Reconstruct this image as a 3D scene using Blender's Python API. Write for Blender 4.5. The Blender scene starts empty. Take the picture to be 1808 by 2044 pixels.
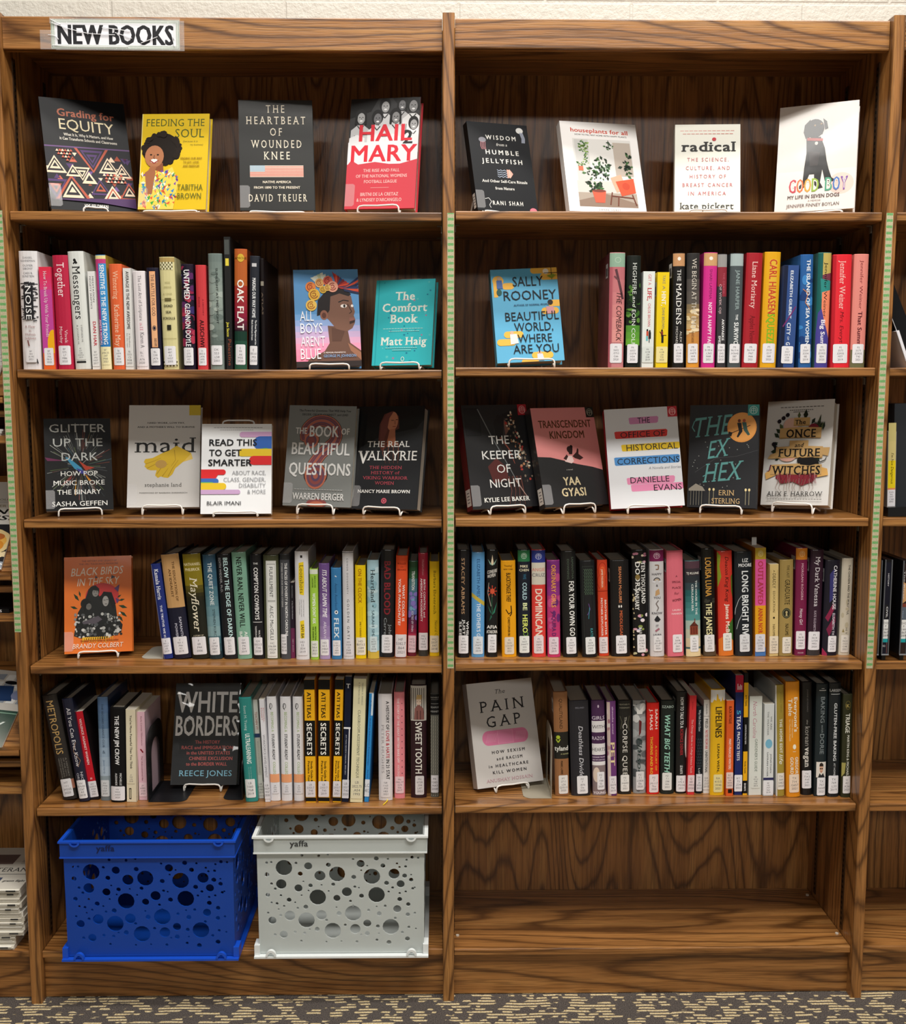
import bpy, math, random
from mathutils import Vector, Matrix
from mathutils.geometry import delaunay_2d_cdt
random.seed(7)
SC = bpy.context.scene
COL = SC.collection
PI = math.pi

# ---------------------------------------------------------------- camera
CAM = (-0.0219, -2.2361, 1.3591)
YAW, PITCH, ROLL, FPX = 0.01397, 0.1104, 0.00058, 2096.28
_F = Vector((math.sin(YAW)*math.cos(PITCH), math.cos(YAW)*math.cos(PITCH), -math.sin(PITCH)))
_R0 = Vector((math.cos(YAW), -math.sin(YAW), 0)); _U0 = _R0.cross(_F)
_R = _R0*math.cos(ROLL)+_U0*math.sin(ROLL); _U = -_R0*math.sin(ROLL)+_U0*math.cos(ROLL)
cd = bpy.data.cameras.new('camera'); cam = bpy.data.objects.new('camera', cd); COL.objects.link(cam)
cam.matrix_world = Matrix(((_R.x, _U.x, -_F.x, CAM[0]), (_R.y, _U.y, -_F.y, CAM[1]), (_R.z, _U.z, -_F.z, CAM[2]), (0, 0, 0, 1)))
cd.sensor_fit = 'HORIZONTAL'; cd.sensor_width = 36.0; cd.lens = FPX/1808*36.0; cd.clip_start = 0.05
SC.camera = cam
def at(px, py, Y):
    """the point at depth Y seen at photo pixel px, py"""
    d = _F + _R*(px-904)/FPX - _U*(py-1022)/FPX
    return Vector(CAM) + d*((Y-CAM[1])/d.y)
def atz(px, py, Z):
    d = _F + _R*(px-904)/FPX - _U*(py-1022)/FPX
    return Vector(CAM) + d*((Z-CAM[2])/d.z)

# ---------------------------------------------------------------- light
def area(name, loc, sx, sy, power, col=(1, 0.965, 0.915), rot=(0, 0, 0)):
    l = bpy.data.lights.new(name, 'AREA'); l.shape = 'RECTANGLE'; l.size = sx; l.size_y = sy
    l.energy = power; l.color = col
    o = bpy.data.objects.new(name, l); o.location = loc; o.rotation_euler = rot; COL.objects.link(o)
area('ceiling_lamp', (0.5, -0.86, 3.97), 3.0, 0.3, 68)
area('ceiling_lamp', (0.5, -1.95, 3.97), 3.0, 0.6, 140)
area('ceiling_lamp', (0.3, -7.6, 3.97), 5.4, 1.4, 270)
w = bpy.data.worlds.new('world'); SC.world = w; w.use_nodes = True
w.node_tree.nodes['Background'].inputs[0].default_value = (1.0, 0.96, 0.9, 1)
w.node_tree.nodes['Background'].inputs[1].default_value = 0.06
SC.view_settings.view_transform = 'Standard'; SC.view_settings.look = 'None'
SC.view_settings.exposure = -0.1; SC.view_settings.gamma = 1.0; SC.view_settings.use_curve_mapping = False

# ---------------------------------------------------------------- materials
def lin(h):
    h = h.lstrip('#')
    if len(h) == 3: h = ''.join(c*2 for c in h)
    r = []
    for i in (0, 2, 4):
        c = int(h[i:i+2], 16)/255
        r.append(c/12.92 if c <= .04045 else ((c+.055)/1.055)**2.4)
    return (r[0], r[1], r[2], 1)
MATS = {}
class NT:
    def __init__(s, name):
        s.m = bpy.data.materials.new(name); s.m.use_nodes = True
        s.t = s.m.node_tree; s.b = s.t.nodes['Principled BSDF']
    def n(s, typ, **kw):
        o = s.t.nodes.new(typ)
        for k, v in kw.items(): setattr(o, k, v)
        return o
    def l(s, a, b): s.t.links.new(a, b)
    def math(s, op, a, b=None, c=None):
        o = s.n('ShaderNodeMath', operation=op)
        for i, v in enumerate((a, b, c)):
            if v is None: continue
            if isinstance(v, (int, float)): o.inputs[i].default_value = v
            else: s.l(v, o.inputs[i])
        return o.outputs[0]
    def ramp(s, fac, stops):
        o = s.n('ShaderNodeValToRGB'); e = o.color_ramp.elements
        while len(e) < len(stops): e.new(0.5)
        for i, (p, c) in enumerate(stops): e[i].position = p; e[i].color = c
        s.l(fac, o.inputs[0]); return o.outputs[0]
    def mixc(s, fac, a, b, mode='MIX'):
        o = s.n('ShaderNodeMix', data_type='RGBA', blend_type=mode)
        for i, v in ((0, fac), (6, a), (7, b)):
            if isinstance(v, (int, float)): o.inputs[i].default_value = v
            elif isinstance(v, tuple): o.inputs[i].default_value = v
            else: s.l(v, o.inputs[i])
        return o.outputs[2]
    def noise(s, vec, scale, detail=3, rough=.5):
        o = s.n('ShaderNodeTexNoise'); o.inputs['Scale'].default_value = scale
        o.inputs['Detail'].default_value = detail; o.inputs['Roughness'].default_value = rough
        s.l(vec, o.inputs['Vector']); return o.outputs[0]
    def scaled(s, vec, sc):
        o = s.n('ShaderNodeVectorMath', operation='MULTIPLY'); s.l(vec, o.inputs[0]); o.inputs[1].default_value = sc
        return o.outputs[0]
    def bump(s, h, strength, dist=.01):
        o = s.n('ShaderNodeBump'); o.inputs['Strength'].default_value = strength; o.inputs['Distance'].default_value = dist
        s.l(h, o.inputs['Height']); return o.outputs[0]
def mat(hexc, fin='m'):
    """fin: m matt print, g glossy jacket film, p plastic, w painted wire, k metal, s soft paper"""
    key = (hexc, fin)
    if key in MATS: return MATS[key]
    t = NT('print_'+fin+'_'+hexc); b = t.b
    rgb = lin(hexc)
    if fin in 'mgc' and max(rgb[:3]) < .075: rgb = tuple(v*.6 for v in rgb[:3])+(1,)
    b.inputs['Base Color'].default_value = rgb
    b.inputs['Roughness'].default_value = {'m': .45, 'g': .42, 'c': .4, 'p': .35, 'w': .35, 'k': .4, 's': .8}[fin]
    if fin in 'mgc': b.inputs['Specular IOR Level'].default_value = .2
    if fin in 'gc':
        b.inputs['Coat Weight'].default_value = .42; b.inputs['Coat Roughness'].default_value = .09
        tc = t.n('ShaderNodeTexCoord')
        nz = t.noise(tc.outputs['Object'], 14 if fin == 'g' else 9, 2)
        if fin == 'c': b.inputs['Coat Weight'].default_value = 1; b.inputs['Coat Roughness'].default_value = .04
        t.l(t.bump(nz, .045 if fin == 'g' else .5, .02 if fin == 'c' else .006), b.inputs['Coat Normal'])
    if fin == 'k': b.inputs['Metallic'].default_value = .6
    MATS[key] = t.m; return t.m
def oak(name, axis, tint=1.0):
    t = NT(name); b = t.b
    tc = t.n('ShaderNodeTexCoord'); oi = t.n('ShaderNodeObjectInfo')
    add = t.n('ShaderNodeVectorMath', operation='ADD'); t.l(tc.outputs['Object'], add.inputs[0])
    rnd = t.n('ShaderNodeCombineXYZ'); rr = t.math('MULTIPLY', oi.outputs['Random'], 17.0)
    for i in range(3): t.l(rr, rnd.inputs[i])
    t.l(rnd.outputs[0], add.inputs[1]); v = add.outputs[0]
    def S(al, ac): return t.scaled(v, (al, ac, ac) if axis == 'x' else (ac, ac, al))
    big = t.noise(S(.36, 3.3), 1.6, 1.2, .4)
    wob = t.noise(S(6, 30), 1.5, 2)
    band = t.math('MULTIPLY_ADD', big, 27.0, t.math('MULTIPLY', wob, .42))
    pp = t.math('PINGPONG', band, .5)
    line = t.ramp(pp, [(0, (0, 0, 0, 1)), (.06, (.3, .3, .3, 1)), (.17, (.85, .85, .85, 1)), (.4, (1, 1, 1, 1))])
    pores = t.noise(S(10, 300), 1, 2, .6)
    pore = t.ramp(pores, [(.40, (0, 0, 0, 1)), (.53, (1, 1, 1, 1))])
    streak = t.noise(S(1.2, 42), 1, 3, .6)
    tone = t.ramp(streak, [(.28, lin('875a2e')), (.5, lin('a46f3a')), (.74, lin('b8864c'))])
    c1 = t.mixc(t.math('SUBTRACT', 1, line), tone, lin('5c3818'))
    pm = t.math('MULTIPLY', t.math('SUBTRACT', 1, pore), t.math('MULTIPLY_ADD', t.math('SUBTRACT', 1, line), .45, .42))
    c2 = t.mixc(pm, c1, lin('553414'))
    if tint != 1.0: c2 = t.mixc(1.0, c2, (tint, tint, tint, 1), 'MULTIPLY')
    t.l(c2, b.inputs['Base Color'])
    b.inputs['Roughness'].default_value = .36
    b.inputs['Coat Weight'].default_value = .25; b.inputs['Coat Roughness'].default_value = .22
    t.l(t.bump(pore, .25, .0006), b.inputs['Normal'])
    return t.m
OAKX = oak('oak_grain_across', 'x'); OAKZ = oak('oak_grain_upright', 'z')

# ---------------------------------------------------------------- mesh builder and tags
class MB:
    def __init__(s): s.v = []; s.f = []; s.mi = []; s.ms = []; s.sm = []
    def m(s, mt):
        if mt not in s.ms: s.ms.append(mt)
        return s.ms.index(mt)
    def face(s, pts, mt, smooth=False):
        i = len(s.v); s.v += [tuple(p) for p in pts]; s.f.append(tuple(range(i, i+len(pts)))); s.mi.append(s.m(mt)); s.sm.append(smooth)
    def mesh(s, vs, fs, mt, smooth=False):
        i = len(s.v); k = s.m(mt); s.v += [tuple(p) for p in vs]
        for f in fs: s.f.append(tuple(j+i for j in f)); s.mi.append(k); s.sm.append(smooth)
    def box(s, x0, x1, y0, y1, z0, z1, mt, M=None):
        vs = [Vector((x, y, z)) for z in (z0, z1) for y in (y0, y1) for x in (x0, x1)]
        if M: vs = [M @ p for p in vs]
        s.mesh(vs, [(0, 2, 3, 1), (4, 5, 7, 6), (0, 1, 5, 4), (2, 6, 7, 3), (0, 4, 6, 2), (1, 3, 7, 5)], mt)
    def extr(s, prof, x0, x1, mt, M=None):
        """profile in (y, z) swept along x"""
        n = len(prof)
        vs = [Vector((x, p[0], p[1])) for x in (x0, x1) for p in prof]
        if M: vs = [M @ p for p in vs]
        fs = [(i, (i+1) % n, (i+1) % n+n, i+n) for i in range(n)]
        s.mesh(vs, fs, mt); s.mesh(vs, [tuple(range(n))[::-1], tuple(range(n, 2*n))], mt)
    def tube(s, pts, r, mt, n=8, rnd=2):
        pts = [Vector(p) for p in pts]
        for _ in range(rnd):
            q = [pts[0]]
            for a, b in zip(pts, pts[1:]):
                d = min(.3, .006/max((b-a).length, 1e-6))
                q += [a+(b-a)*d, b-(b-a)*d]
            q.append(pts[-1]); pts = q
        vs = []; up = None
        for i, p in enumerate(pts):
            d = (pts[min(i+1, len(pts)-1)]-pts[max(i-1, 0)]).normalized()
            if up is None: up = d.orthogonal().normalized()
            up = (up-d*up.dot(d)).normalized(); sd = d.cross(up)
            vs += [p+up*math.cos(2*PI*k/n)*r+sd*math.sin(2*PI*k/n)*r for k in range(n)]
        fs = [(i*n+k, i*n+(k+1) % n, (i+1)*n+(k+1) % n, (i+1)*n+k) for i in range(len(pts)-1) for k in range(n)]
        s.mesh(vs, fs, mt, True)
        e = len(vs)-n; s.mesh(vs, [tuple(range(n))[::-1], tuple(range(e, e+n))], mt)
    def build(s, name, parent=None, matrix=None):
        me = bpy.data.meshes.new(name); me.from_pydata(s.v, [], s.f)
        for m_ in s.ms: me.materials.append(m_)
        me.polygons.foreach_set('material_index', s.mi); me.polygons.foreach_set('use_smooth', s.sm); me.update()
        o = bpy.data.objects.new(name, me); COL.objects.link(o)
        if parent is not None: o.parent = parent
        if matrix is not None: o.matrix_local = matrix
        return o
def tag(o, label=None, cat=None, group=None, kind=None):
    if label: o['label'] = label
    if cat: o['category'] = cat
    if group: o['group'] = group
    if kind: o['kind'] = kind
    return o
def empty(name, M=None, label=None, cat=None, group=None):
    o = bpy.data.objects.new(name, None); o.empty_display_size = .02; COL.objects.link(o)
    if M is not None: o.matrix_world = M
    return tag(o, label, cat, group)

# ---------------------------------------------------------------- lettering
CH = "ABCDEFGHIJKLMNOPQRSTUVWXYZabcdefghijklmnopqrstuvwxyz0123456789.,:;&'!?-#/()\""
GL = {}
def make_glyphs():
    tmp = []
    def mk(body, off):
        c = bpy.data.curves.new('g', 'FONT'); c.body = body; c.resolution_u = 2; c.fill_mode = 'FRONT'; c.offset = off
        o = bpy.data.objects.new('g', c); COL.objects.link(o); tmp.append(o); return o
    jobs = []
    for st, off in (('r', 0.0), ('b', 0.0)):
        for ch in CH: jobs.append((st, ch, mk(ch, off)))
    adv = [(ch, mk('|'+ch+'|', 0)) for ch in CH+' ']; bar = mk('||', 0)
    bpy.context.view_layer.update(); dg = bpy.context.evaluated_depsgraph_get()
    def get(o):
        e = o.evaluated_get(dg); me = e.to_mesh()
        vs = [(v.co.x, v.co.y) for v in me.vertices]; fs = [tuple(p.vertices) for p in me.polygons]
        e.to_mesh_clear(); return vs, fs
    def wid(o):
        vs, _ = get(o); return max(v[0] for v in vs)-min(v[0] for v in vs)
    wb = wid(bar); A = {ch: wid(o)-wb for ch, o in adv}
    for st, ch, o in jobs:
        vs, fs = get(o); tris = []
        for f in fs:
            for k in range(1, len(f)-1): tris.append((vs[f[0]], vs[f[k]], vs[f[k+1]]))
        if st == 'b': tris = [tuple((p[0]+d, p[1]+e) for p in t)+(i,) for t in tris for i, (d, e) in enumerate(((-.022, -.01), (.022, -.01), (-.022, .01), (.022, .01)))]
        else: tris = [t+(0,) for t in tris]
        GL[st, ch] = (tris, A[ch]+(.02 if st == 'b' else 0))
    for st in 'rb': GL[st, ' '] = ([], A[' '])
    cap = max(p[1] for t in GL['r', 'H'][0] for p in t[:3]); xh = max(p[1] for t in GL['r', 'x'][0] for p in t[:3])
    asc = max(p[1] for t in GL['r', 'l'][0] for p in t[:3])
    # slab feet on the stems give the roman letters of the same alphabet
    for st, dst in (('r', 's'), ('b', 'S')):
        for ch in CH+' ':
            tris, a = GL[st, ch]; ex = []; ec = {}
            if ch.isalpha():
                for t in tris:
                    for i in range(3):
                        p, q = t[i], t[(i+1) % 3]; k = tuple(sorted(((round(p[0], 4), round(p[1], 4)), (round(q[0], 4), round(q[1], 4)))))
                        ec[k] = ec.get(k, 0)+1
                for (p, q), n in ec.items():
                    if n != 1 or abs(p[1]-q[1]) > .002: continue
                    L = abs(p[0]-q[0])
                    if L < .04 or L > .26: continue
                    for ln, sg in ((0, 1), (cap, -1), (xh, -1), (asc, -1)):
                        if ln == xh and ch.isupper(): continue
                        if abs(p[1]-ln) < .03:
                            x0, x1 = min(p[0], q[0])-.062, max(p[0], q[0])+.062; y0 = p[1]; y1 = p[1]+sg*.045
                            j = 4+len(ex)//2 % 2*.45; ex += [((x0, y0), (x1, y0), (x1, y1), j), ((x0, y0), (x1, y1), (x0, y1), j)]; break
            GL[dst, ch] = (tris+ex, a+(.03 if ch.isalpha() else 0))
    for o in tmp:
        c = o.data; bpy.data.objects.remove(o); bpy.data.curves.remove(c)
    return cap
CAP = make_glyphs()
BRK = [0, 5, 13, 28, 50, 72, 87, 95, 100]
def clipx(poly, a, b):
    for lim, sg in ((a, 1), (b, -1)):
        out = []
        for i in range(len(poly)):
            p, q = poly[i], poly[(i+1) % len(poly)]; dp = (p[0]-lim)*sg; dq = (q[0]-lim)*sg
            if dp >= 0: out.append(p)
            if (dp > 0 and dq < 0) or (dp < 0 and dq > 0):
                t = dp/(dp-dq); out.append((p[0]+(q[0]-p[0])*t, p[1]+(q[1]-p[1])*t))
        poly = out
        if len(poly) < 3: return []
    return poly
def clipb(poly, a, b):
    """keep the part with a <= y <= b"""
    q = clipx([(p[1], p[0]) for p in poly], a, b)
    return [(p[1], p[0]) for p in q]
class Cv:
    """prints on a surface; x 0..100 left to right, y 0..100 top to bottom"""
    def __init__(s, mb, W, H, fin='g', f=None, bulge=False, edge=True):
        s.mb = mb; s.W = W; s.H = H; s.fin = fin; s.k = 1; s.bulge = bulge; s.edge = edge
        s.f = f or (lambda x, y, o: ((x/100-.5)*W, -o, (1-y/100)*H))
    def poly(s, pts, col, sub=0):
        mt = mat(col, s.fin) if isinstance(col, str) else col
        o = .00005+s.k*.00003+sub*.000006
        if s.edge and (min(p[0] for p in pts) < 0 or max(p[0] for p in pts) > 100): pts = clipx(pts, 0, 100)
        if len(pts) > 2 and s.edge and (min(p[1] for p in pts) < 0 or max(p[1] for p in pts) > 100): pts = clipb(pts, 0, 100)
        if len(pts) < 3: return
        if s.bulge:
            lo = min(p[0] for p in pts); hi = max(p[0] for p in pts)
            for a, b in zip(BRK, BRK[1:]):
                if b <= lo or a >= hi: continue
                c = clipx(pts, a, b)
                if c: s.mb.face([s.f(x, y, o) for x, y in c], mt)
        else: s.mb.face([s.f(x, y, o) for x, y in pts], mt)
    def R(s, x0, y0, x1, y1, col): s.poly([(x0, y0), (x1, y0), (x1, y1), (x0, y1)], col); s.k += 1
    def P(s, col, *pts):
        """simple polygon, convex or not"""
        n = len(pts)
        r = delaunay_2d_cdt([Vector(p) for p in pts], [(i, (i+1) % n) for i in range(n)], [list(range(n))], 1, 1e-5)
        for f in r[2]: s.poly([tuple(r[0][i]) for i in f], col)
        s.k += 1
    def E(s, cx, cy, rx, ry, col, n=20, rot=0):
        c, d = math.cos(rot), math.sin(rot); A = s.W/s.H
        pts = []
        for i in range(n):
            x, y = rx*math.cos(2*PI*i/n), ry*math.sin(2*PI*i/n)
            if rot: x, y = x*c-(y/A)*d, x*d*A+y*c
            pts.append((cx+x, cy+y))
        s.poly(pts, col); s.k += 1
    def O(s, cx, cy, rx, ry, th, col, a0=0, a1=360, n=24):
        for i in range(n):
            a, b = math.radians(a0+(a1-a0)*i/n), math.radians(a0+(a1-a0)*(i+1)/n)
            q = []
            for t, g in ((a, 1), (b, 1), (b, -1), (a, -1)):
                q.append((cx+(rx+g*th/2)*math.cos(t), cy+(ry+g*th/2*s.W/s.H)*math.sin(t)))
            s.poly(q, col)
        s.k += 1
    def L(s, pts, w, col, w2=None):
        """stroke of width w in x units; tapers to w2"""
        A = s.W/s.H; n = len(pts)-1
        for i in range(n):
            (x0, y0), (x1, y1) = pts[i], pts[i+1]; dx, dy = (x1-x0)*A, (y1-y0); l = math.hypot(dx, dy) or 1
            nx, ny = -dy/l, dx/l*A
            wa = (w+(w2-w)*i/n if w2 is not None else w)/2; wb = (w+(w2-w)*(i+1)/n if w2 is not None else w)/2
            s.poly([(x0+nx*wa, y0+ny*wa), (x1+nx*wb, y1+ny*wb), (x1-nx*wb, y1-ny*wb), (x0-nx*wa, y0-ny*wa)], col)
        s.k += 1
    def _txt(s, t, st):
        sh = .22 if 'i' in st else 0; key = 'S' if ('s' in st and 'b' in st) else 's' if 's' in st else 'b' if 'b' in st else 'r'
        x = 0; out = []
        sp = .22 if 'w' in st else 0
        for ch in t:
            g, a = GL.get((key, ch), GL['r', ' '])
            for tr in g: out.append(([((p[0]+x+p[1]*sh), p[1]) for p in tr[:3]], tr[3]))
            x += a+sp
        x -= sp
        xs = [p[0] for tr, _ in out for p in tr] or [0, 1]
        return out, min(xs), max(xs)
    def T(s, t, x0, x1, y, h, col, st='r', dy=0):
        """text fitted from x0 to x1 on baseline y, capitals h high; dy tips the line"""
        out, a, b = s._txt(t, st); kx = (x1-x0)/(b-a) if x1 is not None else h/CAP*s.H/s.W
        for tr, j in out: s.poly([(x0+(p[0]-a)*kx, y-p[1]*h/CAP+dy*(p[0]-a)/(b-a)) for p in tr], col, j)
        s.k += 1
    def C(s, t, cx, y, h, col, st='r', kx=1.0, mx=96):
        """text centred on cx in its natural width times kx"""
        out, a, b = s._txt(t, st); w = (b-a)*h/CAP*s.H/s.W*kx; w = min(w, mx)
        s.T(t, cx-w/2, cx+w/2, y, h, col, st)
    def V(s, t, y0, y1, x, h, col, st='r'):
        """text running down the spine from y0 to y1, centred on x, capitals h wide"""
        out, a, b = s._txt(t, st); k = (y1-y0)/(b-a)
        for tr, j in out: s.poly([(x-h/2+p[1]*h/CAP, y0+(p[0]-a)*k) for p in tr], col, j)
        s.k += 1
    def run(s, ops):
        for op in ops:
            getattr(s, op[0])(*op[1:])
# ---------------------------------------------------------------- room shell
P = .925; UW = .0245; HU = UW/2; DEP = .2965; HT = 2.134; BK = .305
def carpet():
    t = NT('carpet'); tc = t.n('ShaderNodeTexCoord'); v = tc.outputs['Object']
    sx = t.n('ShaderNodeSeparateXYZ'); t.l(v, sx.inputs[0])
    wig = t.noise(v, 9, 2)
    yy = t.math('MULTIPLY_ADD', wig, .012, sx.outputs[1])
    row = t.math('MULTIPLY', yy, 96); rid = t.math('FLOOR', row); fr = t.math('FRACT', row)
    cb = t.n('ShaderNodeCombineXYZ'); t.l(t.math('MULTIPLY', sx.outputs[0], 40), cb.inputs[0]); t.l(t.math('MULTIPLY', rid, 3.7), cb.inputs[1])
    dash = t.noise(cb.outputs[0], 1.0, 1)
    blotch = t.noise(t.scaled(v, (1.0, 1.5, 1)), 19, 2)
    k = t.math('ADD', dash, t.math('MULTIPLY_ADD', blotch, 1.3, -.65))
    on = t.ramp(k, [(.50, (0, 0, 0, 1)), (.53, (1, 1, 1, 1))])
    sh = t.ramp(t.math('ABSOLUTE', t.math('SUBTRACT', fr, .5)), [(.24, (1, 1, 1, 1)), (.36, (0, 0, 0, 1))])
    f = t.math('MULTIPLY', on, sh)
    fuzz = t.noise(v, 420, 2)
    dark = t.ramp(fuzz, [(.3, lin('2e2a28')), (.7, lin('6b625c'))])
    lite = t.ramp(t.noise(v, 260, 2), [(.3, lin('b59b6c')), (.7, lin('f0e0b6'))])
    t.l(t.mixc(f, dark, lite), t.b.inputs['Base Color']); t.b.inputs['Roughness'].default_value = .95
    t.l(t.bump(t.math('ADD', f, fuzz), .8, .003), t.b.inputs['Normal'])
    return t.m
def blockwall():
    t = NT('painted_block'); tc = t.n('ShaderNodeTexCoord')
    mp = t.n('ShaderNodeMapping'); t.l(tc.outputs['Object'], mp.inputs[0]); mp.inputs['Rotation'].default_value = (PI/2, 0, 0)
    sp = t.n('ShaderNodeSeparateXYZ'); t.l(tc.outputs['Object'], sp.inputs[0])
    cb = t.n('ShaderNodeCombineXYZ'); t.l(t.math('ADD', sp.outputs[0], 4.06-WJX), cb.inputs[0]); t.l(t.math('ADD', sp.outputs[2], .203*12-WJZ), cb.inputs[1])
    br = t.n('ShaderNodeTexBrick'); t.l(cb.outputs[0], br.inputs[0]); br.inputs['Scale'].default_value = 1
    br.inputs['Mortar Size'].default_value = .005; br.inputs['Mortar Smooth'].default_value = .6
    br.inputs['Brick Width'].default_value = .406; br.inputs['Row Height'].default_value = .203
    br.offset = .5
    nz = t.noise(tc.outputs['Object'], 75, 4, .6)
    h = t.math('SUBTRACT', t.math('MULTIPLY', nz, .9), t.math('MULTIPLY', br.outputs['Fac'], .55))
    t.b.inputs['Base Color'].default_value = lin('d3d0c6'); t.b.inputs['Roughness'].default_value = .5
    t.l(t.bump(h, .4, .01), t.b.inputs['Normal'])
    return t.m
_j = at(915, 3, .34); WJX, WJZ = _j.x, _j.z
m = MB(); m.face([(-4.5, -9, 0), (4.5, -9, 0), (4.5, .34, 0), (-4.5, .34, 0)], carpet()); tag(m.build('floor'), kind='structure')
m = MB(); m.face([(-4.5, .34, 0), (4.5, .34, 0), (4.5, .34, 4.0), (-4.5, .34, 4.0)], blockwall()); tag(m.build('wall_back'), kind='structure')
m = MB(); m.box(-4.5, 4.5, -9, 0.34, 4.0, 4.05, mat('e4e1d8', 's')); tag(m.build('ceiling'), kind='structure')

# ---------------------------------------------------------------- bookcases
SHZ = {(1, 'L'): 1.7395, (1, 'R'): 1.7426, (2, 'L'): 1.4136, (2, 'R'): 1.4189, (3, 'L'): 1.0941, (3, 'R'): 1.0959,
       (4, 'L'): .7732, (4, 'R'): .7775, (5, 'L'): .4512, (5, 'R'): .4533, (6, 'L'): .118, (6, 'R'): .117}
def rbox(y0, y1, z0, z1, r=.0025):
    """board profile with its front edges rounded"""
    return [(y1, z0), (y1, z1), (y0+r, z1), (y0+r*.3, z1-r*.3), (y0, z1-r), (y0, z0+r), (y0+r*.3, z0+r*.3), (y0+r, z0)]
SLOT = mat('0c0806'); STD = mat('4a3420', 'k')
def bookcase(x0, x1, bay, ups, label, shelves=(1, 2, 3, 4, 5), inner=True):
    r = empty('bookcase', Matrix.Translation(((x0+x1)/2, 0, 0)), label, 'bookcase')
    iv = Matrix.Translation((-(x0+x1)/2, 0, 0))
    def part(mb, name):
        o = mb.build(name, r, iv); return o
    for ux in ups:
        m = MB(); m.box(ux-HU, ux+HU, .0018, BK, 0, HT, OAKZ)
        pr = [(ux-HU, .0018), (ux+HU, .0018), (ux+HU-.0018, 0), (ux-HU+.0018, 0)]
        m.mesh([(a, b, z) for z in (0, HT) for a, b in pr], [(0, 1, 5, 4), (1, 2, 6, 5), (2, 3, 7, 6), (3, 0, 4, 7), (0, 3, 2, 1), (4, 5, 6, 7)], OAKZ)
        part(m, 'upright')
    a, b = x0+HU, x1-HU; g = .0028
    m = MB(); m.box(a, b, DEP, DEP+.007, .02, 2.118, OAKZ); part(m, 'back_panel')
    hz0 = at((60 if bay == 'L' else 1300), 98.5, .018).z; hz1 = at((880 if bay == 'L' else 1000), 36.5, .018).z
    m = MB(); m.extr(rbox(.018, .037, hz0, hz1), a+.001, b-.001, OAKX); part(m, 'header_rail')
    m = MB(); m.box(a, b, .037, DEP, hz0+.028, hz0+.047, OAKX); part(m, 'top_panel')
    for k in shelves:
        z = SHZ[k, bay]; m = MB(); m.extr(rbox(.012, DEP-.002, z-.0185, z), a+g, b-g, OAKX); part(m, 'shelf')
    z = SHZ[6, bay]; m = MB(); m.extr(rbox(.012, DEP-.001, z-.0165, z), a+.001, b-.001, OAKX); part(m, 'bottom_shelf')
    m = MB(); m.box(a, b, .026, .045, .002, z-.0165, OAKX); part(m, 'kickboard')
    if inner:
        for x, sg in ((a, 1), (b, -1)):
            for y in (.062, .235):
                m = MB(); m.box(min(x, x+sg*.002), max(x, x+sg*.002), y, y+.014, .13, 2.06, STD)
                zz = .14
                while zz < 2.05:
                    m.box(min(x, x+sg*.0026), max(x, x+sg*.0026), y+.0045, y+.0095, zz, zz+.0055, SLOT); zz += .0127
                part(m, 'shelf_standard')
                for k in shelves:
                    zk = SHZ[k, bay]-.0195; m = MB()
                    m.box(min(x+sg*.002, x+sg*.012), max(x+sg*.002, x+sg*.012), y+.002, y+.012, zk-.0015, zk, mat('9a9488', 'k'))
                    m.box(min(x+sg*.002, x+sg*.0035), max(x+sg*.002, x+sg*.0035), y+.002, y+.012, zk-.016, zk, mat('9a9488', 'k'))
                    part(m, 'shelf_clip')
    return r, part
bL, pL = bookcase(-P, 0, 'L', (-P, 0), 'oak bookcase bay under the paper sign, left of the centre upright')
bR, pR = bookcase(0, P, 'R', (P,), 'oak bookcase bay with an empty bottom shelf, right of the centre upright')
bC, pC = bookcase(P, 2*P, 'R', (2*P,), 'neighbouring oak bookcase cut off by the right edge of the photo', inner=False)
# screw caps on the empty bottom shelf
for px, py in ((913, 1868), (1670, 1864), (1611, 1787)):
    c = atz(px, py, .117); m = MB()
    m.mesh([(c.x+.004*math.cos(i*PI/4), c.y+.004*math.sin(i*PI/4), z) for z in (.117, .1195) for i in range(8)],
           [(i, (i+1) % 8, (i+1) % 8+8, i+8) for i in range(8)]+[tuple(range(8, 16))], mat('cfc4b4', 'p'))
    pR(m, 'screw_cap')

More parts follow.
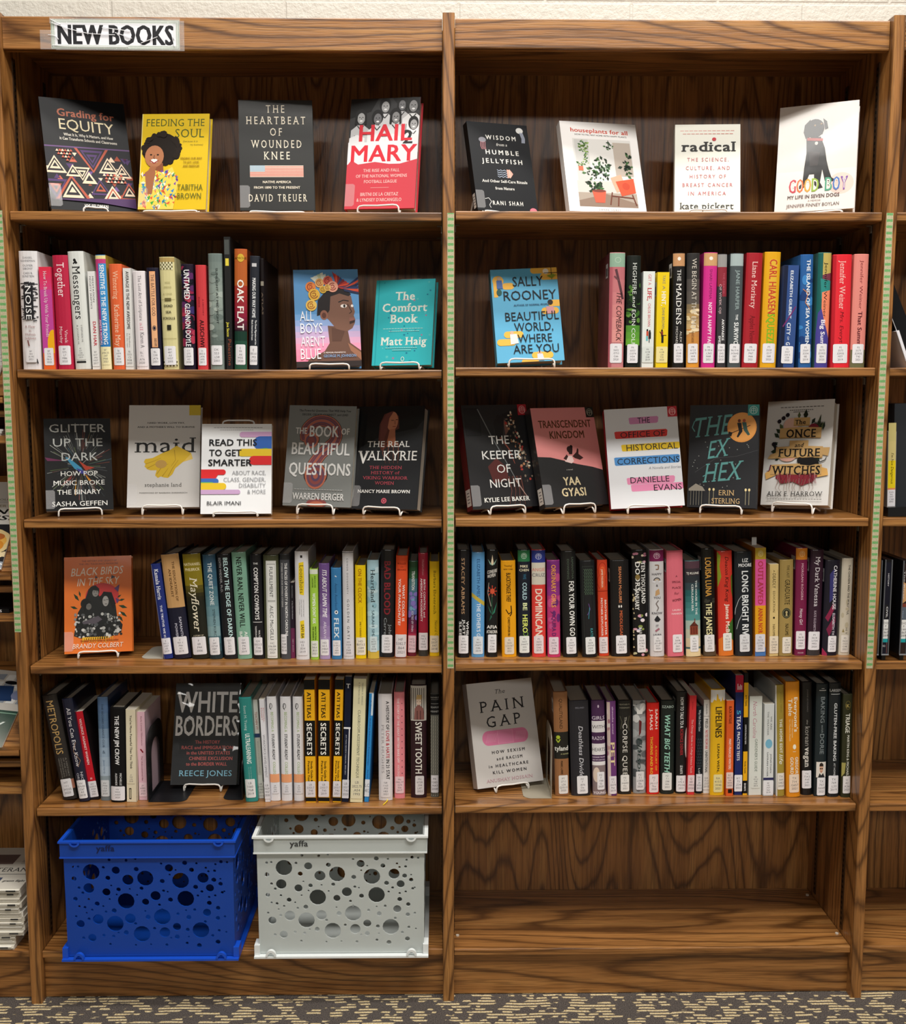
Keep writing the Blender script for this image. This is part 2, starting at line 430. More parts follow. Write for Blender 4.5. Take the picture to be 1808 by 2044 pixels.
# ---------------------------------------------------------------- left neighbour: a magazine display bay
XL = -P-HU
rD = empty('magazine_rack', Matrix.Translation((-P-.45, 0, 0)), 'oak magazine display bay cut off by the left edge of the photo', 'bookcase')
iD = Matrix.Translation((P+.45, 0, 0))
X0 = -2*P
def dpart(mb, name): return mb.build(name, rD, iD)
m = MB(); m.box(X0, XL, DEP, DEP+.007, .02, 2.09, OAKZ); dpart(m, 'back_panel')
m = MB(); m.box(X0, XL, .018, .037, 2.06, 2.129, OAKX); dpart(m, 'header_rail')
def zp(y, Y=.012): return at(20, y, Y).z
def flat(y0, y1, nm='shelf'):
    m = MB(); m.extr(rbox(.012, DEP-.002, zp(y1), zp(y0)), X0, XL-.002, OAKX); dpart(m, nm)
def slant(ytop, ybot, back=.2):
    """sloping display board with a ledge along its foot"""
    zt = at(20, ytop, back).z; zb = zp(ybot)+.004
    m = MB(); m.mesh([(x, y, z) for x in (X0, XL-.002) for y, z in ((.03, zb), (back, zt), (back+.012, zt-.012), (.045, zb-.016))],
                     [(0, 1, 2, 3), (4, 7, 6, 5), (0, 4, 5, 1), (1, 5, 6, 2), (2, 6, 7, 3), (3, 7, 4, 0)], OAKX)
    dpart(m, 'display_board')
    m = MB(); m.extr(rbox(.0, .03, zp(ybot+12, 0), zp(ybot, 0)), X0, XL-.002, OAKX); dpart(m, 'display_ledge')
    m = MB(); m.extr(rbox(.02, .035, zp(ybot+40, 0), zp(ybot+27, 0)), X0, XL-.002, OAKX); dpart(m, 'drop_rail')
    return zt, zb
for a_, b_ in ((421, 437), (870, 886), (1226, 1242), (1570, 1586), (1899, 1912)): flat(a_, b_, 'bottom_shelf' if a_ > 1800 else 'shelf')
m = MB(); m.box(X0, XL, .026, .045, .002, zp(1913), OAKX); dpart(m, 'kickboard')
S1 = slant(640, 793); S2 = slant(950, 1147); S3 = slant(1320, 1498)
# magazines standing on the sloping boards (only their right-hand edges are in the picture)
def magazine(px, ytop, S, back, h, draw, label, tilt=0.0):
    zt, zb = S; d = Vector((0, back-.03, zt-zb)).normalized()
    xr = at(px, ytop, .1).x
    n = Vector((0, -d.z, d.y))
    M = Matrix(((1, 0, 0, 0), (0, -n.y, d.y, 0), (0, -n.z, d.z, 0), (0, 0, 0, 1)))
    base = Vector((xr-.105, .03, zb+.002))+n*.005
    M = Matrix.Translation(base) @ M @ Matrix.Rotation(tilt, 4, 'Y')
    r = empty('magazine', M, label, 'magazine', 'magazines on the sloping display boards')
    m = MB(); cv = Cv(m, .21, h, 'm'); cv.k = 2
    m.box(-.105, .105, -.0002, .0002, 0, h, mat('d8d4cc', 'm')); cv.R(0, 0, 100, 100, 'ece8e2'); draw(cv); m.build('cover', r)
    m = MB(); m.box(-.105, .105, .0002, .004, .0005, h-.0005, mat('f1ede4', 's')); m.build('page_block', r)
def mag1(c):
    c.R(0, 0, 100, 100, 'f2f2f0')
    for i in range(9): c.L([(70+i*3, 30+i*2), (88, 40+i*5), (100, 30+i*7)], .5, '5a5f63')
    c.E(98, 62, 5, 4, 'c9b6ae')
def mag2(c):
    c.R(0, 0, 100, 100, 'e6dfd2'); c.T('food Star', 20, 96, 17, 11, 'a8202c', 'sbi'); c.T('BEST OF NORTH CAROLINA', 20, 96, 22, 2, '6b5a3c')
    c.R(20, 24, 96, 24.3, '777'); c.T('PICNIC AT THE RIVER IN', 20, 96, 30, 2.6, '8a7a50')
    c.T('FRONT', 40, 104, 38, 5.6, '141414', 'bi'); c.T('HOUSE', 40, 104, 45, 5, '141414', 'bi')
    c.R(0, 50, 100, 100, '2d2d33'); c.E(70, 70, 34, 17, 'e8cf94'); c.E(74, 69, 24, 11, 'e9b04e'); c.E(86, 64, 9, 4, 'b9692e'); c.E(84, 74, 12, 7, 'd98e2b')
    for i in range(9): c.E(52+i*6, 86-abs(i-4)*.6, 5, 3, 'efdcae')
    c.E(60, 96, 55, 6, '9fa8b4'); c.O(88, 97, 14, 4, 1.5, 'f4f4f4')
def mag3(c):
    c.R(0, 0, 100, 55, 'dfe2e0'); c.R(0, 48, 100, 52, 'b9cfc2'); c.R(0, 52, 100, 100, '2f7f6a'); c.R(0, 55, 100, 56, '9fc9b0')
    for i in range(6):
        for j in range(4): c.P('f3f4f2' if (i+j) % 2 else '9aa3b0', (40+i*11, 6+j*10), (49+i*11, 5+j*10), (47+i*11, 13+j*10), (38+i*11, 13+j*10))
    c.E(80, 16, 8, 2.4, '15171f'); c.P('1e3a66', (60, 22), (84, 20), (88, 40), (62, 42)); c.E(92, 32, 7, 6, '7d86a6')
    c.T('LIBRARY', 30, 92, 75, 8, 'e8efe9', 'b'); c.R(30, 92, 96, 100, '101010')
magazine(6, 630, S1, .2, .2, mag1, 'white magazine with thin line drawing, uppermost of the magazines at left edge')
magazine(22, 975, S2, .2, .235, mag2, 'food magazine with a pasty on its cover and red lettering, at left edge')
magazine(26, 1336, S3, .2, .2, mag3, 'green and white magazine tilted on the lowest sloping board at left edge', .12)
# loose magazines lying flat beneath the boards
def stackmag(y, n, cols, label, grp, xr):
    z = zp(y, .03)
    for i in range(n):
        m = MB(); m.box(-.105, .105, -.135, .135, 0, .0045, mat('e9e6df', 's')); m.box(-.1052, .1052, -.1352, .1352, .0045, .0049, mat(cols[i % len(cols)], 'm'))
        o = m.build('magazine', None, Matrix.Translation((at(xr, y, .03).x-.112-.004*i, .165, z+.005*i)) @ Matrix.Rotation(.04*(i-1), 4, 'Z'))
        tag(o, label[i], 'magazine', grp)
stackmag(870, 3, ('2c3531', 'dfe3e4', '30353a'), ['dark magazine lying flat at left edge, bottom of three', 'pale magazine lying flat at left edge, middle of three', 'dark magazine lying flat at left edge, top of three'], 'magazines lying flat on the rack shelf', 14)
m = MB(); m.box(-.1, .1, -.13, .13, 0, .009, mat('15171b', 'g')); cv = Cv(m, .2, .009, 'm', f=lambda x, y, o: ((x/100-.5)*.2, -.13-o, (1-y/100)*.009)); cv.T('AT THE MOVIES', 40, 92, 80, 60, 'e8e8e8', 'b')
tag(m.build('magazine', None, Matrix.Translation((at(34, 1222, .03).x-.1, .16, zp(1226)+.0005)) @ Matrix.Rotation(-.1, 4, 'Z')), 'glossy black magazine lying alone on a rack shelf at left edge', 'magazine')
# newspapers
NPZ = zp(1899)
paper = [mat(c, 's') for c in ('e6e2d6', 'd8d2c4', 'cfc9bb', 'efece2')]; ink = mat('2b2a29', 's')
z = NPZ+.0008
for i in range(13):
    hgt = .0105 if i < 12 else .006; wv = random.uniform(-.006, .006) - (.018 if i < 3 else 0)
    hh = .0085+random.uniform(0, .004)
    m = MB(); xr = at(52, 1850, .03).x-.004+wv; L = .30
    m.box(-L, 0, 0, .215, 0, hh, paper[i % 4])
    for k in range(3): m.box(-L, -random.uniform(.0, .01), -.002-.001*k, .01, hh*(.15+.27*k), hh*(.15+.27*k)+hh*.16, paper[(i+k+1) % 4])
    if i % 3 != 1:
        for k in range(6): m.box(-.05*k-.03, -.05*k-.008-random.uniform(0, .012), -.0045, -.002, hh*.5, hh*.8, ink)
    if i == 12:
        cv = Cv(m, L, .215, 's', f=lambda x, y, o: ((x/100-1)*L, .215*(1-y/100), hh+o)); cv.k = 6
        cv.R(0, 0, 100, 100, 'd6d1c5'); cv.R(40, 18, 78, 42, '6f5a55'); cv.T('THE SUNDAY VETERAN', 10, 94, 60, 9, '181818', 's'); cv.R(50, 74, 80, 100, '47506a')
        for k in range(8): cv.R(84, 16+k*3.4, 99, 17+k*3.4, '8d8880')
        cv.T('grants flight', 82, 99, 84, 4, '222', 'sbi'); cv.R(10, 66, 100, 67, '555')
    tag(m.build('newspaper', None, Matrix.Translation((xr, .022+random.uniform(-.004, .004)+.0*i, z))),
        'folded newspaper in the pile at lower left, '+('top of the pile' if i == 12 else 'sheet %s up from the shelf' % ('lowest,first,second,third,fourth,fifth,sixth,seventh,eighth,ninth,tenth,eleventh'.split(',')[i])), 'newspaper', 'newspapers piled on the rack')
    z += hh+.0004

# ---------------------------------------------------------------- tapes and sign
def tape_mat():
    t = NT('washi_tape'); tc = t.n('ShaderNodeTexCoord'); s = t.n('ShaderNodeSeparateXYZ'); t.l(tc.outputs['Object'], s.inputs[0])
    f = t.math('FRACT', t.math('MULTIPLY', s.outputs[2], 78.0))
    k = t.ramp(f, [(.5, (0, 0, 0, 1)), (.56, (1, 1, 1, 1)), (.92, (1, 1, 1, 1)), (.98, (0, 0, 0, 1))])
    ex = t.math('ABSOLUTE', s.outputs[0]); ed = t.math('LESS_THAN', ex, .0062)
    nz = t.noise(tc.outputs['Object'], 500, 2)
    g = t.ramp(nz, [(.3, lin('5f9c58')), (.7, lin('7db573'))]); c = t.ramp(nz, [(.35, lin('b2a888')), (.6, lin('c6bf9e'))])
    t.l(t.mixc(t.math('MULTIPLY', k, ed), c, g), t.b.inputs['Base Color']); t.b.inputs['Roughness'].default_value = .6
    return t.m
TAPE = tape_mat()
def tape(cx, px, y0, y1, label):
    z1 = at(px, y0, 0).z; z0 = at(px, y1, 0).z; m = MB()
    m.box(-.0071, .0071, -.0004, 0, -(z1-z0)/2, (z1-z0)/2, TAPE)
    tag(m.build('tape_strip', None, Matrix.Translation((cx, -.0001, (z0+z1)/2))), label, 'tape', 'patterned tape strips on the uprights')
tape(-P-.0035, 8, 420, 1262, 'green striped tape strip down the left upright')
tape(.0042, 898, 425, 1334, 'green striped tape strip down the centre upright')
tape(P-.0035, 1775, 425, 1334, 'green striped tape strip down the right upright')
# sign
a_ = at(103, 97, .0175); b_ = at(359, 99.5, .0175); c_ = at(104, 38, .0175)
SW = (b_-a_).length; SH = (c_-a_).length; tl = math.atan2(b_.z-a_.z, b_.x-a_.x)
rs = empty('paper_sign', Matrix.Translation(((a_.x+b_.x)/2, .0175, (a_.z+b_.z)/2)) @ Matrix.Rotation(-tl, 4, 'Y'), 'white paper sign in heavy black capitals taped to the left header rail', 'sign')
m = MB(); m.box(-SW/2, SW/2, -.0003, 0, 0, SH, mat('e9e9ee', 's')); cv = Cv(m, SW, SH, 's', f=lambda x, y, o: ((x/100-.5)*SW, -.0003-o, (1-y/100)*SH))
cv.R(0, 0, 100, 100, 'c9d2c6'); cv.R(.5, 2, 99.5, 98, '5f7a66'); cv.R(.9, 3.5, 99.1, 96.5, 'd3dad0'); cv.R(1.9, 8, 98.1, 92, '6d8672'); cv.R(2.2, 9.5, 97.8, 90.5, 'cfd6cf'); cv.R(3, 13, 97, 87, 'f0f0f6')
cv.T('NEW BOOKS', 5, 95, 84, 64, '1e1e23', 'b'); cv.T('NEW BOOKS', 5.7, 95.7, 84, 64, '1e1e23', 'b'); cv.T('NEW BOOKS', 5.35, 95.35, 83, 62, '1e1e23', 'b'); m.build('sheet', rs)
def clear_tape():
    t = NT('clear_tape'); b = t.b; t.m.surface_render_method = 'BLENDED'
    b.inputs['Base Color'].default_value = (1, 1, 1, 1); b.inputs['Alpha'].default_value = .12; b.inputs['Roughness'].default_value = .12
    b.inputs['Coat Weight'].default_value = 1; tc = t.n('ShaderNodeTexCoord')
    t.l(t.bump(t.noise(t.scaled(tc.outputs['Object'], (1, 1, 2.5)), 90, 3), .8, .01), b.inputs['Coat Normal'])
    return t.m
CT = clear_tape()
m = MB()
for x0, x1, z0, z1 in ((-SW/2-.022, -SW/2+.012, -.002, SH*.62), (SW/2-.012, SW/2+.010, -.003, SH*.97), (-SW/2-.002, SW/2+.002, SH*.84, SH*1.05), (-SW/2+.01, SW/2, -.003, SH*.10)):
    m.box(x0, x1, -.0022, -.0018, z0, z1, CT)
m.build('clear_tape', rs)
# creases in the clear tape, their glints put in as white colour
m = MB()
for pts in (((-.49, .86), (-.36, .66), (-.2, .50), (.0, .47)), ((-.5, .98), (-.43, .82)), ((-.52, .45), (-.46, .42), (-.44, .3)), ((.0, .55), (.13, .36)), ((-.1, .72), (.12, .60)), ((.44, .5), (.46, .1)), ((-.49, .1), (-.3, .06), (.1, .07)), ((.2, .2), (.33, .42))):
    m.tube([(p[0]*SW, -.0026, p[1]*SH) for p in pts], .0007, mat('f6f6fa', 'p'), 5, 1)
m.build('tape_crease_glint', rs)
# ---------------------------------------------------------------- books
PAGE = mat('d9d2c2', 's'); PAGE2 = mat('a9a294', 's')
ORD = 'first second third fourth fifth sixth seventh eighth ninth tenth eleventh twelfth thirteenth fourteenth fifteenth sixteenth seventeenth eighteenth nineteenth twentieth twenty-first twenty-second twenty-third twenty-fourth twenty-fifth'.split()
ROWN = {2: 'second', 3: 'third', 4: 'fourth', 5: 'fifth'}
SIDE = {'L': 'left', 'R': 'right'}
def bulge_y(u, b): return b*abs(2*u-1)**3
def spine_book(M, w, h, D, col, fin, ops, call, stk, label, group, hard, side=None):
    """book standing with its spine (at y = 0, facing -y) towards the room"""
    r = empty('hardcover_book' if hard else 'paperback_book', M, label, 'book', group)
    b = min(.0045, w*.16) if hard else 0.0; t = .0022 if hard else .0005; iz = .0035 if hard else .0
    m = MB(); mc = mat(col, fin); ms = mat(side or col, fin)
    X = lambda u: (u-.5)*w
    n = len(BRK)
    # spine shell
    for zz in ((0, h),):
        for i in range(n-1):
            u0, u1 = BRK[i]/100, BRK[i+1]/100
            rb = .0013 if hard else .0003; pr = [(0, h-rb), (rb*.13, h-rb*.5), (rb*.5, h-rb*.13), (rb, h)]
            m.face([(X(u0), bulge_y(u0, b), 0), (X(u1), bulge_y(u1, b), 0), (X(u1), bulge_y(u1, b), h-rb), (X(u0), bulge_y(u0, b), h-rb)], mc)
            for (o0, z0_), (o1, z1_) in zip(pr, pr[1:]):
                m.face([(X(u0), bulge_y(u0, b)+o0, z0_), (X(u1), bulge_y(u1, b)+o0, z0_), (X(u1), bulge_y(u1, b)+o1, z1_), (X(u0), bulge_y(u0, b)+o1, z1_)], mc)
            m.face([(X(u0), bulge_y(u0, b)+rb, h), (X(u1), bulge_y(u1, b)+rb, h), (X(u1), max(b+t, bulge_y(u1, b)+rb), h), (X(u0), max(b+t, bulge_y(u0, b)+rb), h)], mc)
            m.face([(X(u0), bulge_y(u0, b), 0), (X(u1), bulge_y(u1, b), 0), (X(u1), b+t, 0), (X(u0), b+t, 0)], mc)
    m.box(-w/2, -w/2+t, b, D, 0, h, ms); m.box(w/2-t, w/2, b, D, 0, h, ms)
    hp = h-(.0013 if hard else .0003)
    f = lambda x, y, o: ((x/100-.5)*w, bulge_y2(x/100, b)-o, (1-y/100)*hp)
    cv = Cv(m, w, h, fin, f, bulge=b > .001); cv.k = 2
    cv.run(ops); m.build('cover', r)
    m = MB(); m.box(-w/2+t, w/2-t, b+t*.5, D-.004 if hard else D-.0003, iz, h-iz-.0004, PAGE2 if hard else PAGE); m.build('page_block', r)
    if stk is not False:
        x0, x1, y0, y1, sc = (stk or (10, 88, 79, 96, 'e9e8ec'))
        m = MB(); cl = Cv(m, w, h, 'm', f, bulge=b > .001); cl.k = 16+len(ops)
        a = min(8, 12*.02/w)*.8; c2 = a*w/h
        cl.P(sc, (x0+a, y0), (x1-a, y0), (x1, y0+c2), (x1, y1-c2), (x1-a, y1), (x0+a, y1), (x0, y1-c2), (x0, y0+c2))
        parts = call.split('|'); k = (y1-y0)/(len(parts)+1.3)
        for i, s_ in enumerate(parts):
            cl.C(s_, (x0+x1)/2, y0+k*(i+1.45), k*.62, '66656b', 'r', 1.0, (x1-x0)*.86)
        m.build('call_number_label', r)
    return r
def bulge_y2(u, b):
    """the spine shell is faceted at BRK: follow the facets exactly"""
    if b <= .001: return 0.0
    x = min(max(u*100, 0), 100)
    for a, c in zip(BRK, BRK[1:]):
        if x <= c:
            ya, yc = bulge_y(a/100, b), bulge_y(c/100, b); return ya+(yc-ya)*(x-a)/(c-a)
    return b
def barcode(r, w, h, b, sgn, y=.012):
    y = max(y, .004)
    m = MB(); x = sgn*(w/2+.0003); z = h-.02; A = mat('d9d9d9', 'm'); B = mat('5c5a58', 'm')
    m.face([(x, b+y, z-.03), (x, b+y+.026, z-.03), (x, b+y+.026, z), (x, b+y, z)], A); x += sgn*.0001
    m.face([(x, b+y+.004, z-.026), (x, b+y+.022, z-.026), (x, b+y+.022, z-.009), (x, b+y+.004, z-.009)], B)
    m.build('barcode_sticker', r)
def spine_row(row, bay, rows, front, group):
    z = SHZ[row, bay]; prev = -9
    for i, (xlb, xrb, xlt, xrt, yt, yb, col, kind, desc, call, ops, ex) in enumerate(rows):
        if front is not None: y0 = front+ex.get('dy', 0)
        else: y0 = min(max(atz((xlb+xrb)/2, yb, z).y, .014), .12)
        B0, B1 = at(xlb, yb, y0).x, at(xrb, yb, y0).x
        if front is not None: B0, B1 = [at(x_, at_y(x_, z, y0), y0).x for x_ in (xlb, xrb)]
        T0, T1 = at(xlt, yt, y0), at(xrt, yt, y0)
        zt = (T0.z+T1.z)/2; ln = ((T0.x+T1.x)/2-(B0+B1)/2)
        wd = ((B1-B0)+(T1.x-T0.x))/2*ex.get('kw', .985); h = math.hypot(zt-z, ln)
        al = math.atan2(ln, zt-z)
        if abs(al) < .012 and not ex.get('keep'): al = 0.0
        cx = (B0+B1)/2
        if al == 0:
            cx = ((B0+B1)/2+(T0.x+T1.x)/2)/2
            if cx-wd/2 < prev: s_ = prev-(cx-wd/2); cx += s_/2; wd -= s_
            prev = cx+wd/2+.0003
        else: prev = cx+wd/2+.0003
        zz = z+abs(math.sin(al))*wd/2+.0003
        hard = kind[0] == 'h'; fin = 'g' if 'j' in kind else 'm'
        D = min(h*.64, DEP-.006-y0)
        if 'D' in ex: D = ex['D']
        M = Matrix.Translation((cx, y0, zz)) @ Matrix.Rotation(al, 4, 'Y')
        lab = '%s, %s spine from left, %s shelf %s bay' % (desc, ORD[i], ROWN[row], SIDE[bay])
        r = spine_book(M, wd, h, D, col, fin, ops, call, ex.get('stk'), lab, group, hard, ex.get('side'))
        if 'bar' in ex: barcode(r, wd, h, min(.0045, wd*.16) if hard else 0.0, -1 if bay == 'R' else 1, ex['bar'])
        if 'rib' in ex:
            m = MB(); m.tube([(.004, .002, .0016), (.004, -.006, .0012), (.001, -.016, -.002+.0035), (-.004, -.028, .0012)], .0012, mat('f2d21c', 's'), 6, 1); m.build('ribbon_marker', r)
        if 'tab' in ex:
            m = MB(); m.box(-wd*.2, wd*.25, .05, .0503, h-.01, h+.017, mat('e9e9e6', 's')); m.build('paper_bookmark', r)
def at_y(px, z, Y):
    """photo row where height z is seen at depth Y in column px"""
    a = at(px, 300, Y).z; b = at(px, 1700, Y).z
    for _ in range(6):
        t = (z-a)/(b-a); y = 300+1400*t
        c = at(px, y, Y).z
        if abs(c-z) < 1e-5: break
        k = at(px, y+1, Y).z-c; y2 = y+(z-c)/k
        return y2
    return y
# ---- covers facing out on wire easels
def front_book(key, pose, T, hard, fin, col, draw, label, aw=.115, loop=0, shift=0.0, spine=None, stk=True, lip=.0165):
    x, y, z, th, ph, ro, w, h = pose
    zs = max(v for k_, v in SHZ.items() if v < z and k_[1] == ('L' if x < 0 else 'R'))
    z = max(z, zs+T*math.sin(ph)+abs(math.sin(ro))*w/2+.0008)
    n = Vector((math.sin(th), -math.cos(th), 0)); t = Vector((math.cos(th), math.sin(th), 0))
    up = Vector((0, 0, 1))*math.cos(ph)-n*math.sin(ph)
    R = t*math.cos(ro)+up*math.sin(ro); U = -t*math.sin(ro)+up*math.cos(ro); Y = U.cross(R)
    M = Matrix(((R.x, Y.x, U.x, x), (R.y, Y.y, U.y, y), (R.z, Y.z, U.z, z), (0, 0, 0, 1)))
    r = empty('hardcover_book' if hard else 'paperback_book', M, label, 'book', 'books facing out on wire easels')
    b = .0022 if hard else .0006; iz = .003 if hard else .0004
    m = MB(); mc = mat(col, fin); mb_ = mat(spine or col, fin)
    m.box(-w/2, w/2, 0, b, 0, h, mc); m.box(-w/2, w/2, T-b, T, 0, h, mb_); m.box(-w/2, -w/2+b, b, T-b, 0, h, mb_)
    cv = Cv(m, w, h, fin); cv.k = 2; draw(cv); m.build('cover', r)
    m = MB(); m.box(-w/2+b, w/2-(.004 if hard else .0004), b, T-b, iz, h-iz, PAGE); m.build('page_block', r)
    if stk:
        m = MB(); cl = Cv(m, w, h, 'g'); cl.k = cv.k+3
        c0 = clear_film(); cl.P(c0, (0, 77.5), (11, 77.5), (13.5, 79), (13.5, 96), (11, 97.5), (0, 97.5)); m.build('label_protector', r)
        m = MB(); x_ = -w/2-.0004
        m.face([(x_, b+.002, h*.04), (x_, T-b-.002, h*.04), (x_, T-b-.002, h*.2), (x_, b+.002, h*.2)], mat('dcdbd6', 'm'))
        for i in range(4):
            zz = h*(.07+.03*i); m.face([(x_-.0001, T*.3, zz), (x_-.0001, T*.7, zz), (x_-.0001, T*.7, zz+.002), (x_-.0001, T*.3, zz+.002)], mat('66656b', 'm'))
        m.build('call_number_label', r)
    # easel
    E0 = Matrix.Translation((x, y, zs)) @ Matrix.Rotation(th, 4, 'Z')
    e = empty('wire_easel', E0, None, 'book stand', 'white wire easels under the books facing out')
    m = MB(); W = mat('f2f0ea', 'w'); a = aw/2; s = shift; rr = .0019; sp, cp = math.sin(ph), math.cos(ph)
    Tb = T/cp+.004; zb = z-zs; zf = max(rr, zb-rr-.0004); zk = max(rr, zb-T*sp-rr-.0004); lip = zb+(lip-.010)
    hl = h-.02 if not loop else h+loop
    q = lambda dz: (Tb+.004+dz*sp, zb-T*sp+dz*cp)
    v0, z0 = q(hl); v1, z1 = q(hl*.5)
    side = []
    for sg in (1, -1):
        m.tube([(s+sg*a, Tb, zk), (s+sg*a, .004, zf), (s+sg*a, -.007, rr), (s+sg*a, -.0115, rr+.001), (s+sg*a*.98, -.0115, lip), (s, -.0115, lip-.0014)], rr, W)
        m.tube([(s+sg*a, Tb-.001, zk), (s+sg*a*.8, v1, z1), (s+sg*a*.75, v0, z0), (s, v0, z0)], rr, W)
        yb_ = min(v0+.015, (DEP-y)/math.cos(th)-.035 if abs(th) < .7 else .13)
        m.tube([(s+sg*a*.72, v1, z1), (s+sg*a*.8, max(v1+.01, yb_), .0024)], rr, W)
    m.build('wire_frame', e)
    e['label'] = 'white wire easel holding the '+label.split(' facing')[0].replace(' on easel', '')
    wl = e['label'].split(); e['label'] = ' '.join(wl[:16])
    return r
_cf = []
def clear_film():
    if _cf: return _cf[0]
    t = NT('label_film'); b = t.b
    b.inputs['Base Color'].default_value = (.9, .9, .92, 1); b.inputs['Alpha'].default_value = .2; b.inputs['Roughness'].default_value = .2; b.inputs['Coat Weight'].default_value = .6
    _cf.append(t.m); return t.m
def V(t, a, b, x, h, c, s='r'): return ('V', t, a, b, x, h, c, s)
def R(a, b, c, d, e): return ('R', a, b, c, d, e)
def C(t, x, y, h, c, s='r', k=1.0): return ('C', t, x, y, h, c, s, k)
def E(a, b, c, d, e): return ('E', a, b, c, d, e)
def L(p, w, c): return ('L', p, w, c)
FW = (2, 98, 80, 97)      # full-width label
def grad(y0, y1, c0, c1, n=8):
    out = []
    a = [int(c0[i:i+2], 16) for i in (0, 2, 4)]; b = [int(c1[i:i+2], 16) for i in (0, 2, 4)]
    for i in range(n):
        t = (i+.5)/n; out.append(R(0, y0+(y1-y0)*i/n, 100, y0+(y1-y0)*(i+1)/n, '%02x%02x%02x' % tuple(int(a[k]+(b[k]-a[k])*t) for k in range(3))))
    return out
random.seed(3)
def scrib(x0, x1, y0, y1, n, w, col):
    return [L([(random.uniform(x0, x1), y), (random.uniform(x0, x1), y+random.uniform(-1, 1))], w, col) for y in [y0+(y1-y0)*i/n for i in range(n)]]
def flecks(x0, x1, y0, y1, n, cols, rx=9, ry=.9):
    return [E(random.uniform(x0, x1), random.uniform(y0, y1), rx*random.uniform(.5, 1.4), ry*random.uniform(.6, 1.5), random.choice(cols)) for _ in range(n)]
def logo_stamp(x, y, c): return [('O', x, y, 22, 2.6, 3, c), ('L', [(x-12, y+1), (x-12, y-1), (x, y-1.6), (x+12, y-1), (x+12, y+1)], 4, c), ('L', [(x, y-2), (x, y+2)], 4, c)]

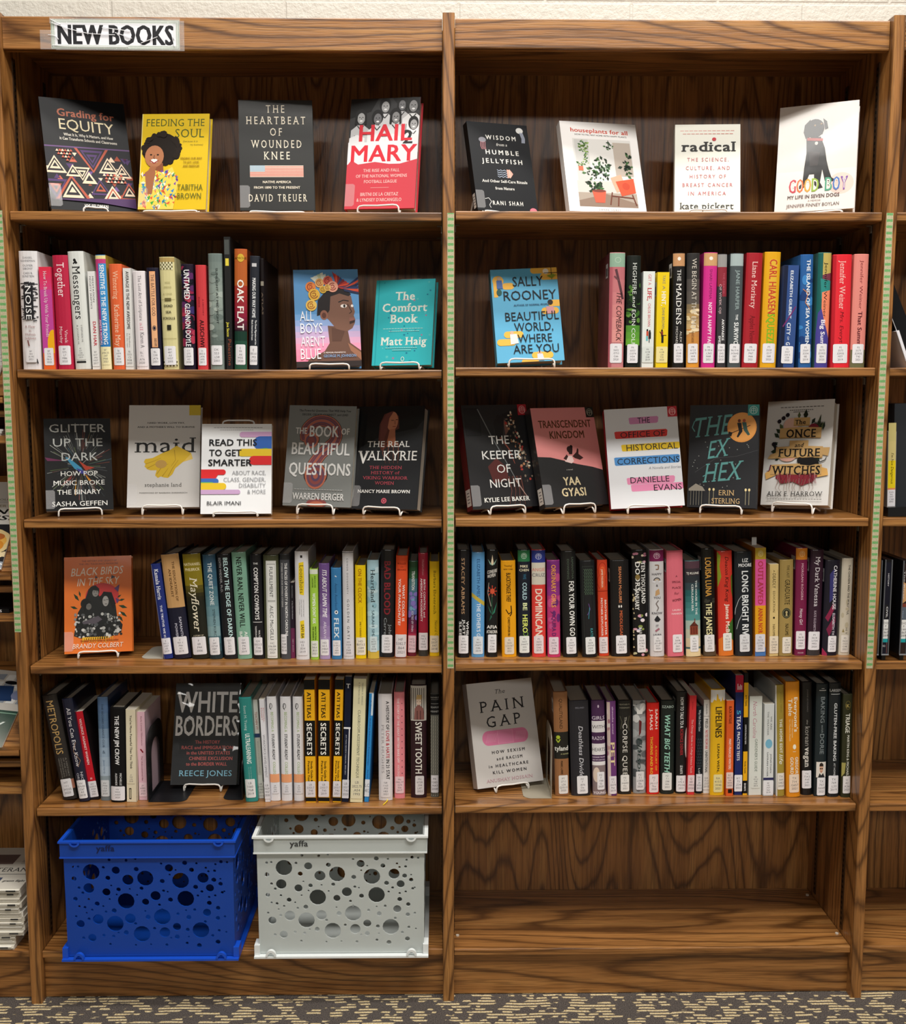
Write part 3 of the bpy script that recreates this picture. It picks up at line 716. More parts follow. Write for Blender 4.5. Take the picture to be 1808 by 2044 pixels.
R2L = [
 (46,85,35,70,501,735,'e2e0e2','hj','thick grey-white hardcover with black scribble','BF|441|.K195|2021',
  [C('DANIEL',50,6,1.6,'6a6a70','s'),C('KAHNEMAN',50,8.6,1.6,'6a6a70','s',.9),C('OLIVIER',50,12.6,1.6,'6a6a70','s'),C('SIBONY',50,15.2,1.6,'6a6a70','s'),C('CASS R.',50,19,1.6,'6a6a70','s'),C('SUNSTEIN',50,21.6,1.6,'6a6a70','s',.9)]
  +scrib(2,98,26,59,70,5,'3b3b40')+[R(22,30,74,57,'303034'),V('NOISE',28.5,57.5,47,30,'f4f4f4','s'),C('A Flaw',50,64.5,2,'9a6a6a','s'),C('in',50,67.8,2,'9a6a6a','s'),C('Human',50,71,2,'9a6a6a','s'),C('Judgment',50,74.3,2,'9a6a6a','s',.8),L([(35,75),(42,80)],7,'7a4a46'),L([(80,91),(86,95)],6,'3a3a40')],{'stk':(20,80,82,94,'e2e0e2')}),
 (88,112,77,101,533,735,'d9345a','pj','slim pink and magenta paperback with yellow sun','BF|575|.F66|F813|2022',
  grad(0,22,'e2324a','d8407e')+grad(22,100,'c94a9a','c0489f')+[E(90,76,48,15,'f2b21e'),R(0,84,100,100,'e8662c'),V('How To Break Up With Your Friends',4,68,48,26,'f3dbe6','s')],{'keep':1}),
 (116,146,102,134,509.6,735,'b92645','hj','crimson hardcover with white serif title','BF|575|.L7|M86|2020',
  [V('Together',6,36,52,46,'f5e2e4','s'),V('Vivek',65,77,66,18,'efd2d6','s'),V('Murthy',62,77,34,18,'efd2d6','s')],{'keep':1}),
 (149,182,134,164,502,735,'dcdfdb','hj','pale grey hardcover with black bird and title','BF|637|.C45|M3733|2019',
  [L([(40,6),(56,10)],14,'2a2a2a'),L([(34,10),(52,8)],9,'2a2a2a'),E(44,7,9,1.2,'2a2a2a'),V('Messengers',12,57,50,48,'2c2c2e','s'),V('STEPHEN M.',62,77,60,9,'777','s'),V('& JOSEPH M.',62,79,34,9,'777','s'),R(12,93,74,94.6,'2c2c2e')],{'keep':1,'stk':(14,74,80,92,'dcdfdb')}),
 (185,200,173,190,542,735,'e6e6e4','p','narrow white paperback with red author name','BF|637|.M4|H37|2017',
  [V('MEDITATION',5,31,66,22,'4a4a4c'),V('FIDGETY SKEPTICS',5,38,32,20,'4a4a4c'),V('DAN HAR',51,76,56,38,'c23a4a','b')],{'keep':1,'stk':(4,96,79,97,'e6e6e4')}),
 (202,223,189,209,509,735,'2f7ec2','hj','blue spined hardcover with pale yellow ends','BF|698.35|.S47|M66|2021',
  [R(0,0,100,7,'e9dd9a')]+grad(3,30,'c9407c','b54a8a',4)+[R(0,30,28,74,'a33a86'),R(28,7,100,74,'3f93cf'),V('SENSITIVE IS THE NEW STRONG',8,78,60,40,'f2f6fa','b'),V('ANITA MOORJ',56,78,16,22,'f2d6ea','b'),R(0,80,100,100,'eee6b8')],{'keep':1,'side':'b99a3c','stk':(8,92,80,96,'eee6b8')}),
 (226,251,215,242,527,735,'e3683c','hj','orange hardcover with pale cursive-like title','BJ|1499|.R4|M39|2020',
  [V('Wintering',6,33,50,38,'f6c9a8','s'),V('Katherine May',38,78,50,38,'f6d2b4','s')],{'keep':1}),
 (252,267,243,263,535.5,735,'dfdfdd','p','white paperback with hand-drawn black capitals','BJ|1533|.C5|M38|2020',
  [V('AVERAGE IS THE NEW AWESOME',3,60,50,34,'303030','b'),V('A Manifesto',64,78,56,16,'777'),V('for the rest',64,78,30,14,'777')],{'keep':1,'stk':(4,96,79,97,'dfdfdd')}),
 (272,296.5,264,288,541,735,'e6dfe2','h','off-white hardcover with fine grey serif title','BL|71|.A76|2020',
  [V('The Lost Art of Scripture',4,50,56,26,'6e6a70','s'),V('all',52,60,56,26,'d79aa8','s'),V('Karen A',62,78,60,30,'6e6a70','s')],{'keep':1,'stk':(4,96,79,97,'e6dfe2')}),
 (300,323,290.5,315.5,534.5,735,'25233a','h','navy hardcover with a pale orange title strip','BL|238|.A76|2001',
  [R(24,3,74,78,'e9a878'),R(27,4,71,77,'edb588'),V('THE BATTLE FOR GOD',6,47,50,26,'2a2340','s'),E(50,59,17,2.6,'2a2a44'),('O',50,59,12,1.8,3,'d8b090'),V('KAREN ARMS',69,77,56,20,'2a2340','s')],{'keep':1}),
 (327,356,316,347,513,735,'d8d09a','hj','cream hardcover with black and white checks','BM|487|.A3|W57|2005',
  [R(0,0,100,4,'b39a60')]+[R(6+i*11,4+j*1.7,11.5+i*11,5.7+j*1.7,'20201c' if (i+j)%2 else 'e9e6cc') for i in range(8) for j in range(4)]+[C('WISE',50,23,1.4,'a39c6a','s'),C('ABEGG',50,27,1.4,'a39c6a','s'),C('& COOK',50,33,1.4,'a39c6a','s'),R(5,37,95,37.3,'a39c6a'),R(28,36,72,38.6,'6a623c'),C('DEAD',50,44,2,'3a3828','b'),C('SEA',50,49.5,2,'3a3828','b'),C('SCROLLS',50,55,2,'3a3828','b',.9),R(36,60,64,64.5,'3a3828'),R(5,72,95,72.3,'a39c6a')]
  +[R(2+i*11,91+j*1.6,6.5+i*11,92.6+j*1.6,'20201c' if (i+j)%2 else 'e9e6cc') for i in range(9) for j in range(4)],{'keep':1}),
 (365,390.6,360,384,527,735,'2a2036','hj','dark hardcover with red and violet marbling','CT|275|.D69|A3|2020',
  flecks(0,100,0,76,46,['8c2548','3a2f66','b03a52','1d1a2c','5a2a5e'],22,3)+[V('UNTAMED',5,33,48,44,'f3f1f4','b'),V('GLENNON DOYLE',37,78,50,40,'f3f1f4','b')],{}),
 (395,416,388.5,409,529,735,'cc3f44','hj','coral red hardcover with dark small title','D|805.5|.A96|A95|2011',
  [V('A HISTORY',32,48,68,12,'8c1f2c','b'),V('INSIDE',30,40,30,14,'8c1f2c','b'),V('AUSCHWI',52,78,52,40,'3a0e16','b')],{}),
 (420,446.5,414,443,506,735,'7e8c86','hj','grey-green hardcover with stone textured jacket','DK|553|.L58|2001',
  grad(0,40,'6d7b77','98a59d',6)+grad(40,78,'98a59d','5f6b66',6)+flecks(0,100,10,76,20,['6a7772','a7b2aa','8a9690'],26,2)+[V('SUNLIGHT AT MIDNIGHT',12,60,62,15,'2a3230')],{}),
 (450,465,447.6,460,473,735,'2c2c2c','pj','tall thin black paperback with yellow mark','',
  [R(20,16,70,21.5,'e3d04a'),R(10,2,80,13,'4a4e4c'),V('Joe Sacco',64,75,38,34,'e8dd4a','b'),V('Palestine',77,97,56,46,'8c4a34')],{'stk':False,'D':.19}),
 (468.5,492,466,493.5,497,735,'b5532a','hj','tall hardcover running orange, red, green','E|99|.A6|M35|2020',
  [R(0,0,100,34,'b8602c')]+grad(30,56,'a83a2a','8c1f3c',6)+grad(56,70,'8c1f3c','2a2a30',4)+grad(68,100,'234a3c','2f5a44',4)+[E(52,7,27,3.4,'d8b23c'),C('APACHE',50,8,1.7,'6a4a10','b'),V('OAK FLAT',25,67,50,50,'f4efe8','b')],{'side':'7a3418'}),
 (496,515.6,498,517.6,511,735,'343842','hj','charcoal hardcover with white block title','E|185.61|.M3|2020',
  [R(24,6,72,9,'c9c9cc'),V('MAKING OUR WAY HOME',19,54,48,34,'eef0f2','b'),V('The Great Migration and the',56,78,70,16,'eef0f2','b'),V('Black American Dream',56,74,34,16,'eef0f2','b')],{}),
 (522,530,519,526,516,735,'1c1213','h','very thin black book in shadow','',[R(10,20,90,24,'8a8478'),V('ATLAS',30,50,50,34,'7a6a5a')],{'stk':False,'D':.2}),
]
R2R = [
 (1212,1246,1219,1247,504,732,'c98488','hj','dusty pink hardcover with sage band','PS|3602|.E753|C66|2020',
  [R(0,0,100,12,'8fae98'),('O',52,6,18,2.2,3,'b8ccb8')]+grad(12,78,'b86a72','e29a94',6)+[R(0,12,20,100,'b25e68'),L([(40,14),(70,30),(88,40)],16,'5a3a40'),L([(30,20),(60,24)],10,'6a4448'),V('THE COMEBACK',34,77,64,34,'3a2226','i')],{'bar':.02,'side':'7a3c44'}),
 (1249,1277,1251,1279,510,732,'252b26','hj','black and leaf-green hardcover','PR|6053|.O374|H54|2020',
  flecks(0,100,26,62,40,['3f6a2a','2a4a22','5f8c3c','1f2b1e'],16,1.6)+grad(62,80,'4f8a34','6fae3c',3)+[V('HIGHFIRE',6,34,54,28,'d6dbd4','s'),V('and',36,46,54,24,'d6dbd4','i'),V('EOIN COLF',48,80,52,26,'e6ebe4')],{}),
 (1280,1303,1283,1309,542,732,'e1e6e2','p','white paperback with red title and couple','PR|6108|.I28|G48|2019',
  [V('GET A',3,14,56,24,'d25a6a'),V('LIFE,',17,30,56,34,'c2303f','b'),V('CHLOE BROWN',33,57,56,22,'d25a6a'),E(44,61,7,1.3,'2a1c1a'),R(36,62,54,70,'c4523a'),R(34,67,50,72,'6ec0c4'),E(64,62,7,1.3,'2a1c1a'),R(56,63,74,70,'20242a'),R(58,70,64,74,'20242a')],{'stk':(4,96,78,95,'d9dfda')}),
 (1308,1333,1311,1336,543.6,732,'eacb1e','p','yellow paperback with white title and dancers','PR|6108|.I28|T35|2020',
  [V('TAKE',3,12,56,22,'8a8670'),V('A',14,18,56,22,'8a8670'),V('HINT,',20,35,56,34,'f6f4e6','b'),V('DANI BROWN',37,59,56,22,'8a8670'),E(48,61,7,1.3,'3a2320'),R(40,62,58,67,'8a3a2c'),R(44,66,62,74,'2a2a2e'),L([(30,62),(50,66),(84,66)],5,'3a2320')],{'stk':(4,96,78,95,'ecdf9c'),'bar':-.01}),
 (1342,1366,1344,1367.5,505,730,'292726','hj','black hardcover with tan top band','PS|6113|.I248|M35|2021',
  [R(0,0,100,11,'c69468'),E(50,4.6,14,1.6,'f3ece2'),V('THE',14,24,50,30,'e8e6e2','s'),V('MAIDENS',26,62,48,42,'f0eeea','s'),V('ALEX',68,78,68,18,'d0ccc6'),V('MICHAELI',64,80,34,18,'d0ccc6')],{'bar':.01}),
 (1370,1395,1371.5,1398,505.6,730,'4a4848','hj','grey hardcover fading to golden clouds','PR|6123|.H475|W4|2021',
  grad(0,44,'3c3b3c','5c5650',4)+grad(44,66,'7a6a50','d4b078',5)+grad(66,100,'c28a50','e09a34',5)+flecks(0,100,44,70,16,['e6cfa0','b8945e','f0dcb4'],26,1.3)+[V('WE BEGIN AT THE END',4,66,54,34,'d8d0c4','s'),V('WHITAKER',68,78,46,18,'8a5a2c','s')],{}),
 (1400,1428,1406,1432,504,730,'d0328a','hj','hot pink hardcover with tan top band','PR|9199.4|.L365|N68|2021',
  [R(0,0,100,11,'cfa070'),E(50,4.6,14,1.6,'f3ece2'),V('SHARI LAPENA',14,40,52,20,'8c2460'),V('NOT A HAPPY FAM',43,81,52,26,'fbe2f0','b')],{}),
 (1430,1448,1433,1452,507,730,'4a484c','hj','slim charcoal hardcover with grey top','PR|9387.9|.E42|D43|2020',
  [R(0,0,100,11,'9a9896'),R(0,11,100,37,'8f2f3c'),R(0,28,50,44,'4a484c'),V('THE DEATH',16,34,66,22,'b8596a'),V('OF VIVEK OJI',26,52,30,22,'d8b8bc'),V('AKWAEKE',57,76,64,26,'ececec','b'),V('EMEZ',72,80,28,22,'ececec','b')],{}),
 (1452.5,1478,1459,1485.5,505.6,730,'4c5457','hj','slate hardcover with pale blue-grey top band','PR|9619.4|.H3645|S87|2021',
  [R(0,0,100,10.5,'a9b8b8'),V('JANE HARPER',14,49,58,28,'8fa0a0','b'),V('THE',53,58,58,18,'eef2f2','b'),V('SURVIVO',60,80,56,34,'eef2f2','b')],{}),
 (1481,1512.5,1491,1524,505,730,'a8242e','hj','deep red hardcover with pale author name','PR|9619.4|.M67|A66|2021',
  [V('Liane Moriarty',7,48,52,32,'f0cfc8','s'),V('Apples Never F',54,82,52,30,'70141c','s')],{}),
 (1517,1549,1528,1559.5,503,730,'e2a81e','hj','golden yellow hardcover with red and green capitals','PS|3558|.I217|S68|2020',
  [R(30,6,78,52,'e0b43c'),V('CARL HIAASEN',6,53,54,46,'c2402e','b'),V('SQUEEZE',53,80,54,46,'78b82c','b')],{}),
 (1554,1585,1566,1595,530,729,'34508a','pj','matt blue paperback shorter than its neighbours','PS|3557|.I3415|C58|2020',
  [R(0,0,26,100,'232c4a'),V('ELIZABETH GILBERT',5,52,54,18,'e6ecf4','b'),V('CITY',56,68,50,24,'e6ecf4','b'),V('OF',69.5,73,50,12,'e6ecf4'),V('G',75,78,50,26,'e6ecf4','b'),L([(10,60),(60,48),(90,40)],8,'7a2f6a')],{'bar':.03}),
 (1594,1619.6,1599,1624.5,508,729,'2b5f9e','hj','bright blue hardcover with white capitals','PS|3569|.E334|I85|2019',
  flecks(0,100,20,90,14,['3f86c8','1f3f78','2f74b8'],40,3)+[V('THE ISLAND OF SEA WOMEN',4,80,60,28,'eef4fa','b'),L([(20,30),(60,34),(40,42),(80,48)],6,'c8845a')],{}),
 (1625,1653,1635.5,1660,504,729,'4a7a72','hj','hardcover in teal, coral and indigo','PS|3573|.E3935|B54|2020',
  [R(0,0,34,100,'1f5f5a'),R(34,0,100,19,'c2ac5e'),('P','7a3a4a',(34,19),(100,17),(100,24),(34,30)),('P','2f8a84',(20,22),(100,24),(100,34),(30,40)),('P','f08a68',(34,34),(100,32),(100,74),(60,60),(34,48)),('P','4a4494',(10,52),(34,48),(60,60),(100,74),(100,100),(0,100),(0,70)),V('Jennifer Weiner',8,56,60,24,'2a2a2a'),V('Big Sum',58,80,50,30,'f2eef6','b')],{}),
 (1658,1695,1664,1702,508,728,'e22c38','hj','wide scarlet hardcover with pale and dark script','PS|3573|.E3935|M77|2019',
  [R(0,0,16,100,'b81f2c'),V('Jennifer Weiner',5,48,50,30,'f3c8c0','s'),V('Mrs. Everyt',50,78,52,20,'7a1820','i')],{}),
 (1698,1726.6,1705.5,1735,507,728,'e08a80','hj','coral pink hardcover with dark handwriting','PS|3573|.E3935|T43|2021',
  [R(0,84,100,100,'6a6a4a'),V('Jennifer Weiner',5,48,52,22,'8a3a3c'),V('That Summ',50,80,52,28,'5a1e28','b')],{}),
]
R4L = [
 (326,345,300,319,1126.7,1316,'28367e','h','slim royal blue hardcover leaning left','E|901.1|.H37|A3|2019',
  [R(0,0,8,100,'8a94c0'),V('Kamala Harris',5,37,50,40,'eef0fa','sb'),V('THE TRUTHS WE H',43,77,50,22,'eef0fa','b')],{'stk':(2,98,78,95,'e6e6ee')}),
 (347,381,318.6,356,1107,1316,'24263e','hj','tan over navy hardcover','E|901.1|.P66|A3|2019',
  [R(0,0,100,51,'cda06a'),V('THE EDUCATION OF',7,45,64,13,'5a3a1c','b'),V('AN IDEALIST',14,41,40,13,'5a3a1c','b'),V('SAMANTH',60,80,66,13,'c8c8d8','b'),V('POWER',66,80,38,13,'c8c8d8','b')],{}),
 (384,417,361,400,1106,1316,'2a2c22','hj','olive gold over black hardcover','F|68|.P44|2006',
  [R(0,0,100,34,'8c7c1e')]+grad(30,44,'6a5e1c','2e2c20',4)+[C('NATHANIEL',50,11,2.6,'e9dcae','b',.72),C('PHILBRICK',50,16,2.6,'e9dcae','b',.72),V('Mayflower',22,74,50,40,'f2ead2','si'),C('A STORY OF',50,78.5,1.4,'c8c0a8','b',.8)],{}),
 (419,441.5,401,430,1108,1316,'3f6478','hj','misty blue hardcover','F|249|.G744|K87|2021',
  grad(0,30,'2f5068','3f6a80',4)+grad(30,78,'4a7888','8aa8ac',5)+grad(78,100,'4f7880','24343c',3)+[V('THE QUIET ZONE',7,48,54,30,'dfe8ea','b'),V('STEPHEN KURC',52,78,62,18,'2a3a44')],{}),
 (447.6,473,430,459,1107,1316,'24262c','hj','black hardcover with dotted pale capitals','QD|32|.J65|A3|2021',
  [V('BELOW THE EDGE OF DARKN',3,80,64,30,'cfeef0','b'),V('EDITH WIDDER, Ph.D.',3,36,22,16,'b8b8bc')],{}),
 (475,502,460,490,1103,1316,'7fae98','hj','sage green hardcover with tall black capitals','GV|884|.M6|S34|2019',
  [V('NEVER RAN, NEVER WILL',4,70,50,36,'1e2a26','b'),V('AL',74,80,70,20,'e6efe8','b'),V('BA',74,80,34,20,'e6efe8','b')],{}),
 (505.6,527,497,521,1107,1316,'23242a','hj','black hardcover with crisp white capitals','GV|1833.5|.T46|2020',
  [C('THE',50,9,1.6,'e8e8e8','b'),V('COMPTON COWBOYS',12,62,50,36,'f2f2f2','b'),R(10,64,90,64.5,'e8e8e8'),V('WALTER',72,80,64,14,'e0e0e0','b'),V('THOMPSON-HE',68,80,34,14,'e0e0e0','b')],{}),
 (529.6,558,522.7,556,1108,1316,'4c5038','hj','dark olive hardcover with tall white panel','HC|106.84|.M324|2021',
  [R(18,5,84,99,'e9ebe8'),R(24,8,78,43.5,'8a8c88'),R(25.5,8.6,76.5,43,'e9ebe8'),R(24,44,78,97,'8a8c88'),R(25.5,44.5,76.5,96.6,'e9ebe8'),V('FULFILLMENT',11,40,51,22,'3a3c3c'),V('ALEC MacGILLI',48,81,51,22,'3a3c3c')],{'stk':(22,82,81,97,'e9ebe8')}),
 (561,580,557,577,1106,1316,'4a4c52','hj','grey-black hardcover with fine white capitals','HC|107|.N8|R53|2018',
  [R(0,0,100,5,'34363a'),V('THE FACES OF POVERTY IN NORTH CAROLINA',8,78,64,26,'f0f0f0','b'),V('STORIES FROM OUR INVISIBLE CITIZENS',8,50,24,14,'c8c8c8','b')],{'stk':(2,62,76,95,'e4e4e8')}),
 (581,590,579,586,1163,1314,'5a2f4a','p','small narrow paperback, black over plum','',
  grad(0,60,'26262c','3a2a3c',4)+grad(60,100,'6a2f52','7a2f56',3)+[V('Discrimination',4,20,50,24,'a8a8b0'),V('A Very Short Introduction',24,48,50,26,'d8d8e0'),V('VERY SHORT',74,92,50,24,'d0c0cc')],{'stk':False}),
 (592,618,586,614,1101,1317,'e0e0e4','hj','white hardcover with yellow brush strokes','HD|53|.B34|2019',
  [R(42,3,58,5.4,'2a2a2a'),('P','f2d428',(30,10),(66,9),(70,26),(66,40),(34,39),(28,24)),V('Loonshots',12,38,50,28,'5a4a1c','s'),V('HOW TO NURTURE THE CRAZY',44,60,62,7,'888'),V('IDEAS THAT WIN WARS',44,60,46,7,'888'),V('CURE DISEASES',44,58,32,7,'888'),('P','f2d428',(34,64),(64,63),(68,72),(64,84),(36,84)),V('SAFI BA',67,80,52,20,'4a4636','b')],{'stk':(14,86,80,96,'e6e6ea')}),
 (620,636,617.5,634,1136,1317,'a4cf4a','h','lime green hardcover with white capitals','HD|58.6|.B33|2021',
  [R(0,0,100,5,'e2e8d8'),V('BABCOCK AND',7,20,66,16,'3a5a1c','b'),V('LASCHEVER',9,20,36,16,'3a5a1c','b'),V('WOMEN DONT ASK',26,60,50,36,'f6faf0','b'),V('NEGOTIATION',63,78,66,18,'2a4a14','b'),V('THE GENDER D',63,78,36,18,'2a4a14','b')],{'stk':(6,94,79,97,'e2e6de')}),
 (638.5,660,635,656,1125,1316,'6e4f8c','hj','purple hardcover fading lilac','HD|62.5|.H865|2020',
  grad(30,100,'6e4f8c','b8a4cc',6)+[V('ITS ABOUT DAMN TIME',6,56,54,40,'f6f2fa','bi'),V('ARLAN H',60,78,54,26,'eee6f6','i')],{}),
 (662,682,660,680.5,1134,1316,'3a7fb6','hj','bright blue hardcover with white capitals low down','HD|5109.2|.U5|A84|2021',
  [L([(40,8),(56,9)],10,'e8eef2'),V('Annie Auerbach',16,46,50,24,'1f4a78','s'),E(50,48,18,2.2,'e8eef4'),E(50,48,8,1,'22262c'),V('FLEX',54,77,50,46,'e4f0f8','sb')],{}),
 (685,706.7,682.5,704.6,1101,1316,'d9d8dc','hj','tall pale grey hardcover with small wide capitals','HD|7304|.S3|D68|2020',
  [R(0,0,100,1,'8a8a8e'),V('CONOR DOUGHERTY',6,39,46,14,'44444a','w'),V('GOLDEN GATE',44,82,50,20,'44444a','w')],{'stk':(6,94,81,97,'dcdbe0')}),
 (709,730,708.8,730,1129,1315,'f0cd12','h','bright yellow hardcover with orange-brown capitals','HD|8073.5|.G84|2020',
  [V('ON THE CLOCK',3,40,46,32,'a86a10','b'),V('WHAT LOW-WAGE WORK DID',44,60,64,7,'a89018'),V('TO ME AND HOW IT',44,58,44,7,'a89018'),V('EMILY GUENDELS',60,77,48,16,'8a6a14','b')],{'stk':(4,96,77,96,'ece6d2')}),
 (733,755,732.6,757,1118.5,1315,'a9cdd8','hj','sky blue hardcover with black serif title','HD|8073|.S657|A3|2018',
  flecks(0,100,2,80,16,['c4dfe6','92bcc9','b8dae2'],40,2.4)+[R(0,92,100,100,'d8ba4a'),V('Heartland',9,42,50,36,'26343a','s'),E(50,46,5,.8,'26343a'),V('SARAH SMA',50,80,50,22,'44606a','s')],{'stk':(20,84,77,93,'cfe0e4')}),
 (759,785.5,759.5,788.5,1098,1312,'26262a','hj','thick black hardcover with dark red block capitals','HD|9995|.H423|U627|2018',
  [R(0,0,14,100,'34343a'),V('BAD BLOOD',10,60,48,44,'8a2430','b'),V('John',69,80,70,20,'9aa0a4'),V('Carre',63,79,36,20,'9aa0a4')],{'D':.15}),
 (788,811,790,814,1109.6,1313,'e8552c','h','vivid orange hardcover with white capitals','HF|5382.7|.B64|2021',
  [C('BOLLES',50,8,1.6,'7a1c0c','b'),C('with',50,11,1.2,'7a1c0c'),C('BROOKS',50,14,1.4,'7a1c0c','b'),V('WHAT COLOR IS',28,64,68,20,'fbeee8','b'),V('YOUR PARACHUTE?',22,68,34,20,'fbeee8','b')],{'stk':(2,98,77,99.5,'e4dfe2')}),
 (813.5,830,816,834,1120,1310,'3a6a60','hj','hardcover shading green, violet, crimson','HQ|77.9|.T7152|2016',
  grad(0,18,'234a2e','2f6a44',3)+grad(18,56,'3f7a78','6a78b8',5)+grad(56,76,'3a2450','9a2444',4)+grad(76,100,'c83a5a','5a1424',3)+flecks(0,100,30,60,10,['7ab0c8','8a7ac8'],30,3)+[V('TRANSITION',10,30,52,34,'e8f2ee','b'),V('EDITED BY FINN',52,74,50,22,'e8e0f0','i')],{'stk':(4,94,78,96,'e6c8d2')}),
 (834.5,852.7,835.5,855,1104,1310,'a5203a','hj','crimson hardcover with two lines of white capitals','HQ|766.5|.U5|M68|2018',
  [R(0,94,100,100,'4a4a44'),V('Holz',6,12,50,20,'d8909c'),V('Kaufmann',12,21,50,16,'d8909c'),V('BIRTH CONTROL and',25,62,64,20,'f4e6e8','b'),V('AMERICAN MODERNITY',24,66,32,20,'f4e6e8','b')],{'stk':(2,98,77,94,'e6e2e6')}),
 (857,876,857.5,877.5,1121,1310,'f0c51e','h','egg-yellow hardcover at the end of its row','HQ|2037|.E47|2018',
  [V('Barbara Ehrenreich',9,55,54,26,'4a3c10','s'),V('Natural C',62,78,66,26,'7a6414','s')],{'stk':(2,94,78,96,'ece0c4')}),
]
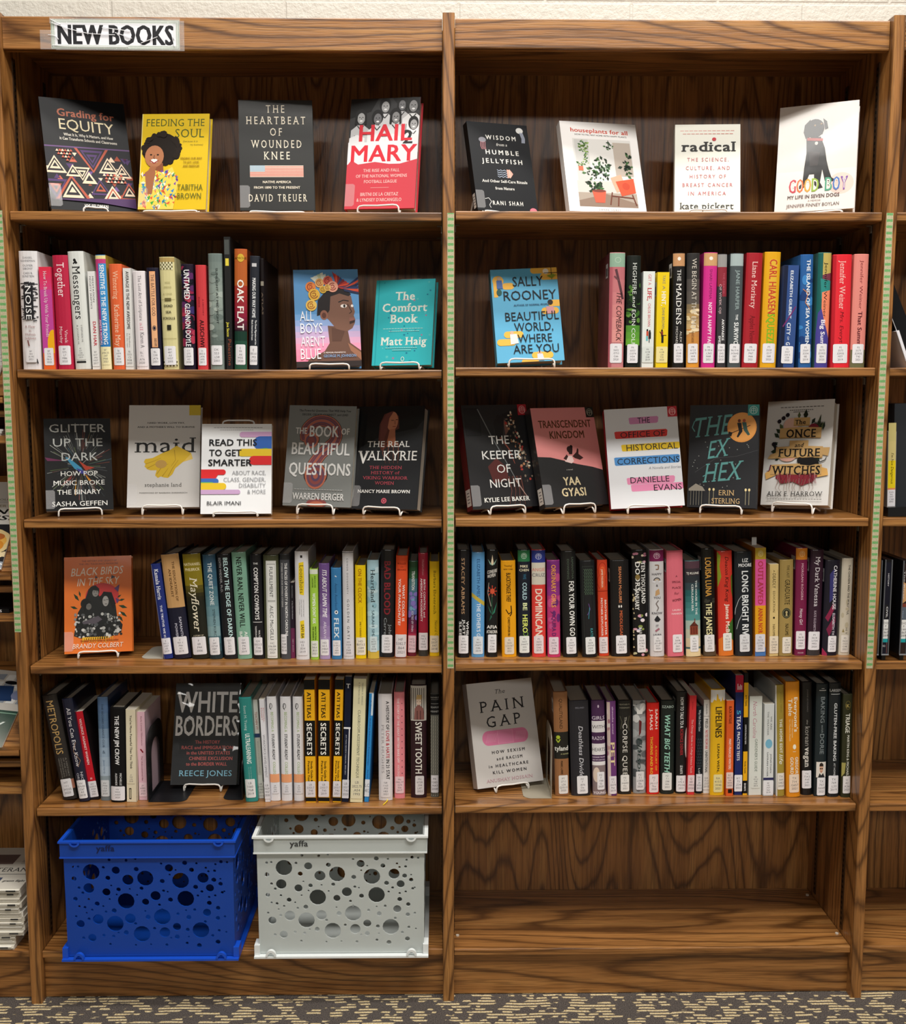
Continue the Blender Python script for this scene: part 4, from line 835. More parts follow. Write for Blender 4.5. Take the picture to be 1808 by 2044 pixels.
R4R = [
 (914,937.6,912,936,1098,1313,'1d1d22','hj','black hardcover with copper serif capitals','PS|3601|.B746|W45|2021',
  [V('STACEY ABRAMS',7,59,46,26,'c8a27a','s'),V('WHIL',66,80,84,20,'f0f0f0','b'),V('JUSTI',64,80,54,20,'f0f0f0','b'),V('SLEE',66,80,24,20,'f0f0f0','b')],{'side':'6a6a6e','stk':(10,92,79,96,'f0f0f4')}),
 (941,967.4,941.5,966.5,1102.5,1312,'5f9fd4','hj','sky blue hardcover crossed by a yellow band','PS|3601|.M477|O86|2019',
  [('P','c8b24a',(0,38),(100,47),(100,51),(0,42)),V('ELIZABETH AMES',6,42,52,24,'1e4a7c'),V("THE OTHER'S G",48,80,54,28,'e8f0f8','b')],{'stk':(12,90,80,97,'dfe8f0')}),
 (971,993,970.5,994,1097.7,1312,'1e2022','hj','black hardcover with red and cream flowers','PS|3601|.T78|C66|2020',
  [('P','e9d8b8',(50,4),(62,12),(50,14),(38,12)),('P','8fb8a8',(10,8),(50,14),(30,13)),('P','8fb8a8',(90,8),(50,14),(70,13)),V('x',2,2.5,50,1,'1e2022'),('T','CONJURE',6,94,22,3,'e8e4dc','bi',-2),('T','WOMEN',8,80,26,3,'e8e4dc','bi',-2)]
  +[('P','c8402c',(50+38*math.cos(a/1.27)*.3,38),(50+42*math.cos(a/1.27+.12),38+5.4*math.sin(a/1.27+.12)),(50+42*math.cos(a/1.27-.12),38+5.4*math.sin(a/1.27-.12))) for a in range(8)]
  +[E(52,38,20,2.6,'d8583a'),L([(50,41),(46,50),(54,60)],5,'2f6a4a'),L([(20,30),(12,40),(40,52)],4,'c8c0b0'),('P','2f7a62',(50,60),(8,50),(30,57)),('P','2f7a62',(50,60),(94,48),(74,58)),('P','24604e',(50,62),(24,66),(40,60)),C('AFIA',50,73,3,'f0eee8','b'),C('ATAKORA',50,77.5,3,'f0eee8','b',.6)],{'stk':(14,90,78.5,95.5,'eeeef2')}),
 (1002,1031,999.5,1028.5,1120,1312,'eba41c','h','amber yellow hardcover with black title','PS|3602|.U23367|B53|2021',
  [C('"Dazzling"',50,5.5,1.7,'6a4208','b',.8),C('NEW YORK',50,9,1.5,'6a4208','b',.8),V('BLACKTONGUE THIEF',12,42,50,30,'2a1c0a','b'),L([(66,46),(70,54),(58,57)],7,'2a1c0a'),L([(30,50),(50,55),(64,53)],6,'2a1c0a'),V('CHRISTOPHER BU',58,78,50,15,'4a300c','b')],{'stk':(18,84,79,97,'e8dcc8'),'bar':-.0}),
 (1035,1059,1033,1058,1097.7,1312,'22283a','hj','navy hardcover with green stamped top','PS|3603|.H4477|W4|2021',
  [R(0,0,100,10.5,'2f7a4c')]+logo_stamp(50,5.2,'cfe8d6')+[C('MIKE',50,16,2.2,'f0e8c8','b'),C('CHEN',50,19.5,2.2,'f0e8c8','b'),V('WE',22,27,54,24,'2f6a8a','b'),V('COULD',30,46,54,34,'bfe0ea','b'),V('BE',49,56,56,34,'e8f0b8','b'),V('HERO',60,77,56,40,'e6f07a','b'),('O',60,78,18,2,4,'8ac04a')],{'stk':(8,90,80,96,'ecf0ee')}),
 (1062.5,1089.5,1060.5,1088.5,1097.7,1312,'e0433c','hj','red hardcover with cream and indigo top','PS|3603|.R895|D66|2019',
  [R(0,0,100,11.5,'2c3a8c'),R(0,11.5,100,32,'ded8c8')]+logo_stamp(50,5.7,'cfd4f0')+[C('ANGIE',50,19.5,3,'e09a8a','b'),C('CRUZ',50,24.5,3,'8a8a8c','b'),V('DOMINICAN',36,80,50,50,'f6e4d4','b')],{'stk':(12,84,80,96.5,'ecdfe2')}),
 (1093,1119,1091.5,1117,1119,1312,'a03a86','hj','magenta hardcover with orange title','PS|3604|.I1176|Z46|2019',
  grad(0,36,'7a2f7a','98368a',4)+grad(36,100,'b03a7a','d83a70',6)+flecks(0,100,4,70,12,['c8508a','6a2a70'],20,3)+[V('ORDINARY GIRLS',4,48,50,34,'f2a25c','b'),V('JAQUIRA D',52,78,50,32,'6a2a6a','b')],{'stk':(10,86,79,97,'e9dae4')}),
 (1124,1154,1119.5,1148.5,1100.7,1312,'262626','hj','black hardcover with hand-lettered white title','PS|3604|.O9457|F67|2021',
  [V('SAMANTHA',5,26,76,13,'5a6a5a'),V('DOWNING',7,26,46,13,'5a6a5a'),V('FOR YOUR OWN GO',28,80,66,34,'f4f4f0','b')],{'stk':(22,90,81,97,'eeeef2')}),
 (1162.5,1192.6,1157,1186.5,1120,1312,'24262a','hj','black hardcover with green maze-like pattern','PS|3604|.A9763|M39|2019',
  [R(14,5,90,96,'3c4440'),R(17,6,87,95,'26282c')]+[L([(24+12*(i%5),8+3.4*(i//5)),(34+12*(i%5),9.6+3.4*(i//5)),(28+12*(i%5),11+3.4*(i//5))],3,'5f7a62') for i in range(40)]+[L([(50,44),(60,50),(40,56)],4,'6a4a8a'),L([(56,48),(48,60)],4,'3a8a9a'),V('KATE',70,79,66,16,'4a9aa0','b')],{'stk':(22,88,79,97,'ecf0f0')}),
 (1196,1215.5,1191.5,1212,1118.5,1310,'d8492c','h','narrow orange-red hardcover with swirling top','PS|3606|.I3477|B76|2021',
  [E(50,14,30,8,'e8683a'),('O',50,10,40,8,8,'b8341c'),('O',40,22,40,8,6,'b8341c'),R(22,8,72,30,'e2582f'),V('JAMIE FIGUEROA',9,28,46,16,'f6e2c8','b'),R(0,31.5,100,32,'8a2412'),V('BROTHER SISTER',41,78,74,18,'f8e6dc','b'),V('MOTHER EXPLORER',39,79,36,18,'f8e6dc','b')],{'stk':(4,90,80,97,'ece2e4')}),
 (1221,1258,1217,1255,1119,1311,'232122','hj','wide black hardcover with rust orange capitals','PS|3607|.R36395|M53|2019',
  [V('SEANAN McGUIRE',6,44,52,14,'d88a5c','b'),E(44,47.5,4,1.4,'f0ece6'),E(56,47.5,4,1.4,'f0ece6'),V('MIDDLEGAM',52,80,54,15,'c8623a','b')],{'stk':(24,82,78,97,'f0f0f4'),'bar':-.01}),
 (1264,1294,1261,1290,1098,1311,'1c1c1e','hj','black floral hardcover with stacked title','PS|3608|.A783|T46|2019',
  flecks(0,100,1,12,10,['c8849c','e9d8c0','8a9a50'],12,1)+flecks(10,100,60,76,12,['d8a0b0','f0e4e8','6a84b8','8a9a50'],12,1.2)+flecks(0,14,30,98,12,['c8b890'],6,1)+[V('THE',10,13,76,22,'e8e8e4','s'),V('TEN THOUSAND',11,50,74,26,'f2f2ee','sb'),V('DOORS',11,38,36,30,'f2f2ee','sb'),E(36,25,16,2.6,'8a7440'),V('OF',34,38,52,12,'e8e8e4','s'),V('JANUARY',36,56,30,26,'f2f2ee','sb'),V('HAR',72,79,50,18,'e0e0dc','s')]+flecks(4,96,90,99,9,['f0e0e0','d8a0b0','c8c8a0'],12,1.2),{'stk':(26,84,79,96,'ecebee')}),
 (1297.7,1327,1297,1324,1097.7,1311,'d5d4d6','hj','silver grey hardcover with little icons','PS|3608|.A71483|H37|2020',
  [R(0,0,100,10.5,'7a1f52')]+logo_stamp(50,5.2,'e8c8da')+[L([(36,14),(62,14),(60,18),(42,18)],8,'8a6a54'),C('HAPPY',50,23.5,2,'5a565c','b'),('O',50,28.5,22,2.6,6,'3a3236',180,360),('O',50,28.8,14,1.8,5,'c8a878',180,360),E(28,29.5,12,1,'e6e6ec'),E(74,29.5,12,1,'e6e6ec'),C('&',50,34,2,'5a565c','b'),('P','c8a070',(40,38),(64,36),(70,41),(36,43)),C('YOU',50,45.5,2,'5a565c','b'),L([(60,47),(42,50),(60,54),(48,57)],7,'7a706c'),C('KNOW',50,60,2,'5a565c','b'),('P','33333a',(50,61),(74,65),(60,67),(40,67),(28,65)),C('IT',50,72,2,'5a565c','b'),L([(36,76),(64,73.5)],13,'a86a7a'),C('LAURA',50,80,1.6,'5a565c','b')],{'stk':(22,84,80,95,'e8e8ea')}),
 (1332.6,1366,1331,1362.5,1100,1311,'e67484','h','salmon pink hardcover with small centred words','PS|3608|.A7148|S64|2021',
  [R(0,0,100,1,'c85a6c'),C('A',58,24.5,1.7,'6a2430','b'),C('SPECIAL',58,30,1.9,'6a2430','b',.8),C('PLACE',58,35.5,1.9,'6a2430','b'),C('for',58,41,2.4,'6a2430','si'),('T','WOMEN',30,86,48,2.4,'6a2430','b',-1.2),C('LAURA',58,56.5,1.7,'fbd8dc','b'),C('HANKIN',58,60,1.7,'fbd8dc','b')],{'stk':(30,90,79,96,'f0eaee'),'bar':-.012}),
 (1369,1400,1368,1396,1120,1311,'4a6a6c','hj','teal hardcover with brick house picture','PS|3611|.L86|H68|2020',
  grad(0,30,'5c3a46','2f4a52',4)+grad(30,62,'1f5a5c','5a9a98',5)+grad(62,90,'9ab8b4','e0c8a0',3)+[C('TJ KLUNE',50,13.5,2.2,'f0eee6','b',.9),V('THE HOUSE IN THE',20,56,72,13,'dfe8e6','b'),V('CERULEAN SEA',24,52,46,13,'dfe8e6','b'),R(26,68,82,77,'8a3f2c'),R(34,69,40,76,'5a2418'),R(50,69,56,76,'5a2418'),R(66,69,72,76,'5a2418'),('P','5a2a20',(24,68),(54,63),(86,68)),L([(60,60),(60,66)],6,'7a3a2c'),R(0,92,100,100,'ecd8a8')],{'stk':(26,84,78,95,'f0f0f2')}),
 (1403.5,1431,1400.5,1425,1095.6,1310,'1e1e1c','hj','black hardcover with gold and cream tall capitals','PS|3612|.U53|J36|2020',
  [V('LOUISA LUNA',8,44,48,44,'d8a048','b'),V('THE JANES',50,80,48,44,'efe6b0','b'),R(0,90,100,100,'5a4a38')]+flecks(10,90,44,50,5,['4a4a40','6a6a5a'],14,1.2),{'stk':(10,86,80,96,'e9e9ea'),'bar':-.0}),
 (1435,1465,1431.5,1461,1100.7,1310,'d23a2c','hj','red hardcover splashed green and orange','PS|3613|.C28|D43|2020',
  [('P','8a9a2c',(0,0),(22,4),(14,14),(24,24),(0,34)),('P','5a6a24',(88,24),(100,22),(100,44),(90,38)),('P','3f6a2c',(60,72),(100,64),(100,90),(74,84)),('P','e07a2c',(0,84),(60,78),(100,86),(100,100),(0,100)),V('Deacon King Kong',5,48,62,24,'2a1410','i'),V('James McBr',50,80,62,26,'f6ead8','b')],{'stk':(28,88,78,95,'ecebe6')}),
 (1467.5,1503.5,1466.5,1500.5,1102,1310,'252c34','hj','blue-black hardcover with cracked white capitals','PS|3613|.O5644|L66|2020',
  [C('LIZ',60,9.5,3.4,'eef0f2','b',.8),C('MOORE',60,14,3,'eef0f2','b',.8),V('LONG BRIGHT RIV',18,80,58,36,'eef2f4','b'),L([(36,42),(20,46),(4,54),(0,60)],3,'b8bcc0'),L([(44,58),(20,66),(8,74)],3,'b8bcc0')],{'stk':(24,82,79,96,'dfe2e6')}),
 (1506.5,1528,1507.2,1528.5,1094,1310,'e08a28','p','paperback banded olive, pink and orange','PS|3614|.O7746|O98|2021',
  [R(0,0,100,10.5,'b89a34'),R(0,10.5,100,53,'e0589a'),R(0,53,100,92,'e2a022'),R(0,92,100,100,'4a78b8')]+logo_stamp(50,5.2,'e9dca0')+[V('OUTLAWED',12,52,50,46,'b83a4c','sb'),V('ANNA NOR',55,79,50,38,'c03a2c','sb')],{'stk':(2,94,79.5,96,'dcdde6'),'tab':1}),
 (1535,1553,1535.5,1554.5,1126.7,1310,'d9bf80','p','sandy cream paperback, shorter than neighbours','PS|3614|.O958|D43|2020',
  [V('A',6,9,50,20,'5a4a24','s'),V('DEADLY',10,26,50,34,'3a2f18','s'),V('EDUCATION',29,52,50,24,'5a4a24','s'),E(50,58,10,1.2,'3a2f18'),V('NAOMI',65,78,50,24,'5a4a24','s'),L([(14,6),(14,50)],4,'b89a58'),L([(86,6),(86,50)],4,'b89a58')],{'stk':(2,98,78,97,'e9ddc6')}),
 (1555,1582,1557.5,1584.5,1118,1310,'a28a50','hj','dull gold hardcover with black keyhole','PS|3614|.O958|L38|2021',
  [V('THE LAST',5,18,58,18,'4a3c1c','s'),V('GRADUATE',20,46,54,36,'2c2412','s'),E(50,55,32,5.4,'3a3a2c'),('O',50,55,26,4.2,4,'7a7a5c'),E(50,54,8,1.4,'b8a878'),('P','b8a878',(46,55),(54,55),(58,58),(42,58)),V('NAOMI',66,78,54,24,'2c2412','s')],{'stk':(22,88,80,97,'ece6da')}),
 (1586.5,1609,1589.5,1613,1093.8,1309,'7a1f48','hj','maroon hardcover with orange stamped top','PS|3618|.O4467|H66|2021',
  [R(0,0,100,10.5,'dc8a2c')]+logo_stamp(50,5.2,'f2cc90')+[V('MORGAN ROGERS',14,48,54,18,'d8a8b8','b'),V('Honey Girl',56,71,50,26,'f6e8ee','i'),C('roost',50,98,1.6,'e8c8d4')],{'stk':(8,88,77,94,'efe9ee'),'bar':.002}),
 (1613,1637,1617,1645.5,1097.7,1309,'43283c','hj','dark plum hardcover with white serif title','PS|3618|.U734|M93|2020',
  [V('My Dark Vanessa',6,53,54,34,'e8e2e8','s'),V('KATE ELIZABETH',57,77,48,16,'c8b8c8','s'),R(0,92,100,100,'4a4648')],{'stk':(6,92,77,94.5,'ecebf0'),'bar':.006}),
 (1641,1671,1648.5,1678.5,1118.5,1309,'262434','hj','blue-black hardcover streaked with magenta','PS|3620|.H6273|C38|2020',
  [('P','3a3a78',(30,14),(60,8),(56,40),(34,44)),('P','8a2448',(10,60),(60,44),(70,50),(30,64)),('P','7a2244',(20,72),(76,56),(80,64),(40,80)),('P','a02a50',(0,92),(30,98),(30,100),(0,100)),V('CATHERINE HOUSE',5,51,66,22,'eceaf0','b'),V('ELISABETH TH',55,78,66,16,'d8d4e0','b')],{'stk':(34,92,79,96,'f0f0f4'),'bar':-.0}),
 (1675,1696.6,1681,1703.5,1114.7,1308,'d2cab8','hj','beige hardcover at the end of its row','PS|3622|.O23|C48|2021',
  [V('THE CHOSEN AND THE BEAUTIFUL',6,58,64,18,'3a362e','b'),V('NGHI V',66,78,60,20,'5a564c'),('P','9a8a5c',(20,76),(30,72),(42,76))]+flecks(5,60,40,76,4,['c0b69c'],14,2),{'stk':(14,86,79,97,'e6e1d8')}),
]
R5L = [
 (124.7,154,82,112,1390,1598,'3a3634','hj','brown-black leaning hardcover with outlined capitals','HT|111|.W555|2020',
  [V('METROPOLIS',5,56,46,48,'c8a468'),V('A HISTORY',60,78,78,8,'8a8680'),V('OF THE CITY,',60,78,62,8,'8a8680'),V('HUMANKINDS',60,78,46,8,'8a8680'),V('GREATEST INVENTION',60,79,30,8,'8a8680'),R(60,81,100,90,'a8705c')],{'stk':(10,84,80,97,'e4e4e8')}),
 (158,178,121,144,1396.7,1601,'262a42','hj','dark indigo leaning hardcover with white serif title','HV|874.82|.C67|A3|2018',
  [V('All You Can Ever Know',8,66,50,34,'e9e6ea','s'),V('NIC',71,79,70,20,'d8d8e0','s'),V('CHU',72,79,34,20,'d8d8e0','s'),L([(66,42),(30,50),(80,60),(50,66)],3,'b88a60')],{'stk':(8,90,79,97,'e9e9ec')}),
 (181,199,149,165,1421.6,1597,'c41e2c','p','bright red leaning paperback','HV|6250.4|.W65|V56|2021',
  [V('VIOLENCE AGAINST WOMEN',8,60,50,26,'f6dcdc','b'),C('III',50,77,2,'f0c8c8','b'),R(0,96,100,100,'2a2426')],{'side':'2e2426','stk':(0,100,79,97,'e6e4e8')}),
 (201.5,220,192,215,1392,1598,'6a84a4','hj','steel blue hardcover with thin dark capitals','HV|7936|.C4|H37|2020',
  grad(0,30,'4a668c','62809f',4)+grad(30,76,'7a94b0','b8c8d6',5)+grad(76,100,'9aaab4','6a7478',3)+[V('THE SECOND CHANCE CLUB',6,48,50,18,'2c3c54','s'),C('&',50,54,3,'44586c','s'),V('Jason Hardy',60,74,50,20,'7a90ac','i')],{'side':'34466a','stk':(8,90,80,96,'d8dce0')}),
 (222,249,217,249,1413,1602,'1a1a1c','h','broad black paperback with bold white capitals','HV|9950|.A437|2020',
  [V('THE NEW JIM CROW',8,60,48,28,'f4f4f4','b'),V('MICHELLE',69,82,70,13,'e0e0e0','b'),V('ALEXANDE',69,82,40,13,'e0e0e0','b')],{'stk':(0,96,83,98,'ecebf0')}),
 (253,273,250,271,1417,1601,'e6dcc0','p','cream paperback with small black title','JC|328|.L36|2018',
  [V("You're More Powerful Than You Think",6,64,50,20,'3a362c','b'),R(26,85,48,97,'2a2826'),R(31,86,43,96,'c8bfa4')],{'stk':(8,86,68,80,'e6dcc0')}),
 (277,293.5,272,290,1421,1597,'e0b8c6','p','pale pink paperback beside the black bookend','JV|6483|.C58|2021',
  [V('Karla Cornejo Villavicencio',5,38,56,16,'7a2a44','s'),L([(36,42),(66,46)],16,'8a1428'),V('The Undocumented Am',50,78,50,18,'7a2a44','s')],{'side':'d0b4c0','stk':(4,94,80,96,'e9ccd6')}),
 (489.6,515,476,500,1393.6,1601,'2f8c86','hj','teal hardcover leaning against white spines','LB|1060|.Y68|2019',
  [V('Scott H. Young',7,31,46,20,'c8e2de','s'),V('ULTRALEARNING',34,63,52,36,'f0f8f6','b'),V('Master Hard Skills, Outsmart',66,78,62,7,'a8d0cc'),V('the Competition',66,78,46,7,'a8d0cc')],{'stk':(6,88,78,96,'e9ebec')}),
 (517,527,504,514,1397,1594,'dcdcd4','p','thin cream paperback with red handwriting','LB|1025|.F85|2019',
  [V("TEACHIN' IT!",12,30,50,44,'a83a30'),R(0,34,100,38,'34446a'),R(0,38,100,76,'c9c8bc'),V('BREAKOUT MOVES THAT BREAK',42,74,50,18,'8a8a80')],{'stk':(0,100,82,97,'dcdcd4')}),
 (529,540,516.5,527.5,1396.7,1601,'e4e4ea','p','thin white paperback with grey capitals','LB|1029|.W67|2020',
  [V('ROTHWELL,',8,22,72,24,'c06a70'),V('EGGERT',8,20,36,24,'c06a70'),V('WORKFORCE DEVELOPMENT',34,76,50,42,'8a8a92')],{'stk':(0,100,80,97,'e4e4ea')}),
 (542,558.3,530,551.5,1391.6,1599,'e6e6ea','h','white hardcover, leftmost of three matching','LB|2341|.M3|2016',None,{}),
 (563,583,557,579,1391.6,1599,'e6e6ea','h','white hardcover, middle of three matching','LB|2341|.M3|2016',None,{}),
 (587,606,583,604.5,1391.6,1599,'e6e6ea','h','white hardcover, rightmost of three matching','LB|2341|.M3|2016',None,{}),
 (608.7,630,607.5,629,1356.7,1602,'f2b41e','p','yellow and black paperback, leftmost of three matching','LB|2353.7|.T43|2019',None,{}),
 (635,658,635,658.5,1356.7,1602,'f2b41e','p','yellow and black paperback, middle of three matching','LB|2353.7|.T43|2019',None,{}),
 (663,681,669,685.5,1356.7,1602,'f2b41e','p','yellow and black paperback, rightmost of three matching','LB|2353.7|.T43|2021',None,{}),
 (681.7,696,689,702,1351,1601,'1e2640','p','navy paperback with a white corner line','LB|2353.7|.T43|2020',
  [C('T',50,9,3.4,'f0f0f4','sb'),R(0,40,100,41.4,'e8e8ec'),R(76,40,92,84,'e8e8ec'),V('ATI TEAS REVIEW MANUAL 2020-2021',46,78,40,16,'c8ccd8')],{'stk':(0,100,82,97,'dcdce4')}),
 (698.5,723.7,705,732,1355.5,1602,'e6e0b8','p','tall cream paperback with wide green-grey capitals','LB|2822.75|.A54|1993',
  [V('THOMAS A. ANGELO',3,21,72,10,'6a7068','s'),V('K. PATRICIA CROSS',3,20,46,10,'6a7068','s'),V('CLASSROOM ASSESSMENT TECHNIQUES',25,82,52,20,'6a7068','s')],{'stk':(6,94,80,97,'e6e0c0')}),
 (726.5,736,736.5,746,1384.7,1601,'2f8ad0','p','thin bright blue paperback','LC|4812',
  [R(60,0,100,20,'d8e6f0'),V('A Guide to Building Education Partnerships',6,66,50,26,'1c3f8a'),V('Amy Wells',70,78,50,22,'1c3f8a')],{'stk':(0,100,79,95,'dfe4ec')}),
 (755,782.5,755,783,1386,1598,'ded9da','h','white hardcover with yellow ribbon marker','NB|1163|.P93|H83|2021',
  [V('A HISTORY OF',6,33,68,22,'2a2628','b'),V('LOVE & HATE',34,60,68,24,'b83444','b'),V('IN 21 STAT',61,80,68,24,'2a2628','b'),V('PETER HUGHES',28,74,32,18,'a09a9e','s')],{'stk':(14,88,80,97,'e6e1e4'),'rib':1}),
 (787,807.5,786,807.5,1382,1594,'ea8c94','h','rose pink hardcover with navy dots','PN|1992.77|.G74|S56|2017',
  [V('THE STORY OF THE GREAT BRITISH BAKE OFF',5,66,40,20,'f8e0e2','b'),V('ANITA SINGH',68,79,40,20,'f8e0e2')]+[E(76,10+i*6,4,.5,'4a2a4a') for i in range(12)],{'stk':(8,92,79,95,'f0ccd2')}),
 (820,851.5,819,851,1368,1593,'3f222c','hj','oxblood hardcover with dripping white capitals','PN|6728|.S94|L47|2021',
  [R(0,0,100,31,'c8c4bc')]+[R(4+i*13,2,8+i*13,30,'4a3c38') for i in range(7)]+[('P','8a5a54',(22,30),(26,20),(50,16),(80,20),(86,30)),E(52,14,17,3,'e2c8b4'),('P','c8a870',(34,12),(40,8),(70,8),(70,12)),L([(40,14),(44,14)],4,'3a2a2a'),L([(58,14),(62,14)],4,'3a2a2a'),R(40,22,44,30,'4a2428'),R(60,22,64,30,'4a2428'),V('SWEET TOOTH',32,78,50,40,'f2eee6','b')],{'stk':(28,84,80,97,'e4e0e2'),'D':.17}),
 (859,876,859.5,876,1384.7,1591.6,'6a6a64','h','grey chevron-patterned hardcover','PR|1585|.N43|2008',
  [R(0,0,100,20,'2a2a2c'),R(5,5,95,5.5,'8a8a88'),R(5,9,95,9.5,'8a8a88'),C('NOVELS',50,4,1.4,'a8a8a4','b'),C('SEAMUS',50,13.5,1.6,'a8a8a4','b'),C('HEANEY',50,17.5,1.6,'a8a8a4','b')]+[('L',[(5+i*24,21+j*3.2),(17+i*24,23+j*3.2),(5+i*24,25+j*3.2)],5,'b9b7a6') for i in range(4) for j in range(24)],{'stk':(4,94,78,95,'ecebf0')}),
]
_bsr = [('O',42,8,14,2.4,5,'4a4a4c'),L([(42,6),(30,10),(46,12)],5,'4a4a4c'),V('BECOMING A',14,33,52,26,'9ab86a'),V('STUDENT-READY',35,60,52,26,'3c3e40','b'),V('COLLEGE',62,76,52,26,'9ab86a'),R(0,74,100,82,'efa87a')]
_ati = [R(0,0,100,8,'1c1c1c'),V('ATI TEAS',10,31,44,36,'1c1a14','b'),R(0,33,100,62,'181818'),V('SECRETS',35,61,44,46,'f6f4ec','sb'),V('Study Guide &',66,83,62,18,'1c1a14','b'),V('Practice Test',66,83,34,18,'1c1a14','b'),R(0,96,100,99,'1c1c1c')]
for _i in range(10, 13): R5L[_i] = R5L[_i][:10]+(_bsr, {'stk': (8, 92, 83, 93, 'e4e4ea')})
for _i in range(13, 16): R5L[_i] = R5L[_i][:10]+(_ati, {'stk': (2, 94, 82.5, 95.5, 'e4dfe4')})
